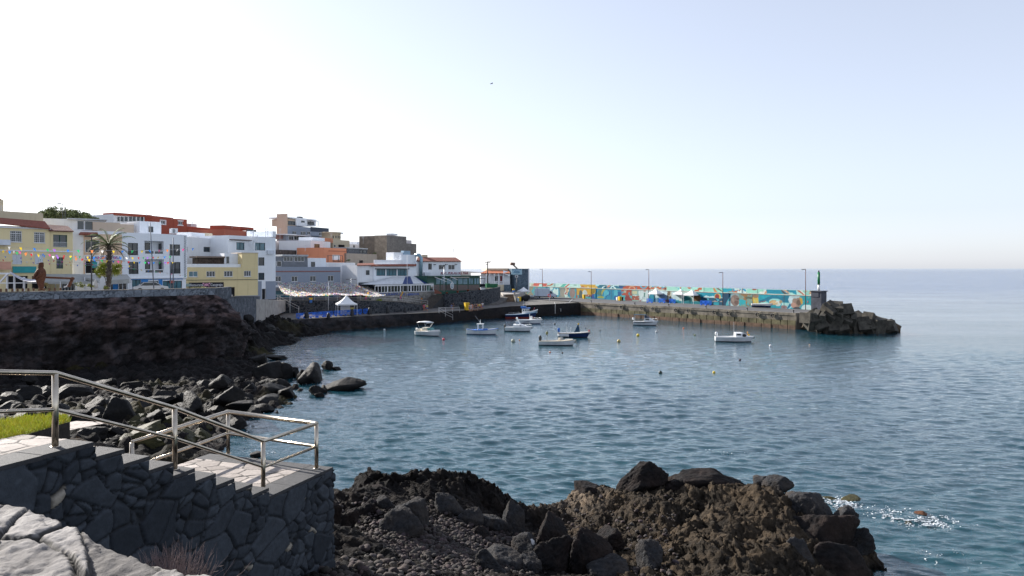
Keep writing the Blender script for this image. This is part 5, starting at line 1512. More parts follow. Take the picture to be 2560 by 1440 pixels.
PL_ORANGE = plaster('salmon_plaster', (0.62, 0.25, 0.14), 0.15)
PL_CREAM = plaster('cream_plaster', (0.60, 0.52, 0.38))
PL_BEIGE = plaster('beige_plaster', (0.55, 0.44, 0.34))
PL_PINKW = plaster('pinkish_white_plaster', (0.66, 0.60, 0.58))
CINDER = blocks('cinder_block', (0.17, 0.155, 0.14), (0.23, 0.21, 0.19), (0.12, 0.11, 0.10), 0.5, 0.22, 0.015)
BLUE_P = paint('bright_blue_paint', (0.02, 0.20, 0.55), 0.5, 0.1)
NAVY = paint('navy_blue_paint', (0.012, 0.04, 0.17), 0.5, 0.1)
TEAL_P = paint('turquoise_sign_paint', (0.02, 0.30, 0.32), 0.5, 0.08)
def town():
 h = House('apartment_house', 'yellow house with red tiled eaves and a turquoise sign, leftmost on the promenade', -80, 125, 90, 98, 560, 8.0, 10, PL_YEL,
    [(25, 577, 55, 605, 'grid', 'white', 2), (85, 580.5, 113, 607, 'grid', 'white', 2), (31, 636, 55, 661, 'shut'), (87, 636, 108, 661, 'shut'), (-30, 640, -8, 668, 'win', 'dark'), (-40, 580, -12, 606, 'grid', 'white', 2),
    (20, 690, 70, 722, 'open'), (80, 690, 118, 722, 'open')], par=0)
 h.tiles((-80, 549, 126, 571), (-80, 538, 112, 553, 2.2), 0.45)
 h.add('turquoise_sign', 32, 666, 90, 682, 0.05, 0.2, TEAL_P); h.add('cornice', -80, 566, 126, 570, 0.0, 0.18, FR_WHITE)
 h.add('balcony', -80, 598, 22, 612, 0.05, 1.1, SHUT); h.add('cable', -80, 625, 182, 628, 0.02, 0.10, FR_WHITE)
 h.upper('roof_terrace', -80, 528, 108, 553, 3.4, 5, PL_CREAM)
 h.upper('stair_tower', -40, 498, 9, 530, 5, 3, PL_CREAM)
 h.tiles((-40, 500, 4, 498), (-40, 494, -4, 494, 6), -5.0)
 m = MB()
 for px in np.arange(0, 108, 4): m.bar((h.ux(px, -3.4), 3.4, h.z(528, px, -3.4)), (h.ux(px, -3.4), 3.4, h.z(536, px, -3.4) + 1.2), .04)
 m.build('terrace_rail', FR_WHITE, h.root)
 h.add('shop_sign_box', -30, 654, 26, 674, 0.9, 1.3, paint('peach_sign', (0.62, 0.33, 0.24)))
 House('apartment_house', 'unseen cream apartment house beyond the left edge, added on the promenade to shade the beach', -770, -107, 72, 89, 0, 8.0, 10, PL_CREAM,  # unseen house, added so that its shadow falls on the beach boulders
   [(px, y_, px + 70, y_ + 40, 'win', 'white', 2) for px in (-700, -560, -420, -300, -200) for y_ in (500, 590)], zt=21.5)
 h = House('apartment_house', 'narrower yellow house wing with a green-framed window and dark red tiles', 125.5, 182, 98.2, 101, 577, 8.0, 9, PL_YEL,
    [(133, 587, 168, 618, 'rail', 'green', 2), (141, 643.5, 158, 671.5, 'win', 'green', 2)], par=0)
 h.tiles((123, 575.5, 184, 577.5), (112, 561, 169, 564.5, 2.4), 0.4, tile_material('dark_roof_tiles', (0.17, 0.06, 0.05)))
 h.add('cornice', 124, 576, 183, 578.5, 0.0, 0.15, FR_WHITE)
 h = House('townhouse', 'white house with a peach front, dark window and long white restaurant sign, behind the palm', 182.5, 309, 104, 107.5, 576, 8.0, 9, PL_WHITE,
    [(214, 601, 247, 630, 'win', 'dark', 3), (214, 653, 240, 683, 'open')], par=0.3)
 h.add('peach_facade', 209, 586, 212.5, 690, 0.004, 0.06, PL_PEACH); h.add('peach_facade', 248.5, 586, 305, 690, 0.004, 0.06, PL_PEACH); h.add('peach_facade', 213, 586, 248, 600, 0.004, 0.06, PL_PEACH); h.add('peach_facade', 213, 631, 248, 652, 0.004, 0.06, PL_PEACH)
 h.tiles((197, 585, 245, 586), (204, 576, 243, 576.5, 0.6), 0.7)
 sg = h.add('restaurant_sign', 209, 638, 309, 650, 0.07, 0.2, FR_WHITE)
 h.text('LA LANGOSTERA', 214, 640.5, 303, 647.5, 0.2, paint('violet_lettering', (0.12, 0.06, 0.35)), sg)
 h.add('turquoise_blind', 230, 655, 243, 670, 0.07, 0.10, TEAL_P)
 h.upper('roof_storey', 108, 548, 262, 580, 3.5, 6, PL_WHITE2, [(193, 552, 210, 574, 'white', 1), (212, 553, 232, 575, 'white', 1)])
 h.upper('roof_storey', 232, 556, 300, 580, 2.5, 5, PL_BEIGE)
 h.upper('roof_slab', 168, 546.5, 268, 549.5, 2.9, 6, paint('pale_roof_edge', (0.50, 0.52, 0.56)))
 h = House('apartment_house', 'white apartment house with recessed balconies and perforated edge columns above a blue cafe', 309.5, 465, 108, 116, 581, 7.8, 11, PL_WHITE,
    [(320, 607.5, 345, 638, 'rail', 'dark', 2), (361, 602.5, 409.5, 636, 'balcony'), (424, 611, 450, 639, 'rail', 'dark', 2),
    (322, 655, 346, 685, 'rail', 'dark', 2), (362, 648, 410, 683, 'balcony'), (427, 655, 451, 684, 'rail', 'dark', 2),
    (330, 699, 352, 728, 'teal', 'dark', 2), (371, 703, 396, 728, 'teal', 'dark', 2), (407, 702, 455, 728, 'teal', 'dark', 4)])
 for (xa, xb, ya, yb) in ((328, 457, 697, 699), (353, 370, 699.5, 716), (397, 406, 699.5, 716)): h.add('blue_facade', xa, ya, xb, yb, 0.004, 0.08, BLUE_P)
 h.add('string_course', 305, 694, 466, 696.5, 0.0, 0.25, FR_WHITE); h.add('red_sign', 424, 701, 435, 708, 0.1, 0.2, paint('faded_red', (0.40, 0.09, 0.07)))
 for (xa, xb) in ((303.5, 309), (460.5, 466)):
  c = h.add('perforated_column', xa, 588, xb, 694, -0.3, 0.1, PL_WHITE); g = MB()
  a0, b0, c0, d0_ = h.rect(xa, 590, xb, 692, 0.1)
  rr = rng(int(xa))
  for i, z in enumerate(np.arange(c0, d0_, 0.19)):
   for x in (0.28, 0.72):
    g.box((a0 + (b0 - a0) * (x + (0.08 if i % 2 else -0.08)), -0.10, z), (0.11, 0.02, 0.10))
  g.build('perforation', VOID, c)
 h.upper('roof_hut', 349, 554, 403, 586, 5, 4, PL_WHITE, [(372, 567, 382, 580, 'dark', 1)])
 h.upper('roof_hut', 298, 561, 335, 586, 6, 4, PL_BEIGE); h.upper('roof_hut', 335, 556, 350, 586, 6.5, 4, PL_WHITE2)
 m = MB()
 for (px, py) in ((432, 574), (436, 573)): m.box((h.ux(px, -5), 5, h.z(py + 4, px, -5)), (.9, .5, .8))
 m.build('tank', FR_WHITE, h.root)
 h = House('townhouse', 'plain white house with one small window, behind the yellow crab restaurant', 466, 538, 128, 137, 592, 7.0, 10, PL_WHITE2, [(509, 617.5, 525, 630, 'win', 'dark', 2), (466.5, 617, 469.5, 629, 'open')])
 h.upper('roof_box', 478, 582, 512, 592, 3, 3, PL_WHITE); h.upper('roof_box', 513, 583, 531, 592, 3, 3, PL_CREAM)
 h = House('townhouse', 'low cream wall house between two white houses, above the brown rooftop hut', 538.5, 571, 139, 143, 616, 7.0, 8, PL_CREAM)
 h.upper('white_storey', 538, 590, 571, 616, 6, 5, PL_WHITE2)
 h = House('restaurant', 'worn yellow restaurant with four windows, tower and black crab sign', 467, 645, 121, 129, 668, 6.3, 9, PL_YEL2,
    [(472, 678.5, 494.5, 692, 'teal', 'white', 2), (516, 678, 538, 692, 'win', 'white', 3), (560, 677.5, 582, 691.5, 'win', 'white', 3), (610, 677, 627.5, 691, 'win', 'white', 3), (565, 718, 587, 747, 'open')], par=0.2)
 h.upper('white_parapet', 466, 660, 606, 668, 0.6, 0.3, PL_WHITE); h.upper('tower', 605, 633, 645, 668, 0.05, 5, PL_YEL2)
 h.upper('tower_cap', 604, 631.5, 646, 633.3, 0.0, 5.2, PL_BEIGE)
 hut = h.upper('rooftop_hut', 495, 645, 560, 660, 2.2, 3, paint('brown_hut', (0.075, 0.055, 0.045), 0.9, 0.4, 3)); h.upper('hut_roof', 492, 640.5, 563, 644.5, 1.8, 4, paint('rusty_sheet', (0.20, 0.15, 0.12)))
 h.upper('white_hut', 561, 633.5, 604, 660, 2.0, 4, PL_WHITE, [(565, 641, 573, 659, 'white', 1)])
 sg = h.add('crab_sign', 472.5, 706, 559, 718.5, 0.08, 0.22, paint('black_sign', (0.015, 0.013, 0.02)))
 wl_ = paint('white_lettering', (0.75, 0.75, 0.78))
 h.text('Restaurante', 476, 709, 508, 715.5, 0.22, wl_, sg); h.text('Cangrejo', 526, 708.5, 556, 717, 0.22, wl_, sg)
 # crab drawn on the sign
 cr = MB(); cx, cz = h.ux(516, .22), h.z(712, 516, .22)
 disc = lambda x, z, rx, rz_, n=12: cr.poly([(x + rx * math.cos(t), -0.235, z + rz_ * math.sin(t)) for t in np.linspace(0, 2 * math.pi, n, endpoint=False)])
 disc(cx, cz, .34, .24)
 for q in (-1, 1):
  disc(cx + q * .5, cz + .22, .17, .14)
  for k in range(3): cr.bar((cx + q * .3, -.235, cz - .05 - k * .07), (cx + q * (.62 - k * .1), -.235, cz - .22 - k * .06), .05)
  cr.bar((cx + q * .3, -.235, cz + .1), (cx + q * .45, -.235, cz + .2), .06)
 cr.build('crab_emblem', paint('pink_emblem', (0.62, 0.30, 0.42)), sg)
 h.add('cable', 462, 699, 645, 700, 0.02, 0.1, FR_DARK); h.add('awning', 458, 709, 472, 716, 0.1, 1.6, paint('grey_green_awning', (0.25, 0.33, 0.31)))
 h.add('grey_plinth', 588, 739, 646, 746, 0.004, 0.05, PL_GREY)
 h = House('townhouse', 'tall white house with an outside spiral stair, right of the yellow crab restaurant', 570.5, 689, 133, 143, 588, 6.0, 11, PL_WHITE,
    [(591, 606, 611, 625, 'teal', 'dark', 2), (638, 607, 663, 626, 'teal', 'dark', 2), (646, 643.5, 661, 664, 'win', 'dark', 1), (646, 682, 661, 700, 'win', 'dark', 1), (655, 722, 664, 748, 'open')])
 h.add('roof_ledge', 575, 599, 628, 601, 0.0, 0.35, paint('brown_ledge', (0.12, 0.07, 0.06)))
 sp = MB()
 cx0, z0 = h.ux(633, 1.0), h.z(626, 633, 1.0)
 for i in range(14):
  a = i * .55; sp.bar((cx0, -1.0, z0 + i * .2), (cx0 + .8 * math.cos(a), -1.0 + .8 * math.sin(a), z0 + i * .2), .2, .05)
  sp.bar((cx0 + .8 * math.cos(a), -1 + .8 * math.sin(a), z0 + i * .2), (cx0 + .8 * math.cos(a), -1 + .8 * math.sin(a), z0 + i * .2 + .9), .04)
 sp.bar((cx0, -1, z0), (cx0, -1, z0 + 3.8), .12)
 sp.build('spiral_stair', FR_WHITE, h.root)
 h.upper('roof_block', 626, 578, 632, 590, 1, 1, PL_WHITE); h.add('lower_wall_shade', 664.5, 703, 689, 748, 0.004, .06, PL_GREY); h.add('lower_wall_shade', 640, 703, 654, 748, 0.004, .06, PL_GREY); h.upper('parapet_block', 682, 578, 690, 592, .05, 6, PL_WHITE)  # the grey panels paint bluish shade onto the lower part of the white wall
 h.add('air_conditioner', 668, 626, 684, 636, 0.0, 0.4, SHUT)
 # red blocks on the rise
 h = House('apartment_block', 'brick red rooftop block with a band of white-framed windows, highest at the left', 284, 379, 160, 168, 535, 10, 12, PL_WHITE2, [])
 h.add('red_fascia', 284, 534.5, 379, 541, 0.0, 0.2, PL_RED)
 for i, (a, b) in enumerate(((293, 299), (301, 309), (311, 319), (322, 329.5), (331, 339), (342, 349), (351, 358), (361, 368.5), (370, 378))):
  w_ = h.add('window', a, 542, b, 553.5, 0.0, 0.06, GLASS); h.add('window_frame', a - .8, 541, a, 554.5, 0.0, 0.12, FR_WHITE, w_)
  w_.children[0].matrix_parent_inverse.identity()
 h.upper('red_slab', 284, 532, 300, 536, 1, 4, PL_RED)
 h = House('apartment_block', 'brick red apartment block with two white-surround windows on the skyline', 379.5, 433, 166, 173, 539, 10, 12, PL_RED, [(402, 552, 413, 560, 'win', 'white', 2)])
 h.add('window_surround', 400, 549.5, 415.5, 551.5, 0.0, 0.06, FR_WHITE); h.add('window_surround', 400, 560.5, 415.5, 562, 0.0, 0.06, FR_WHITE); h.add('window_surround', 399.5, 551.6, 401.8, 560.4, 0.0, 0.06, FR_WHITE); h.add('window_surround', 413.2, 551.6, 415.5, 560.4, 0.0, 0.06, FR_WHITE)
 h = House('apartment_block', 'lower brick red block joined to the right of the two-window block', 433.5, 467.5, 173, 176, 546.5, 10, 12, PL_RED, [(446, 553.5, 456, 562, 'win', 'white', 2)])
 h.add('window_surround', 444, 551, 458.5, 553.2, 0.0, 0.06, FR_WHITE); h.add('window_surround', 444, 562.3, 458.5, 564.5, 0.0, 0.06, FR_WHITE)
 h = House('apartment_block', 'long low brick red block with a water tank on its roof', 467.8, 550, 176, 188, 566, 10, 12, PL_RED, [])
 h.upper('water_tank', 477, 559.5, 492, 567, 3, 2.5, GALV); h.upper('white_store', 477, 584, 531, 592, -6, 3, PL_WHITE2)
 m = MB()
 for px in (470, 482, 494, 502): m.bar((h.ux(px, -2), 2, h.z(566, px, -2)), (h.ux(px, -2), 2, h.z(554, px, -2)), .06)
 m.bar((h.ux(470, -2), 2, h.z(555, 470, -2)), (h.ux(502, -2), 2, h.z(556, 502, -2)), .05)
 m.build('washing_frame', GALV, h.root)
 h = House('apartment_block', 'small salmon red rooftop house right of the long red block', 561, 655, 174, 190, 573, 10, 12, plaster('light_red_plaster', (0.44, 0.14, 0.09), .15), [(617, 574, 641, 583, 'win', 'dark', 3)])
 h.upper('red_stair_box', 561, 565, 601, 575, 1, 4, PL_RED); h.upper('red_stair_box', 602, 568, 634, 575, 2, 4, PL_RED)
 h.upper('flue', 627, 578, 635, 590, -1.5, 1, FR_WHITE)
 # upper middle
 h = House('villa', 'tall grey and navy hillside house with a beige side wall and a white roof storey', 719, 822, 200, 217, 564, 12, 3.6, PL_GREY,
    [(731, 578, 741, 586, 'win', 'white', 2), (752, 579, 765, 588, 'win', 'white', 3), (768, 579, 776, 587, 'win', 'white', 2), (797, 581, 809, 590, 'win', 'white', 2)])
 h.add('navy_facade', 776.5, 569, 822, 580, 0.003, 0.06, paint('navy_plaster', (0.035, 0.05, 0.075))); h.add('navy_facade', 776.5, 590.5, 822, 597, 0.003, 0.06, _mats['navy_plaster'])
 m = MB(); L_, D_ = h.L, h.dep
 MB().box((-0.12, D_ * .5, (h.zt - h.zb) / 2 + 1.1), (0.24, D_, h.zt - h.zb + 4.4)).build('beige_side_wall', PL_BEIGE, h.root)
 h.upper('roof_storey', 722, 548, 742, 565, 1.5, 6, PL_BEIGE, [(720, 553, 737, 562, 'dark', 2)])
 h.upper('roof_storey', 741, 545, 767, 565, 1.0, 6, PL_WHITE, [(753, 552, 761, 556, 'dark', 1)])
 h.upper('roof_storey', 767, 549, 790, 565, 2.0, 6, PL_WHITE2, [(769, 555, 785, 562, 'dark', 2)])
 h.upper('roof_slab', 721, 545.5, 792, 548.5, 1.2, 7, FR_WHITE); h.upper('chimney', 749, 541.5, 757, 546, 3, 1, FR_DARK)
 h.upper('pergola', 786, 552.5, 797, 553.5, .2, 4, FR_WHITE); h.upper('pergola', 795.5, 553.5, 796.5, 565, .2, .2, FR_WHITE)
 h = House('townhouse', 'long pinkish white house with a glazed terrace above, below the grey hillside house', 690, 777, 182, 197, 602, 9, 8, PL_PINKW, [(714, 617, 724, 623, 'win', 'white', 2)])
 h.upper('terrace_room', 716, 588, 764, 603, 3, 3, PL_GREY, [(722, 590, 733, 600, 'white', 2), (735, 590, 748, 600, 'white', 2), (750, 593, 763, 602, 'dark', 2)]); h.upper('brown_band', 690, 588, 720, 597, 4, 3, paint('brown_red_band', (0.22, 0.12, 0.11)))
 h.upper('pergola', 713, 587, 778, 588.6, 1.2, 4, FR_WHITE)
 h = House('townhouse', 'old dark brown wall house with a satellite dish, above the grey restaurant loft', 689, 776, 174, 186, 624, 8, 7, paint('old_brown_wall', (0.10, 0.085, 0.08), .9, .4, 1.0))
 dish = MB().lathe([(0, 0), (.35, .05), (.62, .18), (.66, .2), (.62, .2), (.3, .07), (0, .02)], (0, 0, 0), 16).build('satellite_dish', GALV, h.root, True)
 dish.location = (h.ux(754, 1), -1, h.z(630, 754, 1)); dish.rotation_euler = (math.radians(70), 0, .3)
 h = House('townhouse', 'white stepped house with a stone picture panel on its front, left of the salmon house', 777, 808, 180, 186, 601, 8, 9, PL_WHITE2, [])
 h.add('picture_panel', 786, 610, 799, 621, 0.0, 0.05, rubble('picture_stone', (.08, .05, .02), (.30, .2, .1), (.2, .17, .12), 3))
 h.upper('white_block', 781, 594, 812, 602, 3, 4, PL_WHITE); h.upper('white_block', 802, 604, 826, 640, .8, 4, PL_WHITE2); h.upper('orange_block', 803, 595, 832, 606, 4, 4, PL_ORANGE)
 h = House('townhouse', 'salmon orange house with a terrace pergola full of plants', 809, 866, 177, 186, 619, 8, 8, PL_ORANGE, [(831, 637, 851, 650, 'open', FR_WHITE)])
 h.add('ledge', 822, 627, 866, 629, 0.0, 0.1, paint('dark_orange_band', (.35, .13, .07)))
 m = MB()
 for px in (820, 833, 846, 856): m.bar((h.ux(px, 1.5), -1.5, h.z(655, px, 1.5)), (h.ux(px, 1.5), -1.5, h.z(639, px, 1.5)), .09)
 m.bar((h.ux(818, 1.5), -1.5, h.z(639, 818, 1.5)), (h.ux(856, 1.5), -1.5, h.z(639, 856, 1.5)), .1)
 m.build('pergola', FR_DARK, h.root)
 h = House('villa', 'cream house with a round white drum tower on the skyline', 832, 874, 200, 207, 599, 10, 9, PL_CREAM, [(835, 612, 840, 618, 'win', 'white', 1), (846, 612, 862, 620, 'open')])
 t = MB().lathe([(2.6, 0), (2.6, 2.2), (2.75, 2.2), (2.75, 2.45), (0, 2.5)], (0, 0, 0), 28).build('drum_tower', PL_CREAM, h.root, True); t.location = (h.L * .45, 3.2, h.zt - h.zb - .2)
 h.upper('roof_cap', 848, 581, 858, 585, 3, 1, GALV); m = MB()
 for i in range(5): m.box((h.L * .45 + 2.62 * math.sin(-.7 + i * .3), 3.2 - 2.62 * math.cos(-.7 + i * .3), h.zt - h.zb + .8), (.3, .06, .7), -.7 + i * .3)
 m.build('tower_window', GLASS, h.root)
 h = House('townhouse', 'rough tan wall with a small dark window, behind the white restaurant', 866, 942, 185, 200, 633, 5, 8, plaster('rough_tan_wall', (0.30, 0.26, 0.22), 0.5), [(898, 651, 908, 659.5, 'open')])
 h.upper('shed_row', 868, 621, 918, 636, 3, 3, paint('grey_shed', (0.16, 0.17, 0.19), .9, .3, 2), [(900, 626, 906, 632, 'dark', 1), (908, 626, 916, 632, 'dark', 1)]); h.upper('shed_roof', 866, 619.5, 920, 622, 2.5, 4, paint('pale_sheet', (.4, .42, .44)))
 h = House('townhouse', 'plain white boxes of houses left of the cinder block building', 874, 941, 212, 226, 610, 10, 9, PL_WHITE, [(883, 613, 887, 619, 'win', 'dark', 1)])
 h.upper('white_block', 892, 605.5, 928, 612, 2, 5, PL_WHITE2)
 h = House('apartment_block', 'unfinished tall cinder block building, bare brown-grey, standing on the skyline', 967, 1016, 205, 214, 588, 9, 4.2, CINDER)
 MB().box((-0.05, h.dep * .5, (h.zt - h.zb) / 2), (0.1, h.dep, h.zt - h.zb)).build('bare_side_wall', paint('beige_block_side', (0.36, 0.29, 0.22), .9, .2, 1), h.root)
 h.upper('rear_wing', 940, 590, 958, 640, 5, 6, paint('beige_block_wing', (.27, .22, .175), .9, .2, 1)); h.upper('roof_hut', 981, 584, 994, 588.5, 3, 2, FR_WHITE)
 h.upper('side_wing', 1010, 609, 1041, 642, 1.0, 8, CINDER); h.upper('white_tank_house', 1012, 600.5, 1029, 609.3, 3, 3, PL_PINKW)
 # harbour front
 h = House('restaurant', 'slate grey two-storey restaurant with four white windows and a teal glazed ground floor', 671, 851, 157, 169, 667, 4.4, 9, PL_GREY,
    [(688, 690.5, 703, 704, 'win', 'white', 2), (729, 690.5, 744, 704, 'win', 'white', 2), (775, 689.8, 790, 703.5, 'win', 'white', 2), (819.5, 689, 834, 702.8, 'win', 'white', 2)])
 h.add('red_band', 671, 677.2, 851, 679.8, 0.0, 0.06, paint('dull_red_band', (.26, .12, .11))); h.add('canopy', 669, 718, 852, 725, 0.0, 0.9, paint('grey_canopy', (.2, .2, .21)))
 for i, (a, b) in enumerate(((679, 709), (711, 742), (744, 775), (777, 803), (805, 832))):
  w_ = h.add('glazed_front', a, 727, b, 744, 0.02, 0.14, GLASS_TEAL)
  h.add('frame', a - 1.6, 726, a - .1, 745, 0.02, 0.22, NAVY, w_)
 h.add('navy_plinth', 677, 744, 838, 752, 0.03, 0.18, NAVY); h.add('white_panel', 672, 713, 709, 718, 0.003, 0.05, FR_WHITE); h.add('drain_pipe', 671.5, 680, 673, 718, 0.0, 0.15, FR_DARK)
 h.upper('loft', 671, 641, 769, 668, 1.5, 5, paint('grey_loft_panel', (.19, .205, .23), .8, .1, 1), [(709, 642.5, 732, 653, 'white', 3), (736, 642.5, 760, 653.5, 'white', 3), (680, 653, 690, 666, 'white', 1), (692, 653, 703, 666, 'white', 1)])
 h.upper('loft_roof', 706, 636.5, 771, 640.8, 1.0, 6, paint('pale_sheet', (.4, .42, .44))); h.upper('white_loft', 769.3, 645, 815, 668, 2.2, 5, PL_WHITE, [(778, 655, 787, 666.5, 'dark', 1)])
 h = House('townhouse', 'white cube house with one window, right of the slate grey restaurant', 816, 888, 174, 186, 656, 3.4, 9, PL_WHITE2, [(865, 672, 876, 683.5, 'win', 'white', 2)])
 h = House('restaurant', 'white restaurant with wide brown window band, striped conservatory roof and stone base', 934, 1041, 172, 182, 664, 2.2, 9, PL_WHITE, [(941, 672.5, 963.5, 689.5, 'teal', 'dark', 3), (966, 672.5, 991.5, 689.5, 'teal', 'dark', 3), (994, 672.5, 1020, 689.5, 'teal', 'dark', 3)], par=.2)
 h.add('window_awning', 939, 671, 1022, 673, 0.0, 0.5, FR_DARK); h.tiles((928, 664.5, 1041, 664), (930, 660.5, 1041, 660, .6), 0.5)
 h.upper('roof_parapet', 936, 650, 1012, 661, 1.2, .3, PL_WHITE); h.upper('roof_block', 984, 631, 1012, 650, 3, 3, PL_WHITE2); h.upper('roof_block', 1003, 637, 1041, 661, 2.2, 4, PL_WHITE)
 h.upper('air_unit', 1010, 627, 1026, 640, 2.6, 1.2, paint('pale_blue_metal', (.3, .42, .52)))
 h.upper('low_wing', 893, 663, 934, 712, 0.3, 6, PL_WHITE2, [(915, 676, 923, 687, 'dark', 1)]); h.tiles((892, 663, 936, 662), (895, 658, 936, 657.5, 2), 0.1)
 h.upper('grey_shopfront', 899, 706, 932, 716, -0.1, .6, paint('dark_grey_front', (.06, .07, .085)))
 # conservatory
 gl = MB(); o1 = 5.0
 a, b, c, d = h.rect(937, 712.5, 1083, 729.5, o1)
 h.add('conservatory', 937, 713, 1083, 729.5, o1 - 4.9, o1, paint('dark_glazing', (.02, .022, .026), .1, .2, 1, spec=.6))
 m = MB()
 for px in (937, 945, 953, 961, 968.5, 977, 985, 993, 1000.5, 1007, 1020, 1027, 1034, 1041, 1047, 1053.5, 1060, 1066, 1072, 1083):
  x = h.ux(px, o1); wd = .3 if px in (968.5, 1000.5, 1027, 1053.5) else .12
  m.box((x, -o1 - .06, (c + d) / 2), (wd, .1, d - c))
 m.box(((a + b) / 2, -o1 - .08, d), (b - a, .14, .35)); m.box(((a + b) / 2, -o1 - .08, c), (b - a, .14, .12))
 m.build('glazing_bars', FR_WHITE, h.root)
 q0, q1 = h.rect(934, 713, 1086, 730, o1 + .3), h.rect(985, 697.5, 1048, 700, 0.4)
 N_ = 11; rl = [MB(), MB()]
 for i in range(N_):
  f0, f1 = i / N_, (i + 1) / N_
  p = lambda f: (q0[0] + (q0[1] - q0[0]) * f, -o1 - .3, d + .25)
  r_ = lambda f: (q1[0] + (q1[1] - q1[0]) * f, -0.4, d + 2.0)
  rl[1 if i in (5, 6, 9) else 0].poly([p(f0), p(f1), r_(f1), r_(f0)])
 rf = rl[0].poly([(q0[0], -o1 - .3, d + .25), (q1[0], -.4, d + 2.0), (q0[0], -.4, d + .25)]).poly([(q0[1], -o1 - .3, d + .25), (q0[1], -.4, d + .25), (q1[1], -.4, d + 2)]).build('conservatory_roof', paint('white_awning_cloth', (.62, .64, .66)), h.root)
 rl[1].build('blue_stripe', NAVY, rf)
 sb = h.add('stone_base', 908, 730, 1074, 775, 0.1, o1 + .1, STONE_TAN)
 tx = paint('blue_tile_letters', (.02, .10, .42), .4)
 h.text('RESTAURANTE', 943, 733, 995.5, 739, o1 + .1, tx, sb); h.text('LOS', 998.5, 733, 1011.5, 738.6, o1 + .1, tx, sb); h.text('ABRIGOS', 1015.5, 732.8, 1047.5, 738.2, o1 + .1, tx, sb)
 h.add('pale_door', 981, 746, 993, 768, o1 + .1, o1 + .18, paint('pale_plank_door', (.40, .38, .35), .8, .2, 5)); h.add('vent', 994, 744, 998, 749, o1 + .1, o1 + .16, FR_DARK); h.add('vent', 922, 746, 930, 750, o1 + .1, o1 + .16, FR_DARK)
 h.add('glass_door', 1075, 713, 1084, 735, o1 - .5, o1 + .05, FR_WHITE); h.add('door_pane', 1076.5, 716, 1082.5, 733, o1 + .06, o1 + .09, GLASS)
 h = House('restaurant', 'white upper restaurant with red tiled roof and big red lettering', 1041.5, 1152, 184, 194, 652, 4.5, 9, PL_WHITE,
    [(1070.5, 659, 1079.5, 674, 'win', 'dark', 2), (1097, 662, 1113.5, 674, 'win', 'white', 2), (1121, 662, 1137, 674, 'win', 'white', 2)], par=0)
 h.tiles((1041, 652.5, 1154, 653), (1044, 643, 1139, 643.5, 3.0), 0.4)
 h.text('REST. PERLAS DEL MAR', 1102, 680, 1170.5, 685.6, 2.2, paint('crimson_letters', (.26, .02, .05)), None, .06)
 fr_ = MB(); a, b, c, d = h.rect(1100, 685.7, 1172, 686.4, 2.2)
 fr_.box(((a + b) / 2, -2.2, (c + d) / 2), (b - a, .1, .08))
 fr_.build('letter_rail', DARKMETAL, h.root)
 dk = MB(); dk.tube([(h.ux(1052, .5), -.5, h.z(690, 1052, .5)), (h.ux(1053, .5), -.5, h.z(645, 1053, .5)), (h.ux(1050, .5), -.2, h.z(638, 1050, .5)), (h.ux(1046, .5), 1, h.z(637, 1046, .5))], .42, 10)
 dk.build('exhaust_duct', paint('steel_blue_duct', (.25, .38, .46), .4, .1, 1, metal=.5), h.root, True)
 h.add('air_conditioner', 1060, 681, 1074, 689, 0.05, .8, SHUT); h.upper('roof_box', 1055, 637, 1069, 643.5, 3, 2, PL_CREAM)
 m = MB();
 for px in (1087, 1116, 1140): m.box((h.ux(px, .3), -.3, h.z(661, px, .3)), (.5, .5, .15))
 m.build('wall_lamp', FR_DARK, h.root)
 h = House('restaurant', 'dark green glazed terrace restaurant on top of the curved black wall', 1068, 1200, 178, 192, 690, 5.2, 7, FR_GREEN, [])
 for i, (a, b) in enumerate(((1090, 1100), (1102, 1113), (1117, 1128), (1130, 1141), (1145, 1156), (1158, 1168), (1172, 1176.5), (1178, 1182), (1186, 1190), (1192, 1197))):
  w_ = h.add('window', a, 696, b, 710, 0.0, 0.08, paint('pale_blue_pane', (.16, .28, .34), .12, .2, .5, spec=.6))
 for (a, b) in ((1084, 1099), (1101, 1114), (1116, 1128), (1130, 1142), (1144, 1169), (1171, 1198)): h.add('brown_panel', a, 712, b, 726, 0.0, .08, paint('brown_taupe_panel', (.15, .12, .11)))
 h.add('roof_edge', 1067, 689, 1201, 691.5, 0.0, .6, FR_GREEN); h.add('rolled_awning', 1125, 692.5, 1172, 694.5, .1, .6, paint('rolled_cloth', (.45, .42, .36)))
 m = MB()
 for (x0, y0, x1, y1) in ((1083, 691, 1116, 704), (1102, 691, 1131, 704), (1125, 691, 1145, 700)): m.bar((h.ux(x0, .3), -.3, h.z(y0, x0, .3)), (h.ux(x1, 1.6), -1.6, h.z(y1, x1, 1.6)), .12)
 m.build('awning_arm', FR_WHITE, h.root)
 sg = MB().lathe([(0, 0), (.62, 0), (.66, .03), (.62, .06), (0, .06)], (0, 0, 0), 28).build('oval_sign', FR_WHITE, h.root, True)
 sg.location = (h.ux(1130, 1.2), -1.2, h.z(714.5, 1130, 1.2)); sg.rotation_euler = (math.radians(90), 0, 0); sg.scale = (.95, 1.35, 1)
 e = MB().lathe([(.28, .07), (.46, .07), (.46, .075), (.28, .075)], (0, 0, 0), 24).box((0, .05, .072), (.5, .07, .01)).box((0, -.12, .072), (.6, .07, .01)).build('emblem', paint('grey_blue_print', (.2, .3, .36)), sg)
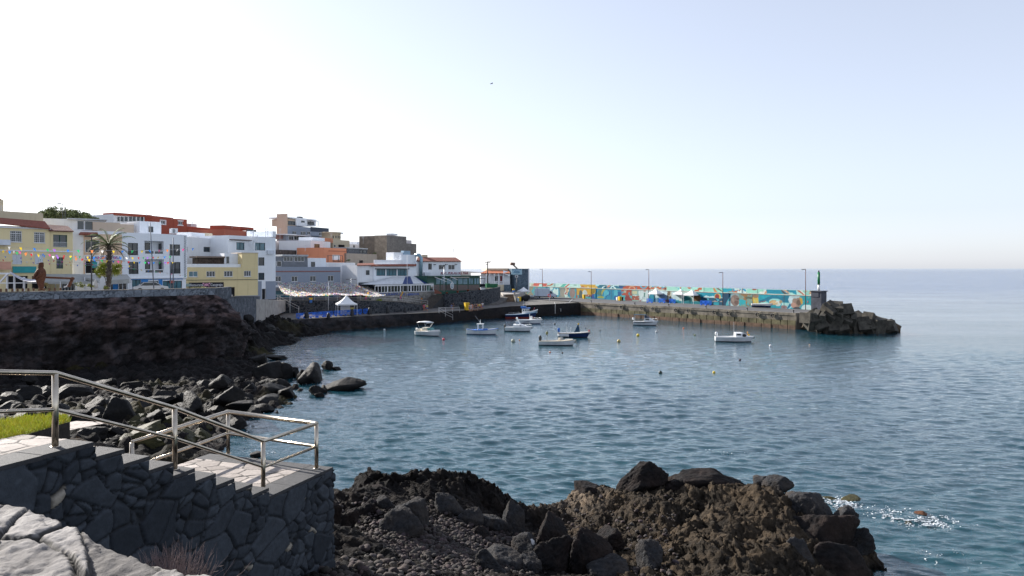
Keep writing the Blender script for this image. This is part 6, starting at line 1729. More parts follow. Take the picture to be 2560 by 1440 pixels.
 for k, px in enumerate((1117, 1144, 1170, 1199)):
  t_ = MB().lathe([(0, 0), (.22, 0), (.3, .42), (.33, .42), (.33, .5), (.25, .5), (0, .46)], n=12).build('flower_pot', paint('terracotta', (.42, .12, .06)), smooth=True)
  p = h.A + h.u * h.ux(px, 1.0) + h.n * 1.0
  t_.location = (p[0], p[1], 5.5 + .25 * k); tag(t_, 'terracotta pot at the foot of the green restaurant, ' + ['first from the stairs', 'second from the stairs', 'third from the stairs', 'by the far corner'][k], 'flower pot', 'terracotta pots along the green restaurant')
 # stone house by the pier root
 h = House('harbour_house', 'small harbour house with orange tiles, white porch and a dark stone tower', 1202, 1275, 214, 218, 683, 4.6, 8, PL_WHITE, [(1236, 690, 1243, 703, 'win', 'white', 1), (1241.5, 690, 1246, 708, 'open'), (1250, 690, 1256, 708, 'open', paint('dark_red_door', (.2, .03, .04)))], par=0)
 h.tiles((1200.5, 682.5, 1275, 682.5), (1216, 675.5, 1272, 676, 3.2), 1.4, TILE_O); h.upper('roof_top', 1217, 671, 1273, 676.5, 3.0, 4, PL_CREAM)
 h.tiles((1258, 683, 1275, 690), (1258, 676, 1275, 680, 1.0), 1.6, FR_WHITE, .1)
 m = MB()
 for px in (1216, 1224, 1235.5, 1246, 1258): x = h.ux(px, 1.2); m.bar((x, -1.2, h.z(712, px, 1.2)), (x, -1.2, h.z(683, px, 1.2)), .25)
 m.build('porch_column', FR_WHITE, h.root)
 m = MB()
 for px in np.arange(1224, 1275, 1.6): x = h.ux(px, 1.25); m.bar((x, -1.25, h.z(712, px, 1.25)), (x, -1.25, h.z(704, px, 1.25)), .08)
 m.bar((h.ux(1224, 1.25), -1.25, h.z(703.5, 1224, 1.25)), (h.ux(1275, 1.25), -1.25, h.z(703.5, 1275, 1.25)), .14)
 m.build('balustrade', FR_WHITE, h.root)
 h.add('porch_base', 1216, 712, 1260, 727, 0.05, 1.4, PL_CREAM)
 tw = h.add('stone_tower', 1275, 671.5, 1309, 730, -5, 1.6, rubble('slate_blue_masonry', (.06, .095, .125), (.10, .145, .19), (.15, .19, .22), 2.0))
 h.add('tower_side', 1309, 671, 1311.5, 730, -5, 1.62, FR_WHITE); h.add('stone_base', 1258, 712, 1275, 728, .05, 1.62, _mats['slate_blue_masonry'])
 sg = h.add('tower_sign', 1278.5, 672.5, 1305, 686.5, 1.61, 1.72, paint('pale_blue_sign', (.35, .52, .60)))
 bl = MB(); a, b, c, d = h.rect(1283, 677, 1300, 683, 1.73)
 for k, (u0, u1, v) in enumerate(((.15, .9, .75), (.05, .95, .25))):
  pts = [(a + (b - a) * (u0 + (u1 - u0) * t), -1.735, c + (d - c) * (v + .12 * math.sin(t * 6 + k))) for t in np.linspace(0, 1, 9)]
  bl.tube(pts, .10, 5)
 bl.build('wave_emblem', paint('sea_blue_print', (.05, .18, .33)), sg)
 lt = MB()
 rr = rng(2); a, b, c, d = h.rect(1279.5, 673.3, 1304, 675.4, 1.73)
 h.text('COFRADIA DE PESCADORES', 1280, 673.4, 1303.5, 675.6, 1.73, paint('sea_blue_print', (.05, .18, .33)), sg, .01)
 w_ = h.add('tower_window', 1287.5, 688, 1295, 693.5, 1.61, 1.7, FR_WHITE); h.add('pane', 1289, 689, 1293.5, 692.7, 1.7, 1.73, GLASS, w_)
 for o_ in w_.children: o_.matrix_parent_inverse.identity()
 hx, hz_ = h.ux(1285, -1), h.z(671, 1285, -1)
 MB().tube([(hx - 1.1, 1, hz_ + 1.4), (hx + .2, 1, hz_ + 1.35)], .42, 12).build('heater_tank', paint('brown_tank', (.18, .11, .08)), h.root, True)
 MB().bar((hx - .3, 1, hz_ + 1.1), (hx + 1.0, 1, hz_), .9, .15).build('solar_panel', paint('solar_panel_face', (.12, .11, .10)), h.root)
town()
# ------------------------------------------------------------------ plants
def leaf_cloud(blobs, n, size, seed, col, flat=0.7, spread=0.45):
 """blobs: (x, y, z, rx, ry, rz); leaves spread through the volume, denser towards the surface, in clumps"""
 r = rng(seed)
 V, Q, C = [], [], []
 tot = sum(b[3] * b[4] * b[5] for b in blobs)
 k = 0
 for b in blobs:
  m = int(n * b[3] * b[4] * b[5] / tot) + 8
  nc = max(5, m // 26)
  cl = r.normal(size=(nc, 3)); cl /= np.linalg.norm(cl, axis=1)[:, None]
  cl *= (0.45 + 0.55 * r.rand(nc, 1) ** .5)
  tone = r.uniform(0.55, 1.45, nc)
  for i in range(m):
   c = r.randint(nc)
   p = cl[c] + r.normal(0, spread * 0.42, 3)
   w = np.array(b[:3]) + p * np.array(b[3:6])
   u = r.normal(size=3); u /= np.linalg.norm(u); v = np.cross(u, r.normal(size=3)); v /= np.linalg.norm(v)
   s = size * r.uniform(.6, 1.4)
   V += [w - u * s, w + v * s * flat, w + u * s, w - v * s * flat]
   Q.append((k, k + 1, k + 2, k + 3)); k += 4
   C += [np.array(col) * tone[c] * r.uniform(.75, 1.25)] * 4
 return np.array(V), np.array(Q), np.array(C)
LEAF = attrmat('foliage_leaves', 0.6, 0.1, 2, 0)
def crown(name, parent, *a, **k):
 V, Q, C = leaf_cloud(*a, **k)
 return np_mesh(name, V, Q, LEAF, parent, False, C)
BARK = paint('grey_bark', (0.11, 0.09, 0.075), 0.9, 0.35, 3, 0.03)
def palm():
 d = 86.0
 b = P(263, 728, d); t = P(272, 612, d)
 root = thing('palm_tree', 'tall palm tree with shaggy trunk on the promenade, in front of the white townhouse', 'palm tree', tuple(b))
 h = t - b
 pts = [(0, 0, -.3), (0.45, 0, h[2] * .2), (1.0 * h[0], 0, h[2] * .45), (h[0] * 1.25, 0, h[2] * .7), (h[0], 0, h[2])]
 m = MB().tube(pts, [.28, .24, .21, .22, .26], 10)
 r = rng(3)
 for i in range(220):                                             # old leaf bases that make the trunk shaggy
  f = r.rand() ** .8; a = r.uniform(0, 6.28)
  j = min(3, int(f * 4)); q = np.array(pts[j]) * (1 - (f * 4 - j)) + np.array(pts[j + 1]) * (f * 4 - j)
  o = np.array((math.cos(a), math.sin(a), 0))
  m.bar(tuple(q + o * .2), tuple(q + o * (.33 + .1 * f) + np.array((0, 0, .22))), .09, .03)
 m.build('trunk', BARK, root)
 tip = Vector(h)
 for i in range(26):
  a = i * 2.399; up = 1.3 - 1.75 * (i / 25.0)
  ln = r.uniform(2.4, 3.2)
  dirv = Vector((math.cos(a), math.sin(a), 0))
  m = MB(); pts = []
  for s in np.linspace(0, 1, 9):
   e = up - 1.25 * s * s
   pts.append((pts[-1] if pts else tip) + (dirv * math.cos(e) + Vector((0, 0, math.sin(e)))) * (ln / 8 if pts else .1))
  m.tube(pts, [.035] + [.028] * 6 + [.015, .008], 4, caps=False)
  side = dirv.cross(Vector((0, 0, 1)))
  for j in range(1, 9):
   for q in (0, .33, .66):
    p = pts[j - 1].lerp(pts[j], q)
    for sd in (-1, 1):
     l2 = .62 * math.sin(math.pi * min(1, (j + q) / 9) * .93 + .12) + .1
     e = p + side * sd * l2 * .75 + dirv * l2 * .5 + Vector((0, 0, -.28 * l2 + r.uniform(-.05, .05)))
     wv = dirv * .055
     m.poly([p - wv, p + wv, e])
  m.build('frond', paint('palm_frond' if i < 16 else 'dry_palm_frond', (.14, .19, .04) if i < 16 else (.15, .13, .05), .6, .3, 2), root)
palm()
def plants():
 c = P(270, 676, 88)
 t = thing('bushy_tree', 'round yellow-green bushy tree at the foot of the palm', 'tree', (c[0], c[1], 8.6))
 crown('crown', t, [(0, 0, c[2] - 8.6, 1.25, 1.1, .75), (-.9, 0, c[2] - 8.9, .7, .7, .55), (.7, .2, c[2] - 8.3, .8, .8, .5), (-.2, -.3, c[2] - 8.2, .9, .7, .45)], 3000, .085, 5, (.24, .27, .035))
 m = MB().tube([(0.3, 0, -.3), (.1, 0, .6), (0, 0, c[2] - 8.6)], [.10, .08, .05], 6).tube([(.1, 0, .6), (.6, 0, c[2] - 8.7)], [.06, .03], 5).tube([(.1, 0, .6), (-.6, .1, c[2] - 8.9)], [.06, .03], 5)
 m.build('trunk', BARK, t)
 # trees on the rise behind the yellow house
 for i, (px, py, w, h, lab) in enumerate(((128, 530, 46, 34, 'round grey-green tree at the left end of the group on the skyline'), (156, 536, 34, 26, 'thin open tree between the two larger skyline trees'), (186, 529, 50, 38, 'largest dark skyline tree, right of the lamp post'), (212, 540, 34, 22, 'mid-sized skyline tree sloping down towards the white roofs'), (234, 547, 26, 14, 'lowest skyline tree at the right end of the group'))):
  d = 150; c = P(px, py, d); sx, sz = w / F * d * .5, h / F * d * .5
  t = thing('hillside_tree', lab, 'tree', (c[0], c[1], 11), group='trees on the skyline behind the houses')
  r = rng(i)
  bl = [(r.uniform(-.7, .7) * sx, 0, c[2] - 11.4 + r.uniform(-.9, .35) * sz, sx * r.uniform(.5, .8), sx * .7, sz * r.uniform(.6, .9)) for _ in range(9)]
  crown('crown', t, bl, 3200, .16, 40 + i, (.15, .175, .07) if i != 1 else (.19, .2, .1))
  MB().tube([(0, 0, -2), (.2, 0, 5), (0, 0, c[2] - 11)], [.25, .2, .1], 6).build('trunk', BARK, t)
 for px, py, w, h, d, col, lab in ((199, 712, 24, 12, 83, (.22, .24, .07), 'pale yellow-green shrub left of the palm trunk'), (226, 714, 14, 9, 84, (.26, .27, .05), 'small yellow shrub close to the left of the palm trunk'), (264, 719, 12, 9, 84, (.18, .2, .05), 'low shrub at the right foot of the palm'),
          (112, 711, 14, 9, 80, (.28, .24, .11), 'straw-coloured tuft behind the fisherman statue'), (500, 721, 46, 8, 90, (.2, .2, .06), 'trailing yellow-green plant on the promenade wall below the crab sign'),
          (947, 750, 15, 9, 160, (.20, .27, .02), 'bright green shrub on the ramp before the pale stone base'), (906, 739, 15, 9, 164, (.055, .09, .02), 'dark green shrub leaning over the ramp'), (534, 612, 12, 7, 140, (.05, .07, .02), 'dark rooftop plant on the low cream wall'),
          (870, 650, 10, 5, 177, (.06, .1, .03), 'green plants at the right end of the salmon terrace'), (843, 652, 22, 5, 176, (.10, .06, .04), 'reddish potted plants in the salmon terrace pergola'), (925, 628, 9, 7, 212, (.16, .17, .03), 'small yellow-green tree by the white boxes of houses'), (937, 633, 8, 6, 204, (.06, .10, .02), 'dark bush at the foot of the cinder block building'), (533, 566, 14, 4, 182, (.09, .1, .04), 'roof garden plants on the long low red block')):
  c = P(px, py, d); sx, sz = w / F * d * .5, h / F * d * .5
  o = crown('shrub', None, [(c[0], c[1], c[2], sx, sx * .8, sz), (c[0] + sx * .4, c[1], c[2] - sz * .3, sx * .6, sx * .6, sz * .7)], 420, max(.05, sz * .16), int(px), col)
  tag(o, lab, 'shrub')
plants()
# ------------------------------------------------------------------ promenade things
def promenade():
 cl = paint('white_awning_cloth', (.62, .64, .66)); pur = paint('violet_awning_cloth', (.10, .07, .22)); gry = paint('grey_awning_cloth', (.36, .37, .36), .8, .1)
 # curved striped awning
 root = thing('striped_awning', 'curved white and violet striped awning on a white frame, left of the statue', 'awning', (0, 0, 0))
 st_ = [MB(), MB()]; n = 12
 for i in range(9):
  for k in range(n):
   def pt(i_, f):
    a = P(24 + 0.4 * i_, 684 + 1.0 * i_, 88 - i_ * .7); b = P(94, 698 + .6 * i_, 86 - i_ * .7)
    p = a + (b - a) * f; p[2] += .42 * math.sin(math.pi * f) * -.6 + .35 * (1 - f) ** 2
    return tuple(p)
   st_[i % 2 if i in (1, 5, 7) else 0].poly([pt(i, k / n), pt(i, (k + 1) / n), pt(i + 1, (k + 1) / n), pt(i + 1, k / n)])
 a_ = st_[0].build('awning_cloth', cl, root); st_[1].build('violet_stripe', pur, a_)
 f = MB()
 for px, d in ((18, 84), (36, 84), (60, 83)): f.bar(tuple(P(px, 728, d)), tuple(P(px, 684 + (px - 18) * .2, d)), .16)
 f.bar(tuple(P(-40, 683, 84)), tuple(P(28, 684, 84)), .2); f.bar(tuple(P(0, 705, 83)), tuple(P(20, 684, 83)), .16); f.bar(tuple(P(-40, 708, 82)), tuple(P(95, 707, 82)), .1)
 f.build('awning_frame', FR_WHITE, root)
 def awning(name, label, fr, bk, zdrop, mat, posts):
  r_ = thing(name, label, 'awning', (0, 0, 0))
  a, b, c, d = P(*fr[0]), P(*fr[1]), P(*bk[1]), P(*bk[0])
  m = MB().poly([a, b, c, d]); th = np.array((0, 0, -.05)); m.poly([d + th, c + th, b + th, a + th])
  v = np.array((0, 0, -zdrop)); m.poly([a + v, b + v, b, a])
  m.build('awning_cloth', mat, r_)
  p = MB()
  for px in posts:
   f_ = (px - fr[0][0]) / (fr[1][0] - fr[0][0]); q = a + (b - a) * f_
   p.bar(tuple(q), (q[0], q[1], 8.0), .09)
  p.build('awning_post', FR_WHITE, r_)
 awning('terrace_awning', 'long grey terrace awning in front of the yellow houses', ((104, 704, 93), (230, 704, 96)), ((108, 685, 97), (214, 685, 100)), .3, gry, (110, 150, 190, 228))
 awning('terrace_awning', 'grey gabled terrace awning to the right of the palm', ((272, 700, 96), (328, 697, 98)), ((276, 686, 103), (318, 686, 105)), .6, gry, (274, 325))
 awning('terrace_awning', 'small grey awning beside the bushy tree, left of the palm', ((210, 692, 96), (250, 703, 96)), ((214, 686, 101), (250, 686, 102)), .3, gry, (212, 248))
 # cafe front in the shade below the awnings
 r_ = rng(4)
 for k, (px, w, lab) in enumerate(((128, 24, 'dark glazed cafe front under the long grey awning, left part'), (172, 30, 'dark glazed cafe front under the long grey awning, right part'), (298, 40, 'dark glazed cafe front with a blue panel under the gabled awning'))):
  c = P(px, 716, 99)
  t = thing('cafe_front', lab, 'shopfront', (c[0], c[1], 8.0))
  ww = w / F * 99
  MB().box((0, 0, 1.2), (ww, .2, 2.4)).build('glazing', GLASS, t)
  m = MB()
  for x in np.linspace(-ww / 2, ww / 2, 5): m.box((x, -.14, 1.2), (.12, .08, 2.4))
  m.box((0, -.14, 2.35), (ww, .08, .14)); m.build('frame', SHUT, t)
  if k == 2: MB().box((-.4, -.2, 1.3), (.7, .05, 2.2)).build('blue_panel', BLUE_P, t)
 # closed parasols
 for px, py, h, d, lab in ((239, 711, 26, 86, 'closed cream parasol beside the palm trunk'), (574, 732, 26, 108, 'closed white parasol in front of the yellow crab restaurant')):
  c = P(px, py + h / 2, d); hh = h / F * d
  t = thing('parasol', lab, 'parasol', tuple(c))
  MB().lathe([(.10, hh * .12), (.26, hh * .2), (.22, hh * .5), (.13, hh * .85), (.03, hh * 1.0), (0, hh)], n=10).build('folded_canopy', paint('parasol_cloth', (.58, .56, .54), .8, .12, 4), t, True)
  MB().tube([(0, 0, 0), (0, 0, hh * .3)], .03, 6).build('pole', FR_WHITE, t)
 # statue of a fisherman
 c = P(103, 726, 79); k = 70 / F * 79 / 3.0
 t = thing('fisherman_statue', 'rust brown statue of a stout fisherman with cap and beard, hands held in front', 'statue', tuple(c), .25)
 pr = [(0, 0), (.26, 0), (.27, .5), (.30, .9), (.40, 1.25), (.47, 1.6), (.46, 1.95), (.36, 2.25), (.22, 2.38), (.2, 2.42), (.24, 2.55), (.25, 2.75), (.23, 2.85), (.25, 2.86), (.2, 2.98), (0, 3.02)]
 m = MB().lathe([(a * k * 1.0, z * k) for a, z in pr], n=16)
 m.v = [(x * (1.0 if z < 2.3 * k else 1.0) - (.10 * k if 1.2 * k < z < 2.1 * k and x < 0 else 0), y * .8, z) for x, y, z in m.v]
 m.tube([(-.2 * k, -.3 * k, 2.15 * k), (-.42 * k, -.42 * k, 1.7 * k), (-.62 * k, -.2 * k, 1.35 * k)], [.14 * k, .12 * k, .09 * k], 8)
 m.tube([(.2 * k, -.3 * k, 2.15 * k), (.1 * k, -.46 * k, 1.65 * k), (-.5 * k, -.3 * k, 1.3 * k)], [.14 * k, .12 * k, .09 * k], 8)
 m.box((-.62 * k, -.2 * k, 1.28 * k), (.26 * k, .22 * k, .16 * k)); m.box((-.30 * k, 0, 2.86 * k), (.24 * k, .26 * k, .05 * k)); m.tube([(-.23 * k, 0, 2.66 * k), (-.31 * k, 0, 2.6 * k)], [.05 * k, .04 * k], 6)
 m.lathe([(.16 * k, 2.30 * k), (.2 * k, 2.5 * k), (.14 * k, 2.58 * k)], (-.12 * k, 0, 0), 8)
 m.build('figure', RUST, t, True)
 t = thing('timber_sculpture', 'rust brown leaning timbers with a long beam, right of the fisherman statue', 'sculpture', (0, 0, 0))
 MB().bar(tuple(P(107, 693, 80)), tuple(P(186, 696.5, 81)), .22).bar(tuple(P(183, 693, 81)), tuple(P(172, 717, 81)), .24).bar(tuple(P(89, 692, 79)), tuple(P(100, 716, 79)), .2).build('beam', RUST, t)
 MB().tube([tuple(P(160, 718, 81)), tuple(P(166, 716, 81)), tuple(P(171, 710, 81))], .07, 6).build('pale_hook', FR_WHITE, t)
 for i, px in enumerate((2, 16, 31, 44, 57, 71, 84, 98, 110, 123, 137, 151)):
  x_ = (px - 1280) / F; t_ = (-53.2 - x_ * 72.0) / (x_ * 17.6 - 16.2); a = P(px, 731, 72.0 + 17.6 * t_ + .9)
  o = MB().lathe([(.10, 0), (.105, .2), (.10, .7), (.085, .78), (0, .8)], n=8).build('timber_post', WOOD, smooth=True)
  o.location = (a[0], a[1], 9.2); o.scale = (1, 1, .9)
  tag(o, 'short brown timber post in the row on the promenade wall, by the statue', 'post', 'row of timber posts on the promenade wall')
 # car, planters, low wall
 t = thing('parked_car', 'silver car showing above the promenade wall in front of the blue cafe', 'car', tuple(P(376, 731, 98)), .6)
 prof = [(-2.1, .3), (-2.15, .75), (-1.5, .9), (-.9, 1.38), (.6, 1.42), (1.3, .95), (2.1, .8), (2.15, .3)]
 m = MB()
 for y in (-.8, .8): m.poly([(x, y, z) for x, z in (prof if y < 0 else prof[::-1])])
 for (x0, z0), (x1, z1) in zip(prof, prof[1:] + prof[:1]): m.poly([(x0, -.8, z0), (x0, .8, z0), (x1, .8, z1), (x1, -.8, z1)])
 m.build('body', paint('silver_car_paint', (.5, .51, .53), .3, .05, 1, metal=.3), t)
 MB().poly([(-1.45, -.70, .96), (-1.45, .70, .96), (-.95, .62, 1.37), (-.95, -.62, 1.37)]).poly([(-1.3, -.803, .95), (1.2, -.803, .95), (.55, -.803, 1.36), (-.85, -.803, 1.36)]).build('window', GLASS, t)
 for x in (-1.35, 1.35):
  for y in (-.78, .78):
   w = MB().tube([(x, y - .1, .32), (x, y + .1, .32)], .32, 14).build('wheel', BLACKRUBBER, t)
 # sunbather-like person in a lime shirt is added with the people
promenade()
def pole(name, label, x, y, z0, h, r=.06, mat=None, cat='pole', group=None, extra=None):
 t = thing(name, label, cat, (x, y, z0), group=group)
 MB().tube([(0, 0, 0), (0, 0, h)], [r, r * .7], 8).build('pole', mat or DARKMETAL, t, True)
 if extra: extra(t, h)
 return t
def lamp_arm(ln, drop=.0, two=False, dirx=-1):
 def f(t, h):
  m = MB().bar((0, 0, h - .15), (dirx * ln, 0, h - .1 + drop), .08)
  m.build('arm', DARKMETAL, t)
  heads = [dirx] + ([-dirx] if two else [])
  if two: MB().bar((0, 0, h - .15), (-dirx * ln, 0, h - .1 + drop), .08).build('arm', DARKMETAL, t)
  for q in heads: MB().box((q * (ln + .2), 0, h - .12 + drop), (.65, .28, .14)).build('lamp_head', DARKMETAL, t)
 return f
def poles():
 G = 'lamp posts along the pier'
 labs = ['nearest the harbour house', 'in front of the yellow mural section', 'beside the single white tent', 'in front of the sunrise picture', 'at the pier end by the green beacon']
 for k, (px, ytop, h) in enumerate(((1356, 672, 0), (1478, 678, 0), (1622, 673, 0), (1807, 680, 0), (2014, 672, 0))):
  x = (px - 1280) / F; o = MA + (PN * 0.5)
  du = (MBp - MA) / np.linalg.norm(MBp - MA)
  t_ = (x * o[1] - o[0]) / (du[0] - x * du[1]); q = o + du * t_
  z1 = CH + (HZ - ytop) / F * q[1]
  base = 3.15 if k else 6.2
  pole('lamp_post', 'thin rusty lamp post on the pier, ' + labs[k], q[0], q[1], base, z1 - base, .09, RUST, 'lamp post', G, lamp_arm(.35))
 def at(px, ytop, ybase, d): return P(px, ytop, d), P(px, ybase, d)
 a, b = at(1219, 654, 716, 205)
 def cross(t, h):
  MB().box((0, 0, h - .3), (1.5, .14, .14)).box((.5, 0, h), (.9, .12, .12)).box((-.2, 0, h - .8), (.7, .12, .12)).build('crossarm', DARKMETAL, t)
 pole('utility_pole', 'dark wooden utility pole with crossarms by the harbour house', a[0], a[1], b[2], a[2] - b[2], .17, paint('dark_pole_wood', (.05, .045, .04), .9), 'utility pole', None, cross)
 for (px, yt, yb, d, lab, f) in ((1110, 667, 729, 176, 'pale lamp post with a dark head in front of the green restaurant', lamp_arm(.5)), (878, 697, 745, 168, 'two-armed lamp post in front of the white cube house', lamp_arm(.7, 0, True)), (229, 588, 726, 84, 'dark lamp post with a flat head just left of the palm', lamp_arm(.2, 0, True)),
         (1292, 694, 728, 205, 'slim dark lamp pole in front of the stone tower', None), (157, 510, 575, 140, 'double-headed street lamp standing out against the skyline trees', lamp_arm(.5, .2)), (163, 515, 575, 141, 'thin pole without lamp against the skyline trees', None)):
  a, b = at(px, yt, yb, d)
  pole('lamp_post' if f else 'pole', lab, a[0], a[1], b[2], a[2] - b[2], .08 if d < 170 else .1, GALV if px in (1110, 878) else DARKMETAL, 'lamp post' if f else 'pole', None, f)
 for (px, pt, yt, yb, d, lab) in ((385, 375, 556, 728, 92, 'leaning dark flagpole in front of the white apartment house'), (433, 433, 594, 728, 92, 'upright dark flagpole in front of the right balcony windows'), (427, 424, 612, 728, 92, 'shorter dark flagpole close to the left of another flagpole')):
  a, b = P(pt, yt, d), P(px, yb, d)
  t = thing('flagpole', lab, 'flagpole', tuple(b))
  MB().tube([(0, 0, 0), tuple(a - b)], [.075, .05], 8).build('pole', paint('blue_grey_metal', (.10, .12, .16), .5), t, True)
 for (px, yt, yb, d, lab) in ((725, 712, 782, 143, 'thin white pole holding the near left corner of the flag canopy'), (821, 705, 775, 147, 'thin white pole in the middle of the flag canopy, with a box on its foot'), (1018, 636, 744, 170, 'thin wire pole in front of the white restaurant windows')):
  a, b = at(px, yt, yb, d)
  pole('canopy_pole', lab, a[0], a[1], b[2], a[2] - b[2], .05, FR_WHITE)
 # roof aerials
 G = 'television aerials on the roofs'
 for k, (px, yt, yb, d, lab) in enumerate(((330, 524, 536, 165, 'aerial with five bars on the red fascia block'), (345, 518, 536, 165, 'thin hooked aerial on the red fascia block'), (392, 496, 540, 168, 'tallest mast on the skyline, above the two-window red block'), (430, 522, 546, 170, 'aerial with a side box at the right end of the two-window red block'), (480, 548, 562, 175, 'low aerial beside the water tank'), (580, 552, 568, 172, 'aerial on the small salmon red house'),
           (664, 567, 590, 138, 'aerial on the tall white townhouse'), (669, 570, 590, 138, 'second, shorter aerial on the tall white townhouse'), (700, 570, 600, 180, 'aerial at the left foot of the grey hillside house'), (828, 582, 603, 198, 'aerial between the grey hillside house and the drum tower'), (880, 590, 608, 205, 'aerial right of the drum tower'), (908, 590, 607, 210, 'aerial above the plain white boxes'),
           (966, 575, 590, 205, 'aerial on the cinder block building'), (1134, 621, 643, 188, 'aerial on the red tiled roof above the big lettering'), (763, 612, 625, 175, 'small aerial beside the satellite dish'), (366, 528, 537, 164, 'short aerial near the right end of the red fascia'))):
  a, b = P(px, yt, d), P(px, yb + 3, d); h = a[2] - b[2]
  m = MB().tube([(0, 0, 0), (0, 0, h)], .035, 5)
  if k not in (2,):
   for q in range(4): m.bar((-.5 + .1 * q, 0, h - .15 - .22 * q), (.5 - .1 * q, 0, h - .15 - .22 * q), .04)
  o = m.build('aerial', GALV); o.location = tuple(b); tag(o, lab, 'aerial', G)
poles()
# ------------------------------------------------------------------ bunting
FLAGC = [(.55, .02, .03), (.75, .75, .75), (.03, .42, .14), (.62, .06, .26), (.72, .52, .03), (.30, .12, .55), (.72, .22, .06), (.02, .18, .60), (.85, .45, .05), (.80, .72, .70)]
FLAGM = [None] * len(FLAGC)
def flagmat(i):
 if FLAGM[i] is None:
  m, nt, b, N, L = newmat('flag_cloth_' + ['red', 'white', 'green', 'pink', 'yellow', 'violet', 'orange', 'blue', 'amber', 'cream'][i])
  b.inputs['Base Color'].default_value = (*FLAGC[i], 1); b.inputs['Roughness'].default_value = .7
  t = N.new('ShaderNodeBsdfTranslucent'); t.inputs[0].default_value = (*FLAGC[i], 1)
  mx = N.new('ShaderNodeMixShader'); mx.inputs[0].default_value = .55
  L.new(b.outputs[0], mx.inputs[1]); L.new(t.outputs[0], mx.inputs[2]); L.new(mx.outputs[0], N['Material Output'].inputs[0])
  FLAGM[i] = m
 return FLAGM[i]
def bunting():
 r = rng(6)
 cord = paint('white_cord', (.6, .6, .6))
 rows = [((0, 615, 70), (490, 620, 92), 19, 3.2, 'top string of pennants, running from the left edge past the palm to the flagpole'), ((-10, 622, 80), (430, 640, 92), 30, 4.0, 'second string of close pennants, crossing the yellow house'), ((0, 625, 74), (440, 655, 93), 30, 3.0, 'third string of pennants, sagging below the second'),
   ((0, 640, 86), (470, 690, 106), 26, -2, 'low string of small pennants, crossing the closed shutters and blue cafe'), ((0, 648, 90), (330, 664, 96), 18, 2.0, 'lowest string of small pennants in front of the yellow house')]
 for k, (a, b, n, sag, lab) in enumerate(rows):
  A, B = Vector(P(*a)), Vector(P(*b))
  t = thing('bunting', lab, 'bunting', (0, 0, 0), group='strings of pennants over the promenade')
  at = lambda f: A.lerp(B, f) + Vector((0, 0, -4 * f * (1 - f) * sag * .12))
  MB().tube([at(f) for f in np.linspace(0, 1, 24)], .012, 4).build('cord', cord, t)
  s = .30 if k < 1 else (.27 if k < 3 else .2)
  for i in range(n):
   f = (i + .5 + r.uniform(-.25, .25)) / n; p = at(f); d = (B - A).normalized()
   yaw = r.uniform(-.5, .5); dv = Vector((math.cos(yaw), math.sin(yaw), 0)) * s * .5
   sw = Vector((r.normal(0, .08), r.normal(0, .05), 0))
   MB().poly([p - dv, p + dv, p + Vector((0, 0, -s * 1.15)) + sw]).build('pennant', flagmat([0, 1, 2, 3, 4, 5, 6, 7][(i * 3 + k * 2 + r.randint(2)) % 8]), t)
 # dense canopy over the square: nobody could count it
 V, Q, C = [], [], []
 k = 0
 def surf(u, v):
  """u 0..1 left to right, v 0..1 near to far"""
  pn, pf = P(716 + u * 250, 735.5 + 1.2 * math.sin(u * 9), 140 + 14 * u), P(694 + u * 245, 706 + 18 * max(0, u - .72) / .28, 158 + 12 * u)
  p = pn + (pf - pn) * v
  p[2] -= .5 * math.sin(math.pi * v) + .25 * math.sin(math.pi * ((u * 4) % 1)) * (1 - v)
  return p
 for row in range(46):
  v = row / 45.0
  for j in range(92):
   u = (j + r.uniform(-.3, .3)) / 92
   p = surf(u, v); s = r.uniform(.16, .26)
   a = r.uniform(0, 6.28); dv = np.array((math.cos(a), math.sin(a), 0)) * s * .6
   tip = p + np.array((r.normal(0, .12), r.normal(0, .12), -s * r.uniform(.5, 1.1)))
   V += [p - dv, p + dv, tip]; Q.append((k, k + 1, k + 2)); k += 3
   c = np.array((.78, .77, .75)) if r.rand() < .62 else np.array(FLAGC[r.randint(9)]) * .8 + .12
   C += [c] * 3
 m, nt, b, N, L = newmat('paper_flags')
 at_ = N.new('ShaderNodeVertexColor'); at_.layer_name = 'Col'
 L.new(at_.outputs[0], b.inputs['Base Color']); b.inputs['Roughness'].default_value = .5
 tl = N.new('ShaderNodeBsdfTranslucent'); L.new(at_.outputs[0], tl.inputs[0]); mx = N.new('ShaderNodeMixShader'); mx.inputs[0].default_value = .5
 L.new(b.outputs[0], mx.inputs[1]); L.new(tl.outputs[0], mx.inputs[2]); L.new(mx.outputs[0], N['Material Output'].inputs[0])
 tag(np_mesh('flag_canopy', np.array(V), np.array(Q), m, smooth=False, cols=np.array(C)), 'dense canopy of little paper flags strung over the harbour square', 'flag canopy', kind='stuff')
 # streamers
 for px, y0, y1, x1, d, lab in ((920, 731, 748, 914, 158, 'yellow and pink streamer hanging left of the stone base'), (1006, 729, 746, 1001, 166, 'yellow and pink streamer hanging in front of the blue letters')):
  m = MB(); pts = [P(px + (x1 - px) * f, y0 + (y1 - y0) * f, d) + np.array((.1 * math.sin(f * 7), 0, 0)) for f in np.linspace(0, 1, 7)]
  mats = [flagmat(8), flagmat(3)]
  for i in range(6):
   w = np.array((.16, 0, 0)); m.poly([pts[i] - w, pts[i] + w, pts[i + 1] + w, pts[i + 1] - w], 0 if i < 4 else 1)
  tag(m.build('streamer', mats), lab, 'streamer')
bunting()
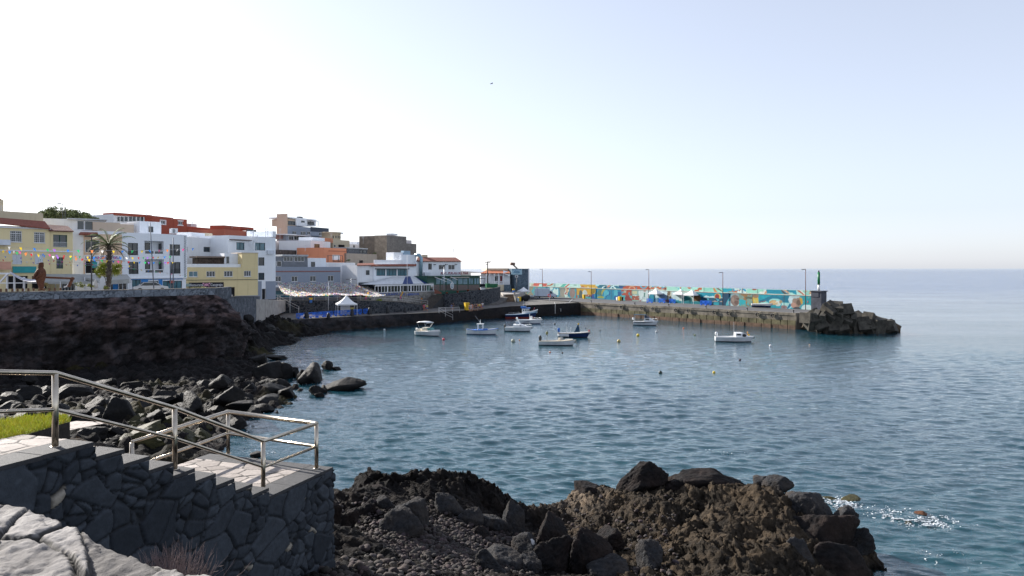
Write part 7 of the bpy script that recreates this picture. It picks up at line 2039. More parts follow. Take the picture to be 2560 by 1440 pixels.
# ------------------------------------------------------------------ boats
def hull(name, parent, L_, B, fb, fs, mats, keel=.35, fine=2.2, stern=.82, flare=.8, water=0.0, band=.12, double=False, inner=True):
 """open hull along +x (bow), waterline at z=0. mats: bottom, side, rail, inside"""
 ns, prof = 22, [(-keel, .0), (-keel * .55, .55), (0.0, .80), (band, .84), (.5, .93), (.88, 1.0), (1.0, 1.04)]
 V, Q, M_ = [], [], []
 xs = np.linspace(-L_ / 2, L_ / 2, ns)
 for x in xs:
  t = (x + L_ / 2) / L_
  b = B / 2 * (1 - max(0, (t - .45) / .55) ** fine) * (stern + (1 - stern) * min(1, t / .4))
  if double: b *= min(1, .25 + 1.6 * t) if t < .47 else 1
  sheer = fs + (fb - fs) * t ** 2 + (0.25 * (fb) * (1 - t) ** 3 if double else 0)
  rake = .10 * L_ * max(0, t - .8) / .2
  for j, (z, w) in enumerate(prof):
   zz = z if z <= band else band + (z - band) / (1 - band) * (sheer - band)
   f = max(0, zz / max(sheer, .01))
   ww = b * w * (1 if zz >= 0 else (1 - .25 * t)) * (1 - (1 - f) * (1 - flare) * t)
   xx = x + rake * (f - .6)
   V += [(xx, -ww, zz), (xx, ww, zz)]
 n = len(prof) * 2
 for i in range(ns - 1):
  for j in range(len(prof) - 1):
   a = i * n + j * 2; m = 0 if j < 3 else (2 if j == len(prof) - 2 else 1)
   Q.append((a, a + n, a + n + 2, a + 2)); M_.append(m)
   Q.append((a + 1, a + 3, a + n + 3, a + n + 1)); M_.append(m)
 for j in range(len(prof) - 1):
  a = j * 2; Q.append((a, a + 2, a + 3, a + 1)); M_.append(0 if j < 3 else 1)
 # gunwale and cockpit floor
 k = len(V); top = len(prof) * 2 - 2
 for i in range(ns):
  l, r_ = V[i * n + top], V[i * n + top + 1]
  V.append((l[0], l[1] + min(.14, abs(l[1])), l[2] + .01)); V.append((r_[0], r_[1] - min(.14, abs(r_[1])), r_[2] + .01))
  V.append((l[0], V[-2][1] * .96, max(.12, l[2] - .42))); V.append((r_[0], V[-2][1] * .96, max(.12, l[2] - .42)))
 for i in range(ns - 1):
  a, b = i * n + top, k + i * 4
  Q.append((a, a + n, b + 4, b)); M_.append(2); Q.append((a + 1, b + 1, b + 5, a + n + 1)); M_.append(2)
  Q.append((b, b + 4, b + 6, b + 2)); M_.append(3); Q.append((b + 1, b + 3, b + 7, b + 5)); M_.append(3)
  Q.append((b + 2, b + 6, b + 7, b + 3)); M_.append(3)
 m = MB(); m.v, m.f, m.m = V, Q, M_
 o = m.build(name, list(mats), parent, True)
 return o
def loft(name, parent, secs, mat, smooth=True, cap=True):
 """secs: list of rings with equal point count"""
 m = MB(); n = len(secs[0]); m.v = [p for s in secs for p in s]
 for i in range(len(secs) - 1):
  for j in range(n):
   a, b = i * n + j, i * n + (j + 1) % n
   m.f.append((a, b, b + n, a + n)); m.m.append(0)
 if cap:
  m.f.append(tuple(reversed(range(n)))); m.m.append(0); e = (len(secs) - 1) * n; m.f.append(tuple(e + j for j in range(n))); m.m.append(0)
 return m.build(name, mat, parent, smooth)
GEL = paint('white_gelcoat', (.78, .78, .77), .25, .05, 1, spec=.5); GEL2 = paint('greyish_gelcoat', (.66, .68, .70), .3, .08, 1, spec=.5); CREAMB = paint('cream_gelcoat', (.72, .66, .55), .4, .1)
NAVYB = paint('navy_hull_paint', (.012, .03, .10), .3, .1); BLUEB = paint('blue_boat_paint', (.04, .16, .48), .4, .1); REDB = paint('red_bottom_paint', (.28, .05, .04), .6, .2); DARKB = paint('dark_bottom_paint', (.02, .025, .035), .6, .2)
TARP = paint('blue_cover_cloth', (.03, .13, .42), .8, .15, 3); TARPN = paint('navy_cover_cloth', (.012, .05, .10), .8, .15, 3); ENG = paint('outboard_black', (.02, .022, .022), .35, .1); TEALG = paint('teal_windscreen', (.10, .26, .24), .1, .1, spec=.6)
def outboard(parent, x, z, mat, k=1.0):
 o = loft('outboard_motor', parent, [[(x - .05 - .22 * math.cos(a) * s, .17 * math.sin(a) * s, z + h * k) for a in np.linspace(0, 6.283, 10, endpoint=False)] for h, s in ((-.1, .55), (.05, 1), (.3, 1.05), (.48, .8), (.52, .3))], mat)
 MB().box((x - .12, 0, z - .45), (.16, .1, .75)).build('motor_leg', ENG, o)
 return o
def cuddy(parent, x0, x1, w, z0, h, mat, rake=.5):
 """low cabin with sloping front"""
 secs = []
 for x, ww, hh in ((x0, w, h), (x0 + (x1 - x0) * .45, w * .95, h * 1.02), (x0 + (x1 - x0) * (1 - rake * .8), w * .82, h * .9), (x1 - .15, w * .5, h * .22), (x1, w * .3, .03)):
  secs.append([(x, -ww, z0), (x, -ww * .9, z0 + hh * .75), (x, -ww * .6, z0 + hh), (x, ww * .6, z0 + hh), (x, ww * .9, z0 + hh * .75), (x, ww, z0)])
 return loft('cabin', parent, secs, mat, False)
def rail(parent, pts, h, mat=GALV, r=.018, name='pulpit_rail'):
 m = MB().tube([(x, y, z + h) for x, y, z in pts], r, 5)
 for x, y, z in pts: m.tube([(x, y, z), (x, y, z + h)], r, 4)
 return m.build(name, mat, parent, True)
def at_water(px, py, yaw, name, label, cat='boat', group='small boats moored in the harbour'):
 p = PZ(px, py, 0.0)
 return thing(name, label, cat, (p[0], p[1], 0.0), math.radians(yaw), group)
def boats():
 # speedboat with bimini
 t = at_water(1071, 839, -32, 'motorboat', 'white speedboat with a white sun top on a frame and teal windscreen, farthest left')
 hull('hull', t, 5.0, 2.1, .95, .75, (DARKB, GEL2, GEL, GEL)); c = loft('foredeck', t, [[(x, -w, z), (x, -w * .6, z + .16), (x, w * .6, z + .16), (x, w, z)] for x, w, z in ((.2, .95, .82), (1.2, .82, .88), (2.1, .4, .95), (2.6, .06, 1.0))], GEL)
 MB().poly([(.55, -.85, .98), (1.15, -.45, 1.0), (.75, -.42, 1.45), (.25, -.8, 1.4)]).poly([(1.15, -.45, 1.0), (1.15, .45, 1.0), (.75, .42, 1.45), (.75, -.42, 1.45)]).poly([(1.15, .45, 1.0), (.55, .85, .98), (.25, .8, 1.4), (.75, .42, 1.45)]).build('windscreen', TEALG, t)
 loft('sun_top', t, [[(x, -.95, z), (x, -.5, z + .1), (x, .5, z + .1), (x, .95, z), (x, .9, z - .1), (x, -.9, z - .1)] for x, z in ((-1.9, 2.35), (-1.2, 2.45), (-.2, 2.45), (.5, 2.35))], GEL)
 m = MB()
 for y in (-.92, .92):
  for x0, x1 in ((-1.0, -1.8), (-.9, .4)): m.tube([(x0, y, .8), (x1, y, 2.33)], .025, 5)
 m.build('top_frame', GALV, t); MB().box((-.6, 0, 1.2), (.7, 1.3, .5)).box((-1.7, 0, .95), (.7, 1.5, .4)).build('seat', CREAMB, t, bevel=.05); outboard(t, -2.6, .85, GEL, .8)
 # double-ended blue and white
 t = at_water(1205, 836, -6, 'fishing_boat', 'white double-ended wooden boat with bright blue rail, blue cover and a small open wheelhouse')
 hull('hull', t, 5.6, 2.0, 1.15, .72, (NAVYB, GEL2, BLUEB, GEL2), double=True)
 loft('cover', t, [[(x, -w, z), (x, -w * .5, z + .28), (x, w * .5, z + .28), (x, w, z)] for x, w, z in ((-1.7, .5, .62), (-.9, .8, .66), (.3, .9, .72), (1.0, .7, .78))], TARP)
 w = MB()
 for x in (-.75, .15):
  for y in (-.45, .45): w.box((x, y, 1.25), (.12, .12, 1.2))
 w.box((-.3, 0, 1.9), (1.25, 1.15, .1)); w.box((.15, 0, 1.2), (.08, .8, 1.1)); w.build('wheelhouse', GEL, t)
 MB().tube([(-.35, 0, 1.9), (-.3, 0, 2.7)], [.1, .05], 6).build('mast', GEL, t); MB().tube([(-.4, .1, 2.2), (-1.3, .2, 3.4)], .015, 4).build('rod', GALV, t); outboard(t, -2.6, .45, DARKB, .5)
 # cuddy boats
 t = at_water(1296, 828, -8, 'motorboat', 'white cuddy-cabin boat with a windscreen frame, between the wooden boat and the navy boat')
 hull('hull', t, 5.0, 2.0, .95, .8, (DARKB, GEL2, GEL, GEL)); cb = cuddy(t, -.9, 2.0, .85, .82, .55, GEL)
 MB().poly([(-.3, -.75, 1.35), (.4, -.6, 1.36), (-.05, -.5, 1.95), (-.6, -.62, 1.9)]).poly([(.4, -.6, 1.36), (.4, .6, 1.36), (-.05, .5, 1.95), (-.05, -.5, 1.95)]).build('windscreen', paint('pale_screen', (.45, .5, .55), .15), cb)
 MB().tube([(-.6, -.62, 1.9), (-.05, -.5, 1.97), (-.05, .5, 1.97), (-.6, .62, 1.9)], .04, 5).build('screen_frame', GEL, cb); MB().box((.5, -.83, 1.12), (.3, .03, .12)).build('porthole', GLASS, cb)
 rail(t, [(1.2, -.7, .9), (1.9, -.4, .95), (2.5, 0, 1.0), (1.9, .4, .95), (1.2, .7, .9)], .35); outboard(t, -2.55, .8, ENG, .9)
 t = at_water(1324, 809, -6, 'motorboat', 'white centre-console boat with a white outboard, moored just before the blue fishing boat')
 hull('hull', t, 5.2, 2.0, .98, .85, (NAVYB, GEL2, GEL, GEL)); MB().box((.3, 0, 1.15), (.6, .7, .9)).build('console', GEL, t, bevel=.06); MB().tube([(0, -.35, 1.5), (0, -.35, 2.1), (0, .35, 2.1), (0, .35, 1.5)], .03, 5).build('console_arch', GALV, t)
 MB().tube([(-1.2, -1.0, .4), (.1, -1.02, .62)], .05, 5).build('hull_flash', NAVYB, t); rail(t, [(.9, -.85, .95), (1.8, -.5, .98), (2.5, 0, 1.02), (1.8, .5, .98), (.9, .85, .95)], .25); outboard(t, -2.7, .85, GEL, 1.0)
 # big blue fishing boat
 t = at_water(1302, 796, -6, 'fishing_boat', 'large dark blue fishing boat with red bottom and white wheelhouse, against the quay')
 hull('hull', t, 7.4, 2.6, 1.75, .95, (REDB, NAVYB, paint('pale_blue_rail', (.35, .5, .62)), GEL2), band=.42, fine=2.6);
 hs = MB().box((1.2, 0, 1.75), (1.7, 1.5, 1.3)).build('wheelhouse', GEL, t, bevel=.06); MB().box((1.2, 0, 2.5), (2.1, 1.8, .14)).box((.6, 0, 2.75), (1.2, 1.2, .35)).build('wheelhouse_roof', BLUEB, hs)
 m = MB()
 for x in (.75, 1.3, 1.8): m.box((x, -.76, 2.0), (.28, .04, .35))
 m.box((2.06, 0, 2.0), (.04, 1.0, .35)); m.build('window', GLASS, hs)
 loft('raised_bow', t, [[(x, -w, z), (x, -w * 1.04, z + .32), (x, w * 1.04, z + .32), (x, w, z)] for x, w, z in ((1.9, .98, 1.3), (2.7, .72, 1.5), (3.6, .25, 1.75), (4.1, .06, 1.95))], GEL)
 rail(t, [(-2.8, -.95, .95), (-1.6, -1.1, .98), (-.3, -1.2, 1.05)], .5, GALV, .02, 'side_rail'); MB().tube([(.6, .3, 2.8), (.6, .3, 4.4)], .03, 5).tube([(1.4, -.3, 2.6), (1.4, -.3, 3.9)], .02, 4).build('mast', GALV, t)
 MB().tube([(3.0, -.2, 2.0), (3.3, -.2, 2.5)], .03, 5).box((3.3, -.2, 2.55), (.16, .16, .16)).build('bow_lamp', paint('pinkish_lamp', (.5, .12, .15)), t)
 # navy boat with tent cover
 t = at_water(1434, 843, -10, 'motorboat', 'white-sterned navy boat with a tall blue cover like a sail and a blue engine cover')
 hull('hull', t, 5.4, 2.1, 1.0, .75, (DARKB, NAVYB, CREAMB, GEL)); st_ = loft('pale_stern', t, [[(x, -w - .02, .12), (x, -w - .035, .62)] + [(x, w + .035, .62), (x, w + .02, .12)] for x, w in ((-2.72, .80), (-1.9, .87), (-1.1, .93), (-.75, .95))], GEL2)
 m = MB().poly([(.1, -.5, .9), (1.1, -.5, .95), (.85, -.05, 2.35)]).poly([(1.1, -.5, .95), (1.1, .5, .95), (.85, .05, 2.35), (.85, -.05, 2.35)]).poly([(1.1, .5, .95), (.1, .5, .9), (.85, .05, 2.35)]).poly([(.1, .5, .9), (.1, -.5, .9), (.85, -.05, 2.35), (.85, .05, 2.35)])
 m.build('tent_cover', TARPN, t); MB().lathe([(.14, 2.2), (.1, 2.42), (0, 2.45)], (.85, 0, 0), 8).build('cover_tip', flagmat(4), t); MB().tube([(.85, 0, 2.4), (.86, 0, 2.85)], .03, 5).build('mast', DARKMETAL, t)
 outboard(t, -2.55, .95, TARP, 1.25); m = MB()
 for x in (-1.2, -.5):
  m.tube([(x, -.5, .8), (x, -.5, 1.75)], .03, 5).tube([(x, .5, .8), (x, .5, 1.75)], .03, 5)
 m.tube([(-1.2, -.5, 1.4), (-.5, -.5, 1.4)], .03, 5).tube([(-1.25, .1, .8), (-1.3, .1, 2.6)], .012, 4)
 for q in range(5): m.tube([(-2.6, -.6 + q * .3, .8), (-3.0 - q * .2, -.7 + q * .3, 1.75)], .012, 4)
 m.build('rod_holder', GALV, t); MB().lathe([(0, 1.0), (.14, 1.05), (.15, 1.25), (0, 1.32)], (2.7, 0, 0), 8).build('bow_fender', paint('red_fender', (.45, .07, .05)), t)
 # near white open boat
 t = at_water(1392, 863, -7, 'motorboat', 'long low white open boat with a black outboard and clear spray screen, nearest the viewer')
 hull('hull', t, 5.6, 2.0, .88, .68, (DARKB, GEL2, CREAMB, CREAMB)); outboard(t, -2.55, .8, ENG, 1.35).rotation_euler = (0, 0, 0)
 MB().lathe([(0, 1.55), (.12, 1.6), (.19, 1.78), (.19, 1.95), (.1, 2.12), (0, 2.15)], (-1.55, .2, 0), 10).tube([(-1.55, .2, .6), (-1.55, .2, 1.6)], .03, 5).build('marker_buoy', paint('olive_buoy', (.14, .15, .06)), t, True)
 MB().poly([(.6, -.45, .8), (1.0, -.3, .8), (.9, -.26, 1.4), (.6, -.4, 1.35)]).poly([(1.0, -.3, .8), (1.0, .3, .8), (.9, .26, 1.4), (.9, -.26, 1.4)]).build('spray_screen', paint('smoky_screen', (.35, .36, .36), .15), t); MB().box((.45, 0, .85), (.5, .6, .6)).build('console', CREAMB, t, bevel=.05)
 MB().tube([(-.1, 0, .7), (-.1, 0, 2.3)], .012, 4).build('aerial', GALV, t); MB().box((1.9, 0, .93), (1.2, .8, .07)).build('bow_deck', CREAMB, t)
 MB().tube([(2.9, 0, .8), (3.3, 0, -.1)], .02, 4).build('mooring_rope', paint('pale_rope', (.42, .37, .27)), t)
 # cabin boat with navy bimini by the pier
 t = at_water(1613, 813, -14, 'motorboat', 'white cabin boat with a dark blue canvas roof, moored close under the pier')
 hull('hull', t, 5.0, 2.0, 1.0, .8, (DARKB, GEL2, GEL, GEL)); MB().tube([(-2.4, -1.0, .62), (0, -1.06, .66), (1.6, -.8, .78)], .06, 5).build('rubbing_strake', DARKB, t); cb = cuddy(t, -.2, 2.1, .85, .85, .7, GEL); MB().box((.5, -.82, 1.25), (.8, .05, .25)).build('window', GLASS, cb)
 MB().box((-1.1, 0, 2.2), (2.6, 1.7, .08)).poly([(.25, -.86, 2.2), (.9, -.8, 1.6), (.9, .8, 1.6), (.25, .86, 2.2)]).poly([(-.1, -.87, 2.2), (.9, -.81, 1.6), (-.1, -.87, 1.6)]).build('canvas_roof', TARPN, t)
 m = MB()
 for x in (-2.2, -.1):
  for y in (-.85, .85): m.tube([(x, y, .8), (x, y, 2.2)], .025, 5)
 m.build('roof_frame', GALV, t); outboard(t, -2.45, 1.1, GEL, 1.0); rail(t, [(1.3, -.7, .98), (2.0, -.4, 1.0), (2.5, 0, 1.05), (2.0, .4, 1.0), (1.3, .7, .98)], .4)
 # white cuddy on the right
 t = at_water(1835, 854, -9, 'motorboat', 'white low cabin cruiser with a yellow bow ball, alone at the right')
 hull('hull', t, 6.0, 2.2, .95, .8, (DARKB, GEL2, GEL, GEL)); cb = cuddy(t, .1, 2.4, .9, .85, .68, GEL); MB().box((.65, -.86, 1.25), (.6, .05, .28)).build('window', GLASS, cb)
 o = MB().lathe([(0, -.03), (.25, -.03), (.25, .03), (0, .03)], n=14).build('side_hatch', DARKB, cb, True); o.location = (1.5, -.76, 1.1); o.rotation_euler = (math.radians(78), 0, 0); o.scale = (1.4, 1, 1)
 MB().poly([(1.35, -.66, 1.5), (1.85, -.5, 1.2), (1.85, .5, 1.2), (1.35, .66, 1.5)]).build('front_window', GLASS, cb)
 MB().tube([(0, .2, .9), (0, .2, 3.2)], .014, 4).build('aerial', GEL, t); outboard(t, -2.75, 1.0, GEL, 1.1); o = MB().lathe([(0, 0), (.13, .05), (.15, .15), (.1, .26), (0, .3)], (2.3, -.15, 1.0), 8).build('bow_ball', flagmat(4), t, True)
 MB().tube([(2.1, -.1, 1.0), (2.05, -.1, 1.75)], .02, 4).poly([(2.05, -.1, 1.75), (2.2, -.1, 1.5), (2.05, -.1, 1.35)]).build('pennant', flagmat(8), t)
boats()
def buoys():
 lst = [(1109, 850, .22, (.60, .03, .06), 'crimson ball buoy right of the speedboat with the sun top'), (1283, 855, .34, (.34, .36, .28), 'large greenish white buoy left of the long open boat'), (1299, 851, .12, (.6, .25, .1), 'tiny orange float just right of the greenish white buoy'), (1547, 855, .30, (.46, .36, .14), 'cream and olive buoy left of the yellow one'), (1595, 840, .28, (.62, .46, .03), 'bright yellow buoy below the cabin boat with canvas roof'),
   (1641, 831, .2, (.55, .56, .55), 'small white buoy right of the yellow buoy'), (1709, 822, .18, (.6, .16, .05), 'orange float close under the middle of the pier'), (1737, 839, .16, (.12, .16, .05), 'small green float below the orange float'), (1850, 901, .16, (.04, .02, .03), 'small dark float below the cabin cruiser at the right'), (1651, 934, .22, (.015, .03, .025), 'black-green float alone in the middle of the bay'),
   (1785, 933, .17, (.6, .42, .02), 'small yellow float right of the black-green float'), (1926, 866, .2, (.7, .7, .7), 'white ball float right of the cabin cruiser'), (2024, 863, .12, (.45, .3, .2), 'tiny float near the concrete blocks'), (1375, 882, .14, (.6, .2, .1), 'orange float below the long open boat'), (1406, 883, .12, (.05, .02, .02), 'small dark float right of the orange float below the open boat'), (1387, 811, .22, (.03, .03, .03), 'flat dark float right of the centre-console boat'),
   (961, 826, .22, (.6, .62, .62), 'white float close to the quay wall, left of the speedboat'), (1464, 821, .14, (.05, .05, .06), 'tiny dark float above the navy boat'), (1500, 827, .14, (.03, .03, .03), 'tiny black upright float between the navy boat and the pier')]
 for px, py, s, c, lab in lst:
  p = PZ(px, py, 0.0)
  o = MB().lathe([(0, -s), (s * .7, -s * .75), (s, 0), (s * .9, s * .45), (s * .55, s * .85), (s * .2, s * 1.05), (0, s * 1.1)], n=12).build('mooring_buoy', paint('buoy_%d' % px, c, .5, .2, 3), smooth=True)
  o.location = (p[0], p[1], s * .45); tag(o, lab, 'buoy', 'mooring buoys and floats in the bay')
buoys()
# ------------------------------------------------------------------ people
PEOPLE = {}
def skinned(name, joints, edges, mat, levels=1):
 me = bpy.data.meshes.new(name)
 me.from_pydata([j[:3] for j in joints], edges, [])
 o = bpy.data.objects.new(name, me); COL.objects.link(o)
 md = o.modifiers.new('skin', 'SKIN')
 for v, j in zip(me.skin_vertices[0].data, joints):
  v.radius = (j[3], j[4] if len(j) > 4 else j[3])
 me.skin_vertices[0].data[0].use_root = True
 ss = o.modifiers.new('sub', 'SUBSURF'); ss.levels = levels; ss.render_levels = levels
 bpy.context.view_layer.update()
 ev = o.evaluated_get(bpy.context.evaluated_depsgraph_get())
 out = bpy.data.meshes.new_from_object(ev)
 bpy.data.objects.remove(o)
 out.materials.clear(); out.materials.append(mat)
 out.polygons.foreach_set('use_smooth', [True] * len(out.polygons))
 return out
SKIN = paint('tanned_skin', (.42, .22, .14), .6, .08); HAIR = paint('dark_hair', (.035, .02, .015), .7, .2)
def body_data(pose):
 if pose in PEOPLE: return PEOPLE[pose]
 st = {'stand': .0, 'walk': .22, 'arms': .08, 'sit': 0}[pose]
 J = [(0, 0, .95, .13, .10), (0, 0, 1.15, .115, .085), (0, 0, 1.38, .15, .09), (0, 0, 1.47, .055), (0, -.01, 1.56, .075, .09), (0, -.01, 1.68, .075, .085)]
 E = [(0, 1), (1, 2), (2, 3), (3, 4), (4, 5)]
 for s in (-1, 1):
  n = len(J); sw = st * s
  J += [(s * .10, 0, .88, .085), (s * .11, -sw * .6 - .02, .48, .058), (s * .11, sw * (-.6) + sw * .25, .08, .04), (s * .11, sw * (-.35) - .13, .03, .038)]
  E += [(0, n), (n, n + 1), (n + 1, n + 2), (n + 2, n + 3)]
  m = len(J)
  if pose == 'arms': J += [(s * .20, 0, 1.38, .052), (s * .36, -.12, 1.18, .042), (s * .22, -.34, 1.28, .034), (s * .17, -.42, 1.30, .03)]
  else: J += [(s * .20, 0, 1.38, .052), (s * .25, sw * .5 + .02, 1.12, .042), (s * .25, sw * .9 - .05, .88, .033), (s * .25, sw * .95 - .08, .79, .03)]
  E += [(2, m), (m, m + 1), (m + 1, m + 2), (m + 2, m + 3)]
 b = skinned('body', J, E, SKIN)
 k = 1.14
 T = [(x, y, z, *(r * k for r in rr)) for x, y, z, *rr in J]
 shirt = skinned('shirt', [T[0], T[1], T[2]] + [T[i] for i in (10, 11, 18, 19)] if False else [(0, 0, .97, .155, .125), (0, 0, 1.15, .14, .11), (0, 0, 1.40, .17, .11), (-.21, 0, 1.385, .065), (-.25, .01, 1.24, .06), (.21, 0, 1.385, .065), (.25, .01, 1.24, .06)], [(0, 1), (1, 2), (2, 3), (3, 4), (2, 5), (5, 6)], WHITE)
 shorts = skinned('shorts', [(0, 0, .98, .15, .12), (-.10, -.01, .86, .11), (-.115, st * .25 - .01, .58, .088), (.10, -.01, .86, .11), (.115, -st * .25 - .01, .58, .088)], [(0, 1), (1, 2), (0, 3), (3, 4)], WHITE)
 hair = MB().lathe([(.095, 1.60), (.105, 1.68), (.10, 1.75), (.06, 1.80), (0, 1.815)], (0, .015, 0), 10)
 ho = hair.build('hair', HAIR, None, True); hm = ho.data; bpy.data.objects.remove(ho)
 nm = MB().box((0, -.115, 1.62), (.03, .04, .05)).box((-.035, -.098, 1.655), (.03, .02, .015)).box((.035, -.098, 1.655), (.03, .02, .015)).box((0, -.10, 1.565), (.05, .02, .012)).box((-.085, 0, 1.62), (.02, .04, .06)).box((.085, 0, 1.62), (.02, .04, .06))
 no = nm.build('face', paint('face_features', (.25, .10, .07)), None); nmesh = no.data; bpy.data.objects.remove(no)
 PEOPLE[pose] = (b, shirt, shorts, hm, nmesh)
 return PEOPLE[pose]
def person(x, y, z, h, yaw, pose, shirt, shorts, label, group=None, hairc=None, bare=False):
 b, s, t, hm, nm = body_data(pose)
 root = thing('person', label, 'person', (x, y, z), yaw, group)
 k = h / 1.81
 root.scale = (k, k, k)
 def part(name, me, mat):
  o = bpy.data.objects.new(name, me); COL.objects.link(o); o.parent = root
  if mat is not None:
   o.material_slots[0].link = 'OBJECT'; o.material_slots[0].material = mat
 part('body', b, None)
 if not bare: part('shirt', s, shirt)
 part('shorts', t, shorts); part('hair', hm, hairc or HAIR); part('face', nm, None)
 return root
def cloth(n, c): return paint('cloth_' + n, c, .85, .12, 6)
CL = {k: cloth(k, c) for k, c in dict(white=(.72, .72, .74), red=(.5, .05, .05), pink=(.62, .06, .14), yellow=(.60, .56, .16), blue=(.04, .16, .42), navy=(.02, .03, .08), black=(.015, .015, .018), salmon=(.55, .2, .12), pale=(.5, .55, .62), lime=(.5, .6, .05), teal=(.05, .22, .2), orange=(.65, .25, .03), grey=(.3, .32, .35)).items()}
def people():
 r = rng(11)
 def g(px, py, z, h, yaw, pose, a, b, lab, grp=None, **k):
  d = (CH - z) * F / (py - HZ)
  person((px - 1280) / F * d, d, z, h, yaw, pose, CL[a], CL[b], lab, grp, **k)
 G = 'group of people standing at the edge of the quay'
 for px, py, h, a, b, bare, lab in ((1174, 778.5, 1.72, 'white', 'blue', True, 'bare-chested person in blue shorts at the left of the quay group'), (1178, 778, 1.68, 'pale', 'pale', False, 'person in a pale top, second from the left in the quay group'), (1181, 777.5, 1.70, 'salmon', 'salmon', False, 'person in a salmon outfit in the left half of the quay group'), (1187, 777, 1.66, 'black', 'navy', False, 'person in black beside the dark blue one in the quay group'), (1191, 776.5, 1.7, 'navy', 'black', False, 'person in dark blue in the middle of the quay group'),
          (1194.5, 776, 1.62, 'orange', 'grey', False, 'person in an ochre top, right of the middle of the quay group'), (1199, 775.5, 1.66, 'yellow', 'black', False, 'person in a yellow top and dark skirt in the right half of the quay group'), (1203, 775, 1.68, 'salmon', 'red', True, 'bare-chested person leaning towards the tall white shirt'), (1206.5, 774, 1.86, 'white', 'blue', False, 'tall person in white shirt and blue shorts, right end of the quay group')):
  g(px, py, 2.33, h, r.uniform(-.6, .6), r.choice(['stand', 'walk', 'arms']), a, b, lab, G, bare=bare)
 g(1166.5, 774.5, 2.33, 1.6, .5, 'stand', 'white', 'black', 'person in white shirt and black trousers beside the yellow bin')
 g(1060, 778, 2.38, 1.7, .4, 'stand', 'pink', 'red', 'person in bright pink-red beside the top of the quay ladder'); g(1064, 776.5, 2.38, 1.74, -.3, 'stand', 'grey', 'navy', 'person in grey standing behind the pink one by the ladder'); g(1068, 778.5, 2.38, 1.68, -.5, 'stand', 'yellow', 'blue', 'person in yellow top and blue skirt at the top of the quay ladder')
 g(1030, 775, 2.4, 1.72, 1.2, 'walk', 'yellow', 'black', 'person walking in a pale yellow top and black skirt, left of the ladder'); g(1007, 771.5, 2.43, 1.78, .9, 'arms', 'white', 'white', 'person in white with arms raised in front, right of the blue barriers'); g(1054, 758.5, 3.6, 1.6, -.4, 'walk', 'orange', 'teal', 'person in orange and green coming down the wide stairs')
 g(951.5, 772, 2.46, 1.85, -1.6, 'stand', 'white', 'red', 'person in white vest and red shorts behind the blue barriers'); g(943, 773, 2.46, 1.6, .3, 'stand', 'yellow', 'black', 'person in yellow behind the barriers, left of the white vest'); g(921, 779, 2.46, 1.5, 1.3, 'arms', 'white', 'black', 'person in white bending over a black bundle at the barriers')
 g(857.5, 785, 2.48, 1.7, 1.0, 'stand', 'pale', 'pale', 'dark-haired person in a pale dress under the small white tent'); g(872.5, 785, 2.48, 1.68, -.6, 'stand', 'salmon', 'navy', 'tanned person under the white tent, left of the yellow shirts', bare=True)
 for k, px in enumerate((877.5, 882.5, 890)): g(px, 784.5 - k * .3, 2.48, 1.6, .3 * k, 'stand', 'yellow', 'navy', 'person in a yellow shirt at the right side of the white tent, ' + ['left of three', 'middle of three', 'right of three'][k], 'three people in yellow shirts by the tent')
 g(849, 749, 5.15, 1.7, .2, 'walk', 'pale', 'pale', 'person in pale clothes on the terrace, left above the white tent'); g(1233, 758, 2.75, 1.75, .4, 'walk', 'salmon', 'pale', 'lone person in salmon walking along the foot of the curved wall'); g(651, 748.5, 5.4, 1.7, 1.0, 'walk', 'pale', 'grey', 'person in grey at the corner of the street, left'); g(645.5, 748, 5.4, 1.72, .5, 'stand', 'white', 'grey', 'person in white at the street corner beside the yellow restaurant')
 g(697, 789.5, 2.5, 1.3, .5, 'stand', 'grey', 'grey', 'pale-haired person sitting behind the dark boulder left of the barriers', hairc=cloth('blond', (.45, .32, .16))); g(1129, 775.5, 2.33, 1.5, 0, 'stand', 'blue', 'blue', 'person in blue behind the quay handrail'); g(1133, 774, 2.33, 1.65, .6, 'stand', 'black', 'black', 'dark-clothed person behind the quay handrail')
 p = P(311, 731, 90); person(p[0], p[1], 8.5, 1.05, 0, 'stand', CL['lime'], CL['lime'], 'person in a lime green shirt, head and shoulders above the promenade wall')
people()
# ------------------------------------------------------------------ tents, barriers and the rest of the harbour furniture
TENTC = paint('white_tent_cloth', (.80, .80, .80), .7, .04)
def tent(px, py, yaw, w, label, walls=False, group='white pop-up tents', z=None, h=3.2):
 p = PZ(px, py, z)
 t = thing('pop_up_tent', label, 'tent', tuple(p), math.radians(yaw), group)
 a = w / 2; e = 2.1
 m = MB()
 cs = [(-a, -a), (a, -a), (a, a), (-a, a)]
 for i in range(4):
  (x0, y0), (x1, y1) = cs[i], cs[(i + 1) % 4]
  for k in range(4):                                   # sagging cloth from the eaves to the peak
   f0, f1 = k / 4, (k + 1) / 4
   g = lambda f: e + .28 + (h + .35 - e - .28) * (f ** 1.5)
   m.poly([(x0 * (1 - f0), y0 * (1 - f0), g(f0)), (x1 * (1 - f0), y1 * (1 - f0), g(f0)), (x1 * (1 - f1), y1 * (1 - f1), g(f1)), (x0 * (1 - f1), y0 * (1 - f1), g(f1))])
  m.poly([(x0, y0, e), (x1, y1, e), (x1, y1, e + .28), (x0, y0, e + .28)])
 m.build('canopy', TENTC, t)
 for x, y in cs: MB().bar((x * .97, y * .97, 0), (x * .97, y * .97, e + .1), .06).build('leg', FR_WHITE, t)
 if walls: MB().poly([(-a * .5, a * .96, 0), (a * .5, a * .96, 0), (a * .5, a * .96, e), (-a * .5, a * .96, e)]).build('side_curtain', TENTC, t)
 return t
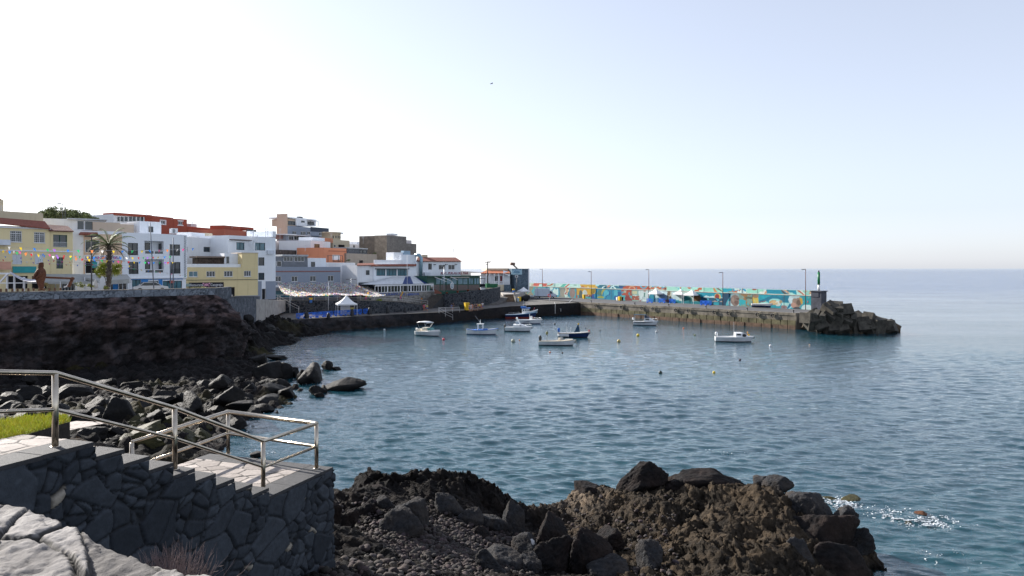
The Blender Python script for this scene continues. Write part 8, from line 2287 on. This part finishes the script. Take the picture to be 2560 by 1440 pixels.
def barrier(x, y, z, yaw, label, group, w=2.2):
 t = thing('crowd_barrier', label, 'barrier', (x, y, z), yaw, group)
 m = MB()
 m.bar((-w / 2, 0, 1.05), (w / 2, 0, 1.05), .07, .09); m.bar((-w / 2, 0, .28), (w / 2, 0, .28), .07, .09); m.bar((-w / 2, 0, .2), (-w / 2, 0, 1.05), .08); m.bar((w / 2, 0, .2), (w / 2, 0, 1.05), .08)
 for q in np.linspace(-w / 2, w / 2, 15)[1:-1]: m.bar((q, 0, .28), (q, 0, 1.05), .045)
 m.box((0, -.03, .78), (w * .35, .02, .35))
 m.build('panel', BARB, t)
 for q in (-.7, .7): MB().box((q, 0, .12), (.16, .7, .24), taper=.4).build('foot', BARB, t)
 return t
BARB = paint('blue_plastic', (.01, .13, .62), .45, .1)
def qz(px, py, z): return PZ(px, py, z)
def harbour():
 tent(866, 788, 20, 3.9, 'white pop-up tent with a back curtain behind the blue barriers on the quay', True, z=2.5, h=3.7)
 tent(1309, 747, 25, 2.9, 'white pop-up tent over dark goods near the steps at the pier root', z=3.0)
 tent(1640, 755.5, 40, 2.9, 'single white pop-up tent on the pier, left of the pair', z=PZT); tent(1702, 757.5, 40, 2.9, 'left one of the paired white pop-up tents on the pier', z=PZT); tent(1730, 759.8, 40, 3.0, 'right one of the paired white pop-up tents on the pier', z=PZT)
 G = 'blue plastic crowd barriers along the quay edge'
 names = ['first from the left, with faded stickers', 'second from the left', 'third, with white lettering', 'fourth from the left', 'under the left half of the white tent', 'under the right half of the white tent', 'just right of the white tent', 'next to the bending person', 'in front of the white vest', 'second to last on the right', 'last on the right, by the martial artist']
 for i, px in enumerate((753, 784, 801, 820, 846, 870, 894, 919, 946, 968, 991)):
  py = 797 - (px - 753) * .075
  q = qz(px, py, 2.48)
  n_ = qz(px + 10, py - .75, 2.48)
  barrier(q[0], q[1], 2.48, math.atan2(n_[1] - q[1], n_[0] - q[0]), 'blue crowd barrier on the quay, ' + names[i], G, 2.35)
 for px, py, w, h, lab in ((768, 796, 12, 17, 'black covered bundle between the first two barriers, leaning to the left'), (822, 795, 9, 14, 'black covered bundle below the box on the canopy pole'), (881, 790, 9, 18, 'tall black bundle before the white tent'), (925, 786, 11, 18, 'black bundle by the bending person'), (970, 783, 9, 18, 'black bundle leaning among the right-hand barriers'), (1013, 781, 8, 14, 'black bundle at the right end of the barriers')):
  q = qz(px, py, 2.48); k = q[1] / F
  o = MB().lathe([(w * k * .5, 0), (w * k * .52, h * k * .3), (w * k * .42, h * k * .7), (w * k * .26, h * k * .95), (0, h * k)], n=9).build('covered_bundle', paint('black_sheeting', (.014, .015, .018), .55, .3, 3), smooth=True)
  o.location = (q[0], q[1] - .35, 2.48); o.rotation_euler = (0, .08, px); tag(o, lab, 'bundle', 'black covered bundles along the barriers')
 GB = 'blue crowd barriers on the pier'
 for px, py, lab in ((1624, 757, 'blue crowd barrier on the pier in front of the single tent'), (1655, 757, 'blue crowd barrier on the pier under the wave picture'), (1681, 758, 'blue crowd barrier at the left leg of the paired tents'), (1759, 763, 'blue crowd barrier end-on, right of the paired tents'), (1770, 763, 'blue crowd barrier right of the paired tents, farthest right')):
  q = qz(px, py, PZT); barrier(q[0], q[1], PZT, math.atan2(PU[1], PU[0]), lab, GB, 1.9)
 t = thing('trestle_table', 'long white trestle table under the paired tents', 'table', tuple(qz(1722, 757, PZT)), math.atan2(PU[1], PU[0]))
 MB().box((0, 0, .74), (6.4, .7, .05)).build('table_top', FR_WHITE, t)
 for x in (-2.6, 0, 2.6): MB().bar((x - .3, 0, 0), (x, 0, .72), .05).bar((x + .3, 0, 0), (x, 0, .72), .05).build('trestle', FR_WHITE, t)
 # bins
 YEL = paint('yellow_bin_plastic', (.65, .42, .01), .5, .08)
 def bin_(px, py, z, mat, lab, s=1.0, grp='wheelie bins on pier and quay'):
  q = qz(px, py, z); t = thing('wheelie_bin', lab, 'bin', tuple(q), .4, grp)
  MB().box((0, 0, .52 * s), (.52 * s, .56 * s, .95 * s), taper=1.18).build('bin_body', mat, t); MB().box((0, 0, 1.06 * s), (.66 * s, .72 * s, .09 * s)).bar((-.3 * s, .38 * s, 1.0 * s), (.3 * s, .38 * s, 1.0 * s), .05).build('lid', mat, t)
  for x in (-.26, .26): MB().tube([(x * s - .04, .28 * s, .1 * s), (x * s + .04, .28 * s, .1 * s)], .1 * s, 8).build('wheel', BLACKRUBBER, t)
 bin_(1167, 776, 2.33, YEL, 'yellow wheelie bin on the quay behind the group of people', 1.6); bin_(1299, 753.5, 3.0, YEL, 'yellow wheelie bin beside the tent at the pier root', 1.1); bin_(1460, 747, 3.1, YEL, 'yellow wheelie bin in front of the yellow mural section', 1.15); bin_(1549.5, 752, PZT, YEL, 'yellow wheelie bin with a white one, before the coral mural section', 1.1)
 bin_(1543.5, 751.5, PZT, FR_WHITE, 'white bin left of a yellow bin on the pier', .85); bin_(1294.5, 754, 3.0, paint('pale_blue_bin', (.4, .52, .6)), 'pale blue bin left of a yellow bin at the pier root', .9); bin_(1555, 751.5, PZT, paint('dark_bin', (.03, .03, .035)), 'dark bin right of a yellow bin on the pier', .9)
 for px, py, lab in ((665, 757, 'blue and yellow litter bin at the left end of the terrace railing'), (777, 756.5, 'blue and yellow litter bin hung in the middle of the terrace railing'), (1284, 731, 'blue and yellow litter bin at the foot of the stone tower')):
  q = P(px, py, 151 if px < 900 else 205); t = thing('litter_bin', lab, 'bin', tuple(q), 0, 'blue and yellow litter bins')
  MB().lathe([(.28, 0), (.32, .55), (.32, .9), (.28, .9), (0, .85)], n=12).build('bin_body', BLUEB, t, True); MB().lathe([(.36, .62), (.38, .95), (.36, 1.0), (.34, .98)], n=12).build('rim', YEL, t, True)
 q = P(1136, 775, 171); t = thing('equipment_cabinet', 'dark green cabinet box on the quay beside the yellow bin', 'cabinet', tuple(P(1158, 777, 172)), .3)
 MB().box((0, 0, .75), (1.7, 1.2, 1.5)).box((0, 0, 1.53), (1.8, 1.3, .07)).build('cabinet', paint('dark_green_metal', (.012, .022, .02), .6, .2), t, bevel=.02)
 # green skip, car and rib boat at the harbour house
 GRN = paint('green_skip_paint', (.01, .13, .05), .5, .12)
 t = thing('skip', 'green metal skip standing on the curved black wall', 'skip', tuple(P(1229, 719.5, 194)), .25)
 MB().box((0, 0, .55), (3.0, 1.4, 1.05), taper=1.06).box((-1.0, 0, 1.15), (.9, 1.4, .12)).build('skip_body', GRN, t); MB().box((0, -.76, .95), (3.1, .08, .12)).box((-.5, -.76, .5), (.08, .08, .9)).box((.6, -.76, .5), (.08, .08, .9)).build('rib', GRN, t)
 t = thing('trailer_boat', 'dark small boat with a black frame parked beside the harbour house', 'boat', tuple(P(1207, 716, 200)), -.2)
 hull('hull', t, 3.6, 1.5, .9, .7, (DARKB, DARKB, GALV, DARKB)); m = MB()
 for x in (-.9, .3):
  for y in (-.5, .5): m.tube([(x, y, .6), (x + .2, y, 2.2)], .05, 5)
 m.tube([(-.7, -.5, 2.2), (.5, -.5, 2.2), (.5, .5, 2.2), (-.7, .5, 2.2), (-.7, -.5, 2.2)], .07, 5).build('frame', DARKMETAL, t); MB().box((0, 0, -.15), (2.6, .9, .12)).build('cradle', FR_WHITE, t)
 # delivery truck
 q = PZ(1362, 746, 3.1)
 t = thing('delivery_truck', 'white box truck with its cab at the right, parked near the pier root', 'truck', (q[0], q[1], 3.1), -.14)
 PB = paint('pale_blue_white_panel', (.55, .62, .70), .4, .06)
 MB().box((-.8, 0, 1.85), (4.3, 2.1, 2.3)).build('cargo_box', PB, t, bevel=.04); m = MB()
 cab = [(1.4, .55), (1.4, 2.35), (1.9, 2.35), (2.65, 1.5), (3.35, 1.2), (3.45, .55)]
 for y in (-.95, .95): m.poly([(x, y, z) for x, z in (cab if y < 0 else cab[::-1])])
 for (x0, z0), (x1, z1) in zip(cab, cab[1:] + cab[:1]): m.poly([(x0, -.95, z0), (x0, .95, z0), (x1, .95, z1), (x1, -.95, z1)])
 m.build('cab', PB, t); MB().poly([(1.6, -.957, 1.45), (2.45, -.957, 1.45), (1.95, -.957, 2.15), (1.6, -.957, 2.15)]).poly([(2.0, -.85, 2.28), (2.0, .85, 2.28), (2.62, .85, 1.56), (2.62, -.85, 1.56)]).build('window', GLASS, t)
 MB().box((.2, 0, .55), (6.3, 1.7, .22)).box((3.4, 0, .6), (.2, 1.85, .3)).build('chassis', DARKMETAL, t); MB().box((-2.0, -1.058, 1.85), (.05, .02, 2.2)).build('door_seam', DARKMETAL, t)
 for x in (-1.9, 2.3):
  for y in (-.92, .92):
   w = MB().tube([(x, y - .13, .36), (x, y + .13, .36)], .37, 14).build('wheel', BLACKRUBBER, t); MB().tube([(x, y - .14, .36), (x, y + .14, .36)], .19, 10).build('rim', GALV, w)
 MB().box((3.45, -.65, .9), (.06, .3, .16)).build('headlight', GLASS, t); MB().box((3.45, .65, .9), (.06, .3, .16)).build('headlight', GLASS, t)
 # small boats ashore
 def ashore(px, py, z, yaw, L_, mats, lab):
  q = PZ(px, py, z); t = thing('dinghy', lab, 'boat', (q[0], q[1], z + .45), yaw, 'small boats lying on the quay and pier')
  hull('hull', t, L_, 1.5, .65, .5, mats); return t
 ashore(1412, 743, 3.1, -.3, 3.0, (CREAMB, GEL, GEL, GEL), 'cream covered dinghy on a trailer before the mural, right of the truck'); o = ashore(1489, 746.5, 3.15, -.35, 4.0, (paint('dark_red_hull', (.16, .03, .025), .5), GEL, GEL, TEALG), 'white dinghy with a dark red bottom before the blue underwater mural')
 ashore(1905, 770, PZT, -.68, 4.4, (NAVYB, GEL, GEL, GEL), 'white dinghy with a blue bottom lying before the painted tiger cat'); ashore(1325, 747, 3.0, .2, 3.0, (GALV, GEL2, GEL, GEL2), 'grey dinghy right of the tent at the pier root')
 q = PZ(1309, 752, 3.0); t = thing('stacked_goods', 'dark heap of nets under the tent at the pier root', 'net heap', tuple(q))
 W2, F2 = rock_mesh(77, 3, 12, .25); np_mesh('heap', W2 * np.array((1.3, 1.1, .9)) + np.array((0, .2, .7)), F2, paint('dark_nets', (.012, .014, .016), .9, .3, 6), t, True)
 # lifebuoys on posts
 for px, py, z, s, lab in ((1373.5, 754, 3.0, 1.0, 'red lifebuoy on a white post at the quay edge in front of the truck'), (2023.5, 774, PZT, 1.0, 'red lifebuoy board on a thin post at the pier end')):
  q = PZ(px, py, z); t = thing('lifebuoy_stand', lab, 'lifebuoy', tuple(q), 0, 'lifebuoy stands')
  MB().bar((0, 0, 0), (0, 0, 1.3), .1).build('post', FR_WHITE, t); r_ = MB(); n = 16
  for i in range(n): a = 6.283 * i / n; r_.v += [((.36 + .1 * math.cos(b)) * math.cos(a), -.1 + .1 * math.sin(b), 1.65 + (.36 + .1 * math.cos(b)) * math.sin(a)) for b in np.linspace(0, 6.283, 6, endpoint=False)]
  for i in range(n):
   for j in range(6): r_.f.append((i * 6 + j, i * 6 + (j + 1) % 6, ((i + 1) % n) * 6 + (j + 1) % 6, ((i + 1) % n) * 6 + j)); r_.m.append(0)
  r_.build('ring', paint('lifebuoy_red', (.55, .04, .05)), t, True)
  if px > 2000: MB().box((0, .05, 1.65), (1.0, .04, 1.05)).build('board', paint('red_board', (.42, .05, .04)), t)
 # harbour light on its pillar
 q = PZ(2047, 775, PZT); k = q[1] / F
 t = thing('harbour_light', 'green and white harbour light column on a dark concrete pillar at the pier end', 'beacon', (q[0], q[1], PZT), math.atan2(PU[1], PU[0]))
 hp = (775 - 727) * k; w = 33 * k
 MB().box((0, 0, hp / 2), (w * .8, w * .8, hp)).box((0, 0, hp - .05), (w * .95, w * .95, .16)).build('pillar', paint('dark_pillar_concrete', (.075, .08, .10), .9, .25, .8, .02), t); MB().box((-.2, -w * .42, hp * .8), (w * .55, .06, hp * .22)).build('panel', paint('slate_panel', (.05, .055, .075)), t)
 top = (727 - 677) * k
 c = MB().tube([(0, 0, hp), (0, 0, hp + top * .30)], .26, 14).build('white_shaft', GEL, t, True); MB().tube([(0, 0, hp + top * .30), (0, 0, hp + top * .93)], .26, 14).build('green_shaft', paint('beacon_green', (.005, .16, .05), .4, .06), t, True); MB().lathe([(.14, 0), (.14, .18), (.18, .2), (.12, .36), (0, .38)], (0, 0, hp + top * .93), 10).build('lantern', DARKMETAL, t, True)
harbour()
def rails():
 def rail_run(name, label, pts, h=1.0, mat=GALV, nmid=1, r=.03, posts=None, group=None):
  t = thing(name, label, 'railing', (0, 0, 0), 0, group)
  pts = [Vector(p) for p in pts]; up = Vector((0, 0, h))
  MB().tube([p + up for p in pts], r, 6).build('top_rail', mat, t)
  for k in range(nmid): MB().tube([p + up * ((k + 1) / (nmid + 1)) for p in pts], r * .8, 5).build('middle_rail', mat, t)
  for p in pts:
   MB().tube([p, p + up], r, 6).build('post', mat, t)
 WR = paint('pale_rail_paint', (.62, .60, .58), .5, .1)
 rail_run('terrace_railing', 'pale rail along the terrace edge in front of the slate grey restaurant', [(x, 151.45, 5.25) for x in np.linspace(-56, -29.5, 12)], 1.15, WR)
 rail_run('stair_handrail', 'pale handrail sloping down from the terrace to the quay, left of the flag canopy pole', [(-49.2, 151.1, 5.2), (-46.9, 150.9, 4.0), (-44.6, 150.7, 2.9), (-44.4, 149.9, 2.5)], 1.1, WR)
 rail_run('ramp_railing', 'thin rail along the ramp wall below the stone base', [(-29.0, 151.6, 5.3), (-24.0, 157.8, 4.7), (-19.4, 165.8, 3.5)], 1.0, WR)
 a, b = PZ(1096, 782.5, 2.33), PZ(1149, 781, 2.33)
 rail_run('quay_railing', 'white handrail at the top of the quay steps', [tuple(a + (b - a) * f) for f in np.linspace(0, 1, 4)], 1.15, WR)
 c = PZ(1132, 800, 0.75)
 rail_run('quay_step_rail', 'white sloping handrail leading down the quay steps to the water', [tuple(a + np.array((.3, -.5, 0))), tuple((a + c) / 2 + np.array((0, -.4, 0))), tuple(c)], 1.1, WR)
 # pier stairs rail
 p = [P(1431, 748, 189.5), P(1422, 757, 187.5), P(1412, 758, 186.5), P(1399, 768, 184.5)]
 t = thing('pier_step_rail', 'pale handrail going down the quay wall in the corner by the pier', 'railing', (0, 0, 0))
 MB().tube([tuple(q) for q in p], .07, 6).build('handrail', WR, t); m = MB()
 for px in (1398, 1402): m.tube([tuple(P(px, 771, 184)), tuple(P(px, 779, 184))], .06, 5)
 m.build('ladder_post', WR, t)
 t = thing('drain_pipe', 'thin pale pipe running down the quay wall in front of the truck', 'pipe', (0, 0, 0)); MB().tube([tuple(P(1386, 756, 181.5)), tuple(P(1388, 760, 181)), tuple(P(1388, 784, 181))], .06, 6).build('pipe', WR, t)
 # ladder at the quay
 t = thing('quay_ladder', 'pale metal ladder hanging on the quay wall above the speedboat', 'ladder', (0, 0, 0))
 m = MB(); A, B = P(1064.5, 781, 160.3), P(1065.5, 806, 159.6); C_2 = np.array((.75, .45, 0))
 m.tube([tuple(A), tuple(B)], .05, 6).tube([tuple(A + C_2), tuple(B + C_2)], .05, 6)
 for f in np.linspace(.06, .96, 8): q = A + (B - A) * f; m.tube([tuple(q), tuple(q + C_2)], .04, 5)
 m.build('ladder', WR, t); MB().tube([tuple(A + C_2), tuple(A + C_2 * 2.0), tuple(A + C_2 * 2.0 + np.array((0, 0, -1.2)))], .05, 5).build('grab_rail', WR, t)
 for (x0, y0, x1, y1, lab) in ((926, 787, 934, 818, 'pale mooring rope hanging down the rough quay wall below the bending person'), (1018, 781, 1030, 812, 'pale mooring rope hanging down the quay wall, left of the ladder')):
  a, b = PZ(x0, y0, 2.5), None
  a[1] -= .4
  pts = [P(x0 + (x1 - x0) * f, y0 + (y1 - y0) * f, a[1] - 1.6 * f - .3) for f in np.linspace(0, 1, 6)]
  o = MB().tube([tuple(q) for q in pts], .05, 5).build('mooring_line', paint('pale_rope', (.42, .37, .27))); tag(o, lab, 'rope')
rails()
def steps():
 t = thing('wide_stairs', 'wide dark stone stairs between the stone base and the curved black wall', 'stairs', (0, 0, 0))
 m, e = MB(), MB()
 n = 17
 for i in range(n):
  f = i / (n - 1)
  a, b = P(1040 + 38 * f, 776 - 41 * f, 167 + 9 * f), P(1078 + 33 * f, 776 - 43 * f, 170 + 8.5 * f)
  z = 2.4 + 3.1 * f
  m.slab([(a[0], a[1], z), (b[0], b[1], z), (b[0] + 1.0, b[1] + 9 * (1 - f) + 1, z), (a[0] + 1.0, a[1] + 9 * (1 - f) + 1, z)], 1.0)
  e.bar((a[0], a[1] - .01, z - .02), (b[0], b[1] - .01, z - .02), .06)
 m.build('flight', paint('dark_step_stone', (.045, .047, .05), .9, .25, 1.5), t, tri=True); e.build('step_nosing', paint('brown_nosing', (.13, .10, .075)), t)
 o = MB().poly([P(1086, 722, 178), P(1086, 734, 178), P(1104, 735, 178), P(1104, 731, 178)]).poly([P(1104, 731, 178), P(1104, 735, 178), P(1104, 735, 179), P(1104, 731, 179)]).poly([P(1086, 722, 178), P(1104, 731, 178), P(1104, 731, 179), P(1086, 722, 179)]).build('side_wall', paint('rust_red_wall', (.20, .075, .05)), t)
 t = thing('pier_root_stairs', 'short brown stairs with a curved pale side wall below the stone tower', 'stairs', (0, 0, 0)); m = MB()
 for i in range(9):
  f = i / 8; a, b = P(1261 + 3 * f, 753 - 17 * f, 197 + 5 * f), P(1284 + 2 * f, 753 - 17 * f, 197 + 5 * f); z = CH + (HZ - (753 - 17 * f)) / F * (197 + 5 * f)
  m.slab([(a[0], a[1], z), (b[0], b[1], z), (b[0], b[1] + 4, z), (a[0], a[1] + 4, z)], 2.0)
 m.build('flight', paint('brown_steps', (.17, .12, .085), .9, .25, 2), t, tri=True); m = MB()
 for i in range(6):
  f, g = i / 6, (i + 1) / 6; q = lambda f: P(1284 + 6 * f * f, 738 + 17 * f, 201.5 - 5 * f)
  a, b = q(f), q(g); m.slab([(a[0], a[1], a[2] + .9), (b[0], b[1], b[2] + .9), (b[0] + .5, b[1] + .3, b[2] + .9), (a[0] + .5, a[1] + .3, a[2] + .9)], 2.4)
 m.build('side_wall', CONC, t, tri=True)
 pl = MB().slab([tuple(P(1258, 736, 202)), tuple(P(1290, 735, 202)), tuple(P(1312, 730, 212)), tuple(P(1250, 729, 212))], 2.0); tag(pl.build('upper_pavement', PAVING, tri=True), kind='structure')
steps()
def breakwater():
 r = rng(31)
 BLK = paint('breakwater_concrete', (.075, .068, .055), .9, .4, .8, .04); BLK2 = paint('wet_breakwater_concrete', (.10, .072, .045), .85, .4, .8, .04)
 G = 'concrete blocks heaped round the pier end'
 spots = [(2075, 772, 5.0, 1), (2092, 768, 5.0, 1), (2110, 772, 4.6, 1), (2050, 790, 4.2, 1), (2072, 787, 4.2, 1), (2095, 782, 4.0, 1), (2122, 786, 3.8, 1), (2142, 789, 3.2, 1), (2030, 800, 2.6, 1), (2052, 806, 2.4, 1), (2084, 800, 2.6, 1), (2110, 800, 2.6, 1), (2138, 803, 2.2, 1), (2163, 800, 2.6, 1.2), (2188, 800, 2.6, 1.2),
    (2206, 800, 2.2, 1.1), (2160, 812, 1.4, 1), (2060, 822, .6, 1), (2090, 821, .7, .9), (2118, 822, .7, .9), (2138, 823, .7, 1), (2180, 820, 1.0, 1), (2200, 824, .5, .9), (2222, 818, 1.0, .9), (2236, 824, .3, .7), (2214, 812, 1.5, .8), (2044, 815, 1.2, 1), (2100, 812, 1.6, 1), (2076, 812, 1.6, 1), (2128, 812, 1.5, 1), (2172, 788, 3.4, .9), (2020, 790, 3.4, .9), (2018, 814, .8, .9), (2150, 795, 2.4, .9), (2034, 779, 3.6, .7), (2242, 829, .1, .5)]
 which = ['high', 'middle', 'low']
 for i, (px, py, z, s) in enumerate(spots):
  d = min(max((CH - z) * F / (py - HZ) , 133), 158)
  py += 12 if px > 2112 and z > 1.5 else (5 if z > 1.5 else 0)
  q = P(px, py, d)
  a, b, c = (r.uniform(2.0, 2.7) * s for _ in range(3))
  m = MB().box((0, 0, 0), (a, b, c))
  if i % 3 == 0: m = MB().box((-a * .27, 0, 0), (a * .44, b, c)).box((a * .27, 0, 0), (a * .44, b, c)).box((0, 0, -.1), (a * .3, b * .8, c * .8))
  o = m.build('concrete_block', BLK2 if z < .9 else BLK, bevel=.07)
  o.location = tuple(q); o.rotation_euler = (r.uniform(-.7, .7), r.uniform(-.6, .6), r.uniform(0, 3.1))
  tag(o, 'dark tilted concrete block in the heap at the pier end' if z >= .9 else 'brown-stained concrete block at the waterline of the heap at the pier end', 'concrete block', G if z >= .9 else 'waterline blocks round the pier end')
 # core of the heap
 W2, F2 = rock_mesh(55, 4, 20, .2); q = P(2098, 815, 147)
 tag(np_mesh('rubble_core', W2 * np.array((7.0, 4.5, 2.7)) + np.array((q[0], q[1], .2)), F2, LAVA, None), kind='structure')
breakwater()
def surf():
 """rocks just under and above the surface at the right, with broken foam"""
 for px, py, w, h, z, lab in ((2138, 1252, 70, 26, .10, 'brown weedy rock just breaking the surface beside the upper foam patch'), (2306, 1290, 46, 22, .12, 'reddish brown rock in the foam farther right'), (2085, 1250, 60, 16, .0, 'olive rock awash close to the outcrop'), (2262, 1310, 60, 18, .0, 'small ochre rock at the left end of the right-hand foam')):
  p = PZ(px, py, 0.0); sx = w / F * p[1] / 2
  boulder((p[0], p[1], z - sx * .25), (sx, sx * .8, sx * .55), (0, 0, px), 310 + px % 5, MOSSROCK if px != 2306 else LAVA_BROWN2, lab, 'rocks awash off the outcrop')
 r = rng(14)
 for k, (px, py, w, h) in enumerate(((2140, 1395, 190, 40), (2480, 1395, 160, 36), (2330, 1420, 200, 40), (2230, 1340, 120, 30), (2480, 1310, 120, 20), (2400, 1440, 160, 40), (2060, 1300, 100, 40), (2300, 1240, 160, 24))):
  p = PZ(px, py, -.9); sx = w / F * p[1] / 2
  boulder((p[0], p[1], -1.1 - sx * .3), (sx, sx * .9, sx * .7), (0, 0, px), 310 + k % 5, SUNK, 'pale stone under water at the lower right', 'sunken stones at the lower right', sub=3)
 V, Q = [], []
 k = 0
 def foam(px, py, w, h, n):
  nonlocal k
  for i in range(n):
   u, v = r.normal(0, .34), r.normal(0, .28)
   if fbm(np.array([[u * 4 + px, v * 4 + .6 * u, 0]]), 3, 5)[0] < -9 or abs(fbm(np.array([[u * 5 + px, v * 7 + .6 * u, 0]]), 2, 8)[0]) > .13: continue
   p = PZ(px + u * w, py + v * h + u * h * .4, 0.06); s = r.uniform(.012, .045)
   a = r.uniform(0, 6.28); m = 6
   V.extend([(p[0] + s * math.cos(a + t) * r.uniform(.6, 1.6), p[1] + s * math.sin(a + t) * r.uniform(.6, 1.4), .07 + r.uniform(0, .06)) for t in np.linspace(0, 6.28, m, endpoint=False)])
   Q.append(tuple(range(k, k + m))); k += m
 foam(2110, 1262, 62, 22, 3400); foam(2290, 1300, 120, 30, 4200); foam(2215, 1275, 60, 12, 160); foam(650, 1130, 90, 14, 260); foam(1810, 1133, 60, 10, 80); foam(2330, 1390, 160, 40, 90); foam(700, 990, 120, 30, 120); foam(640, 1040, 60, 26, 160); foam(640, 880, 50, 20, 160); foam(760, 955, 90, 16, 120); foam(590, 1085, 50, 24, 160); foam(1340, 1268, 30, 6, 90); foam(2185, 1405, 26, 30, 120); foam(2050, 1345, 50, 40, 60)
 m = MB(); m.v, m.f, m.m = V, Q, [0] * len(Q)
 tag(m.build('sea_foam', paint('white_foam', (.62, .66, .69), .8, .15, 5)), kind='stuff')
LAVA_BROWN2 = lava('red_brown_weed_rock', (.03, .012, .008), (.09, .04, .022), (.12, .05, .02), 1.5, .05, .5)
SUNK = paint('sunken_stone', (.30, .34, .26), .9, .3, .8)
surf()
def gull():
 c = P(1229, 209, 160)
 t = thing('sea_bird', 'dark gull gliding high in the empty sky', 'bird', tuple(c), .3)
 m = MB().lathe([(0, -.30), (.05, -.25), (.085, -.05), (.08, .1), (.05, .22), (.045, .3), (0, .36)], n=8)
 m.v = [(z, y, x) for x, y, z in m.v]
 for s in (-1, 1):
  p = [(.10, s * .06, .02), (.16, s * .38, .10), (.02, s * .85, .06), (-.06, s * .82, .06), (-.02, s * .38, .085), (-.10, s * .06, .02)]
  m.poly(p if s < 0 else p[::-1]); m.poly([(x, y, z - .015) for x, y, z in (p[::-1] if s < 0 else p)])
 m.poly([(-.26, -.03, 0), (-.26, .03, 0), (-.42, .08, 0), (-.42, -.08, 0)])
 m.build('body', paint('gull_plumage', (.16, .16, .17)), t)
gull()
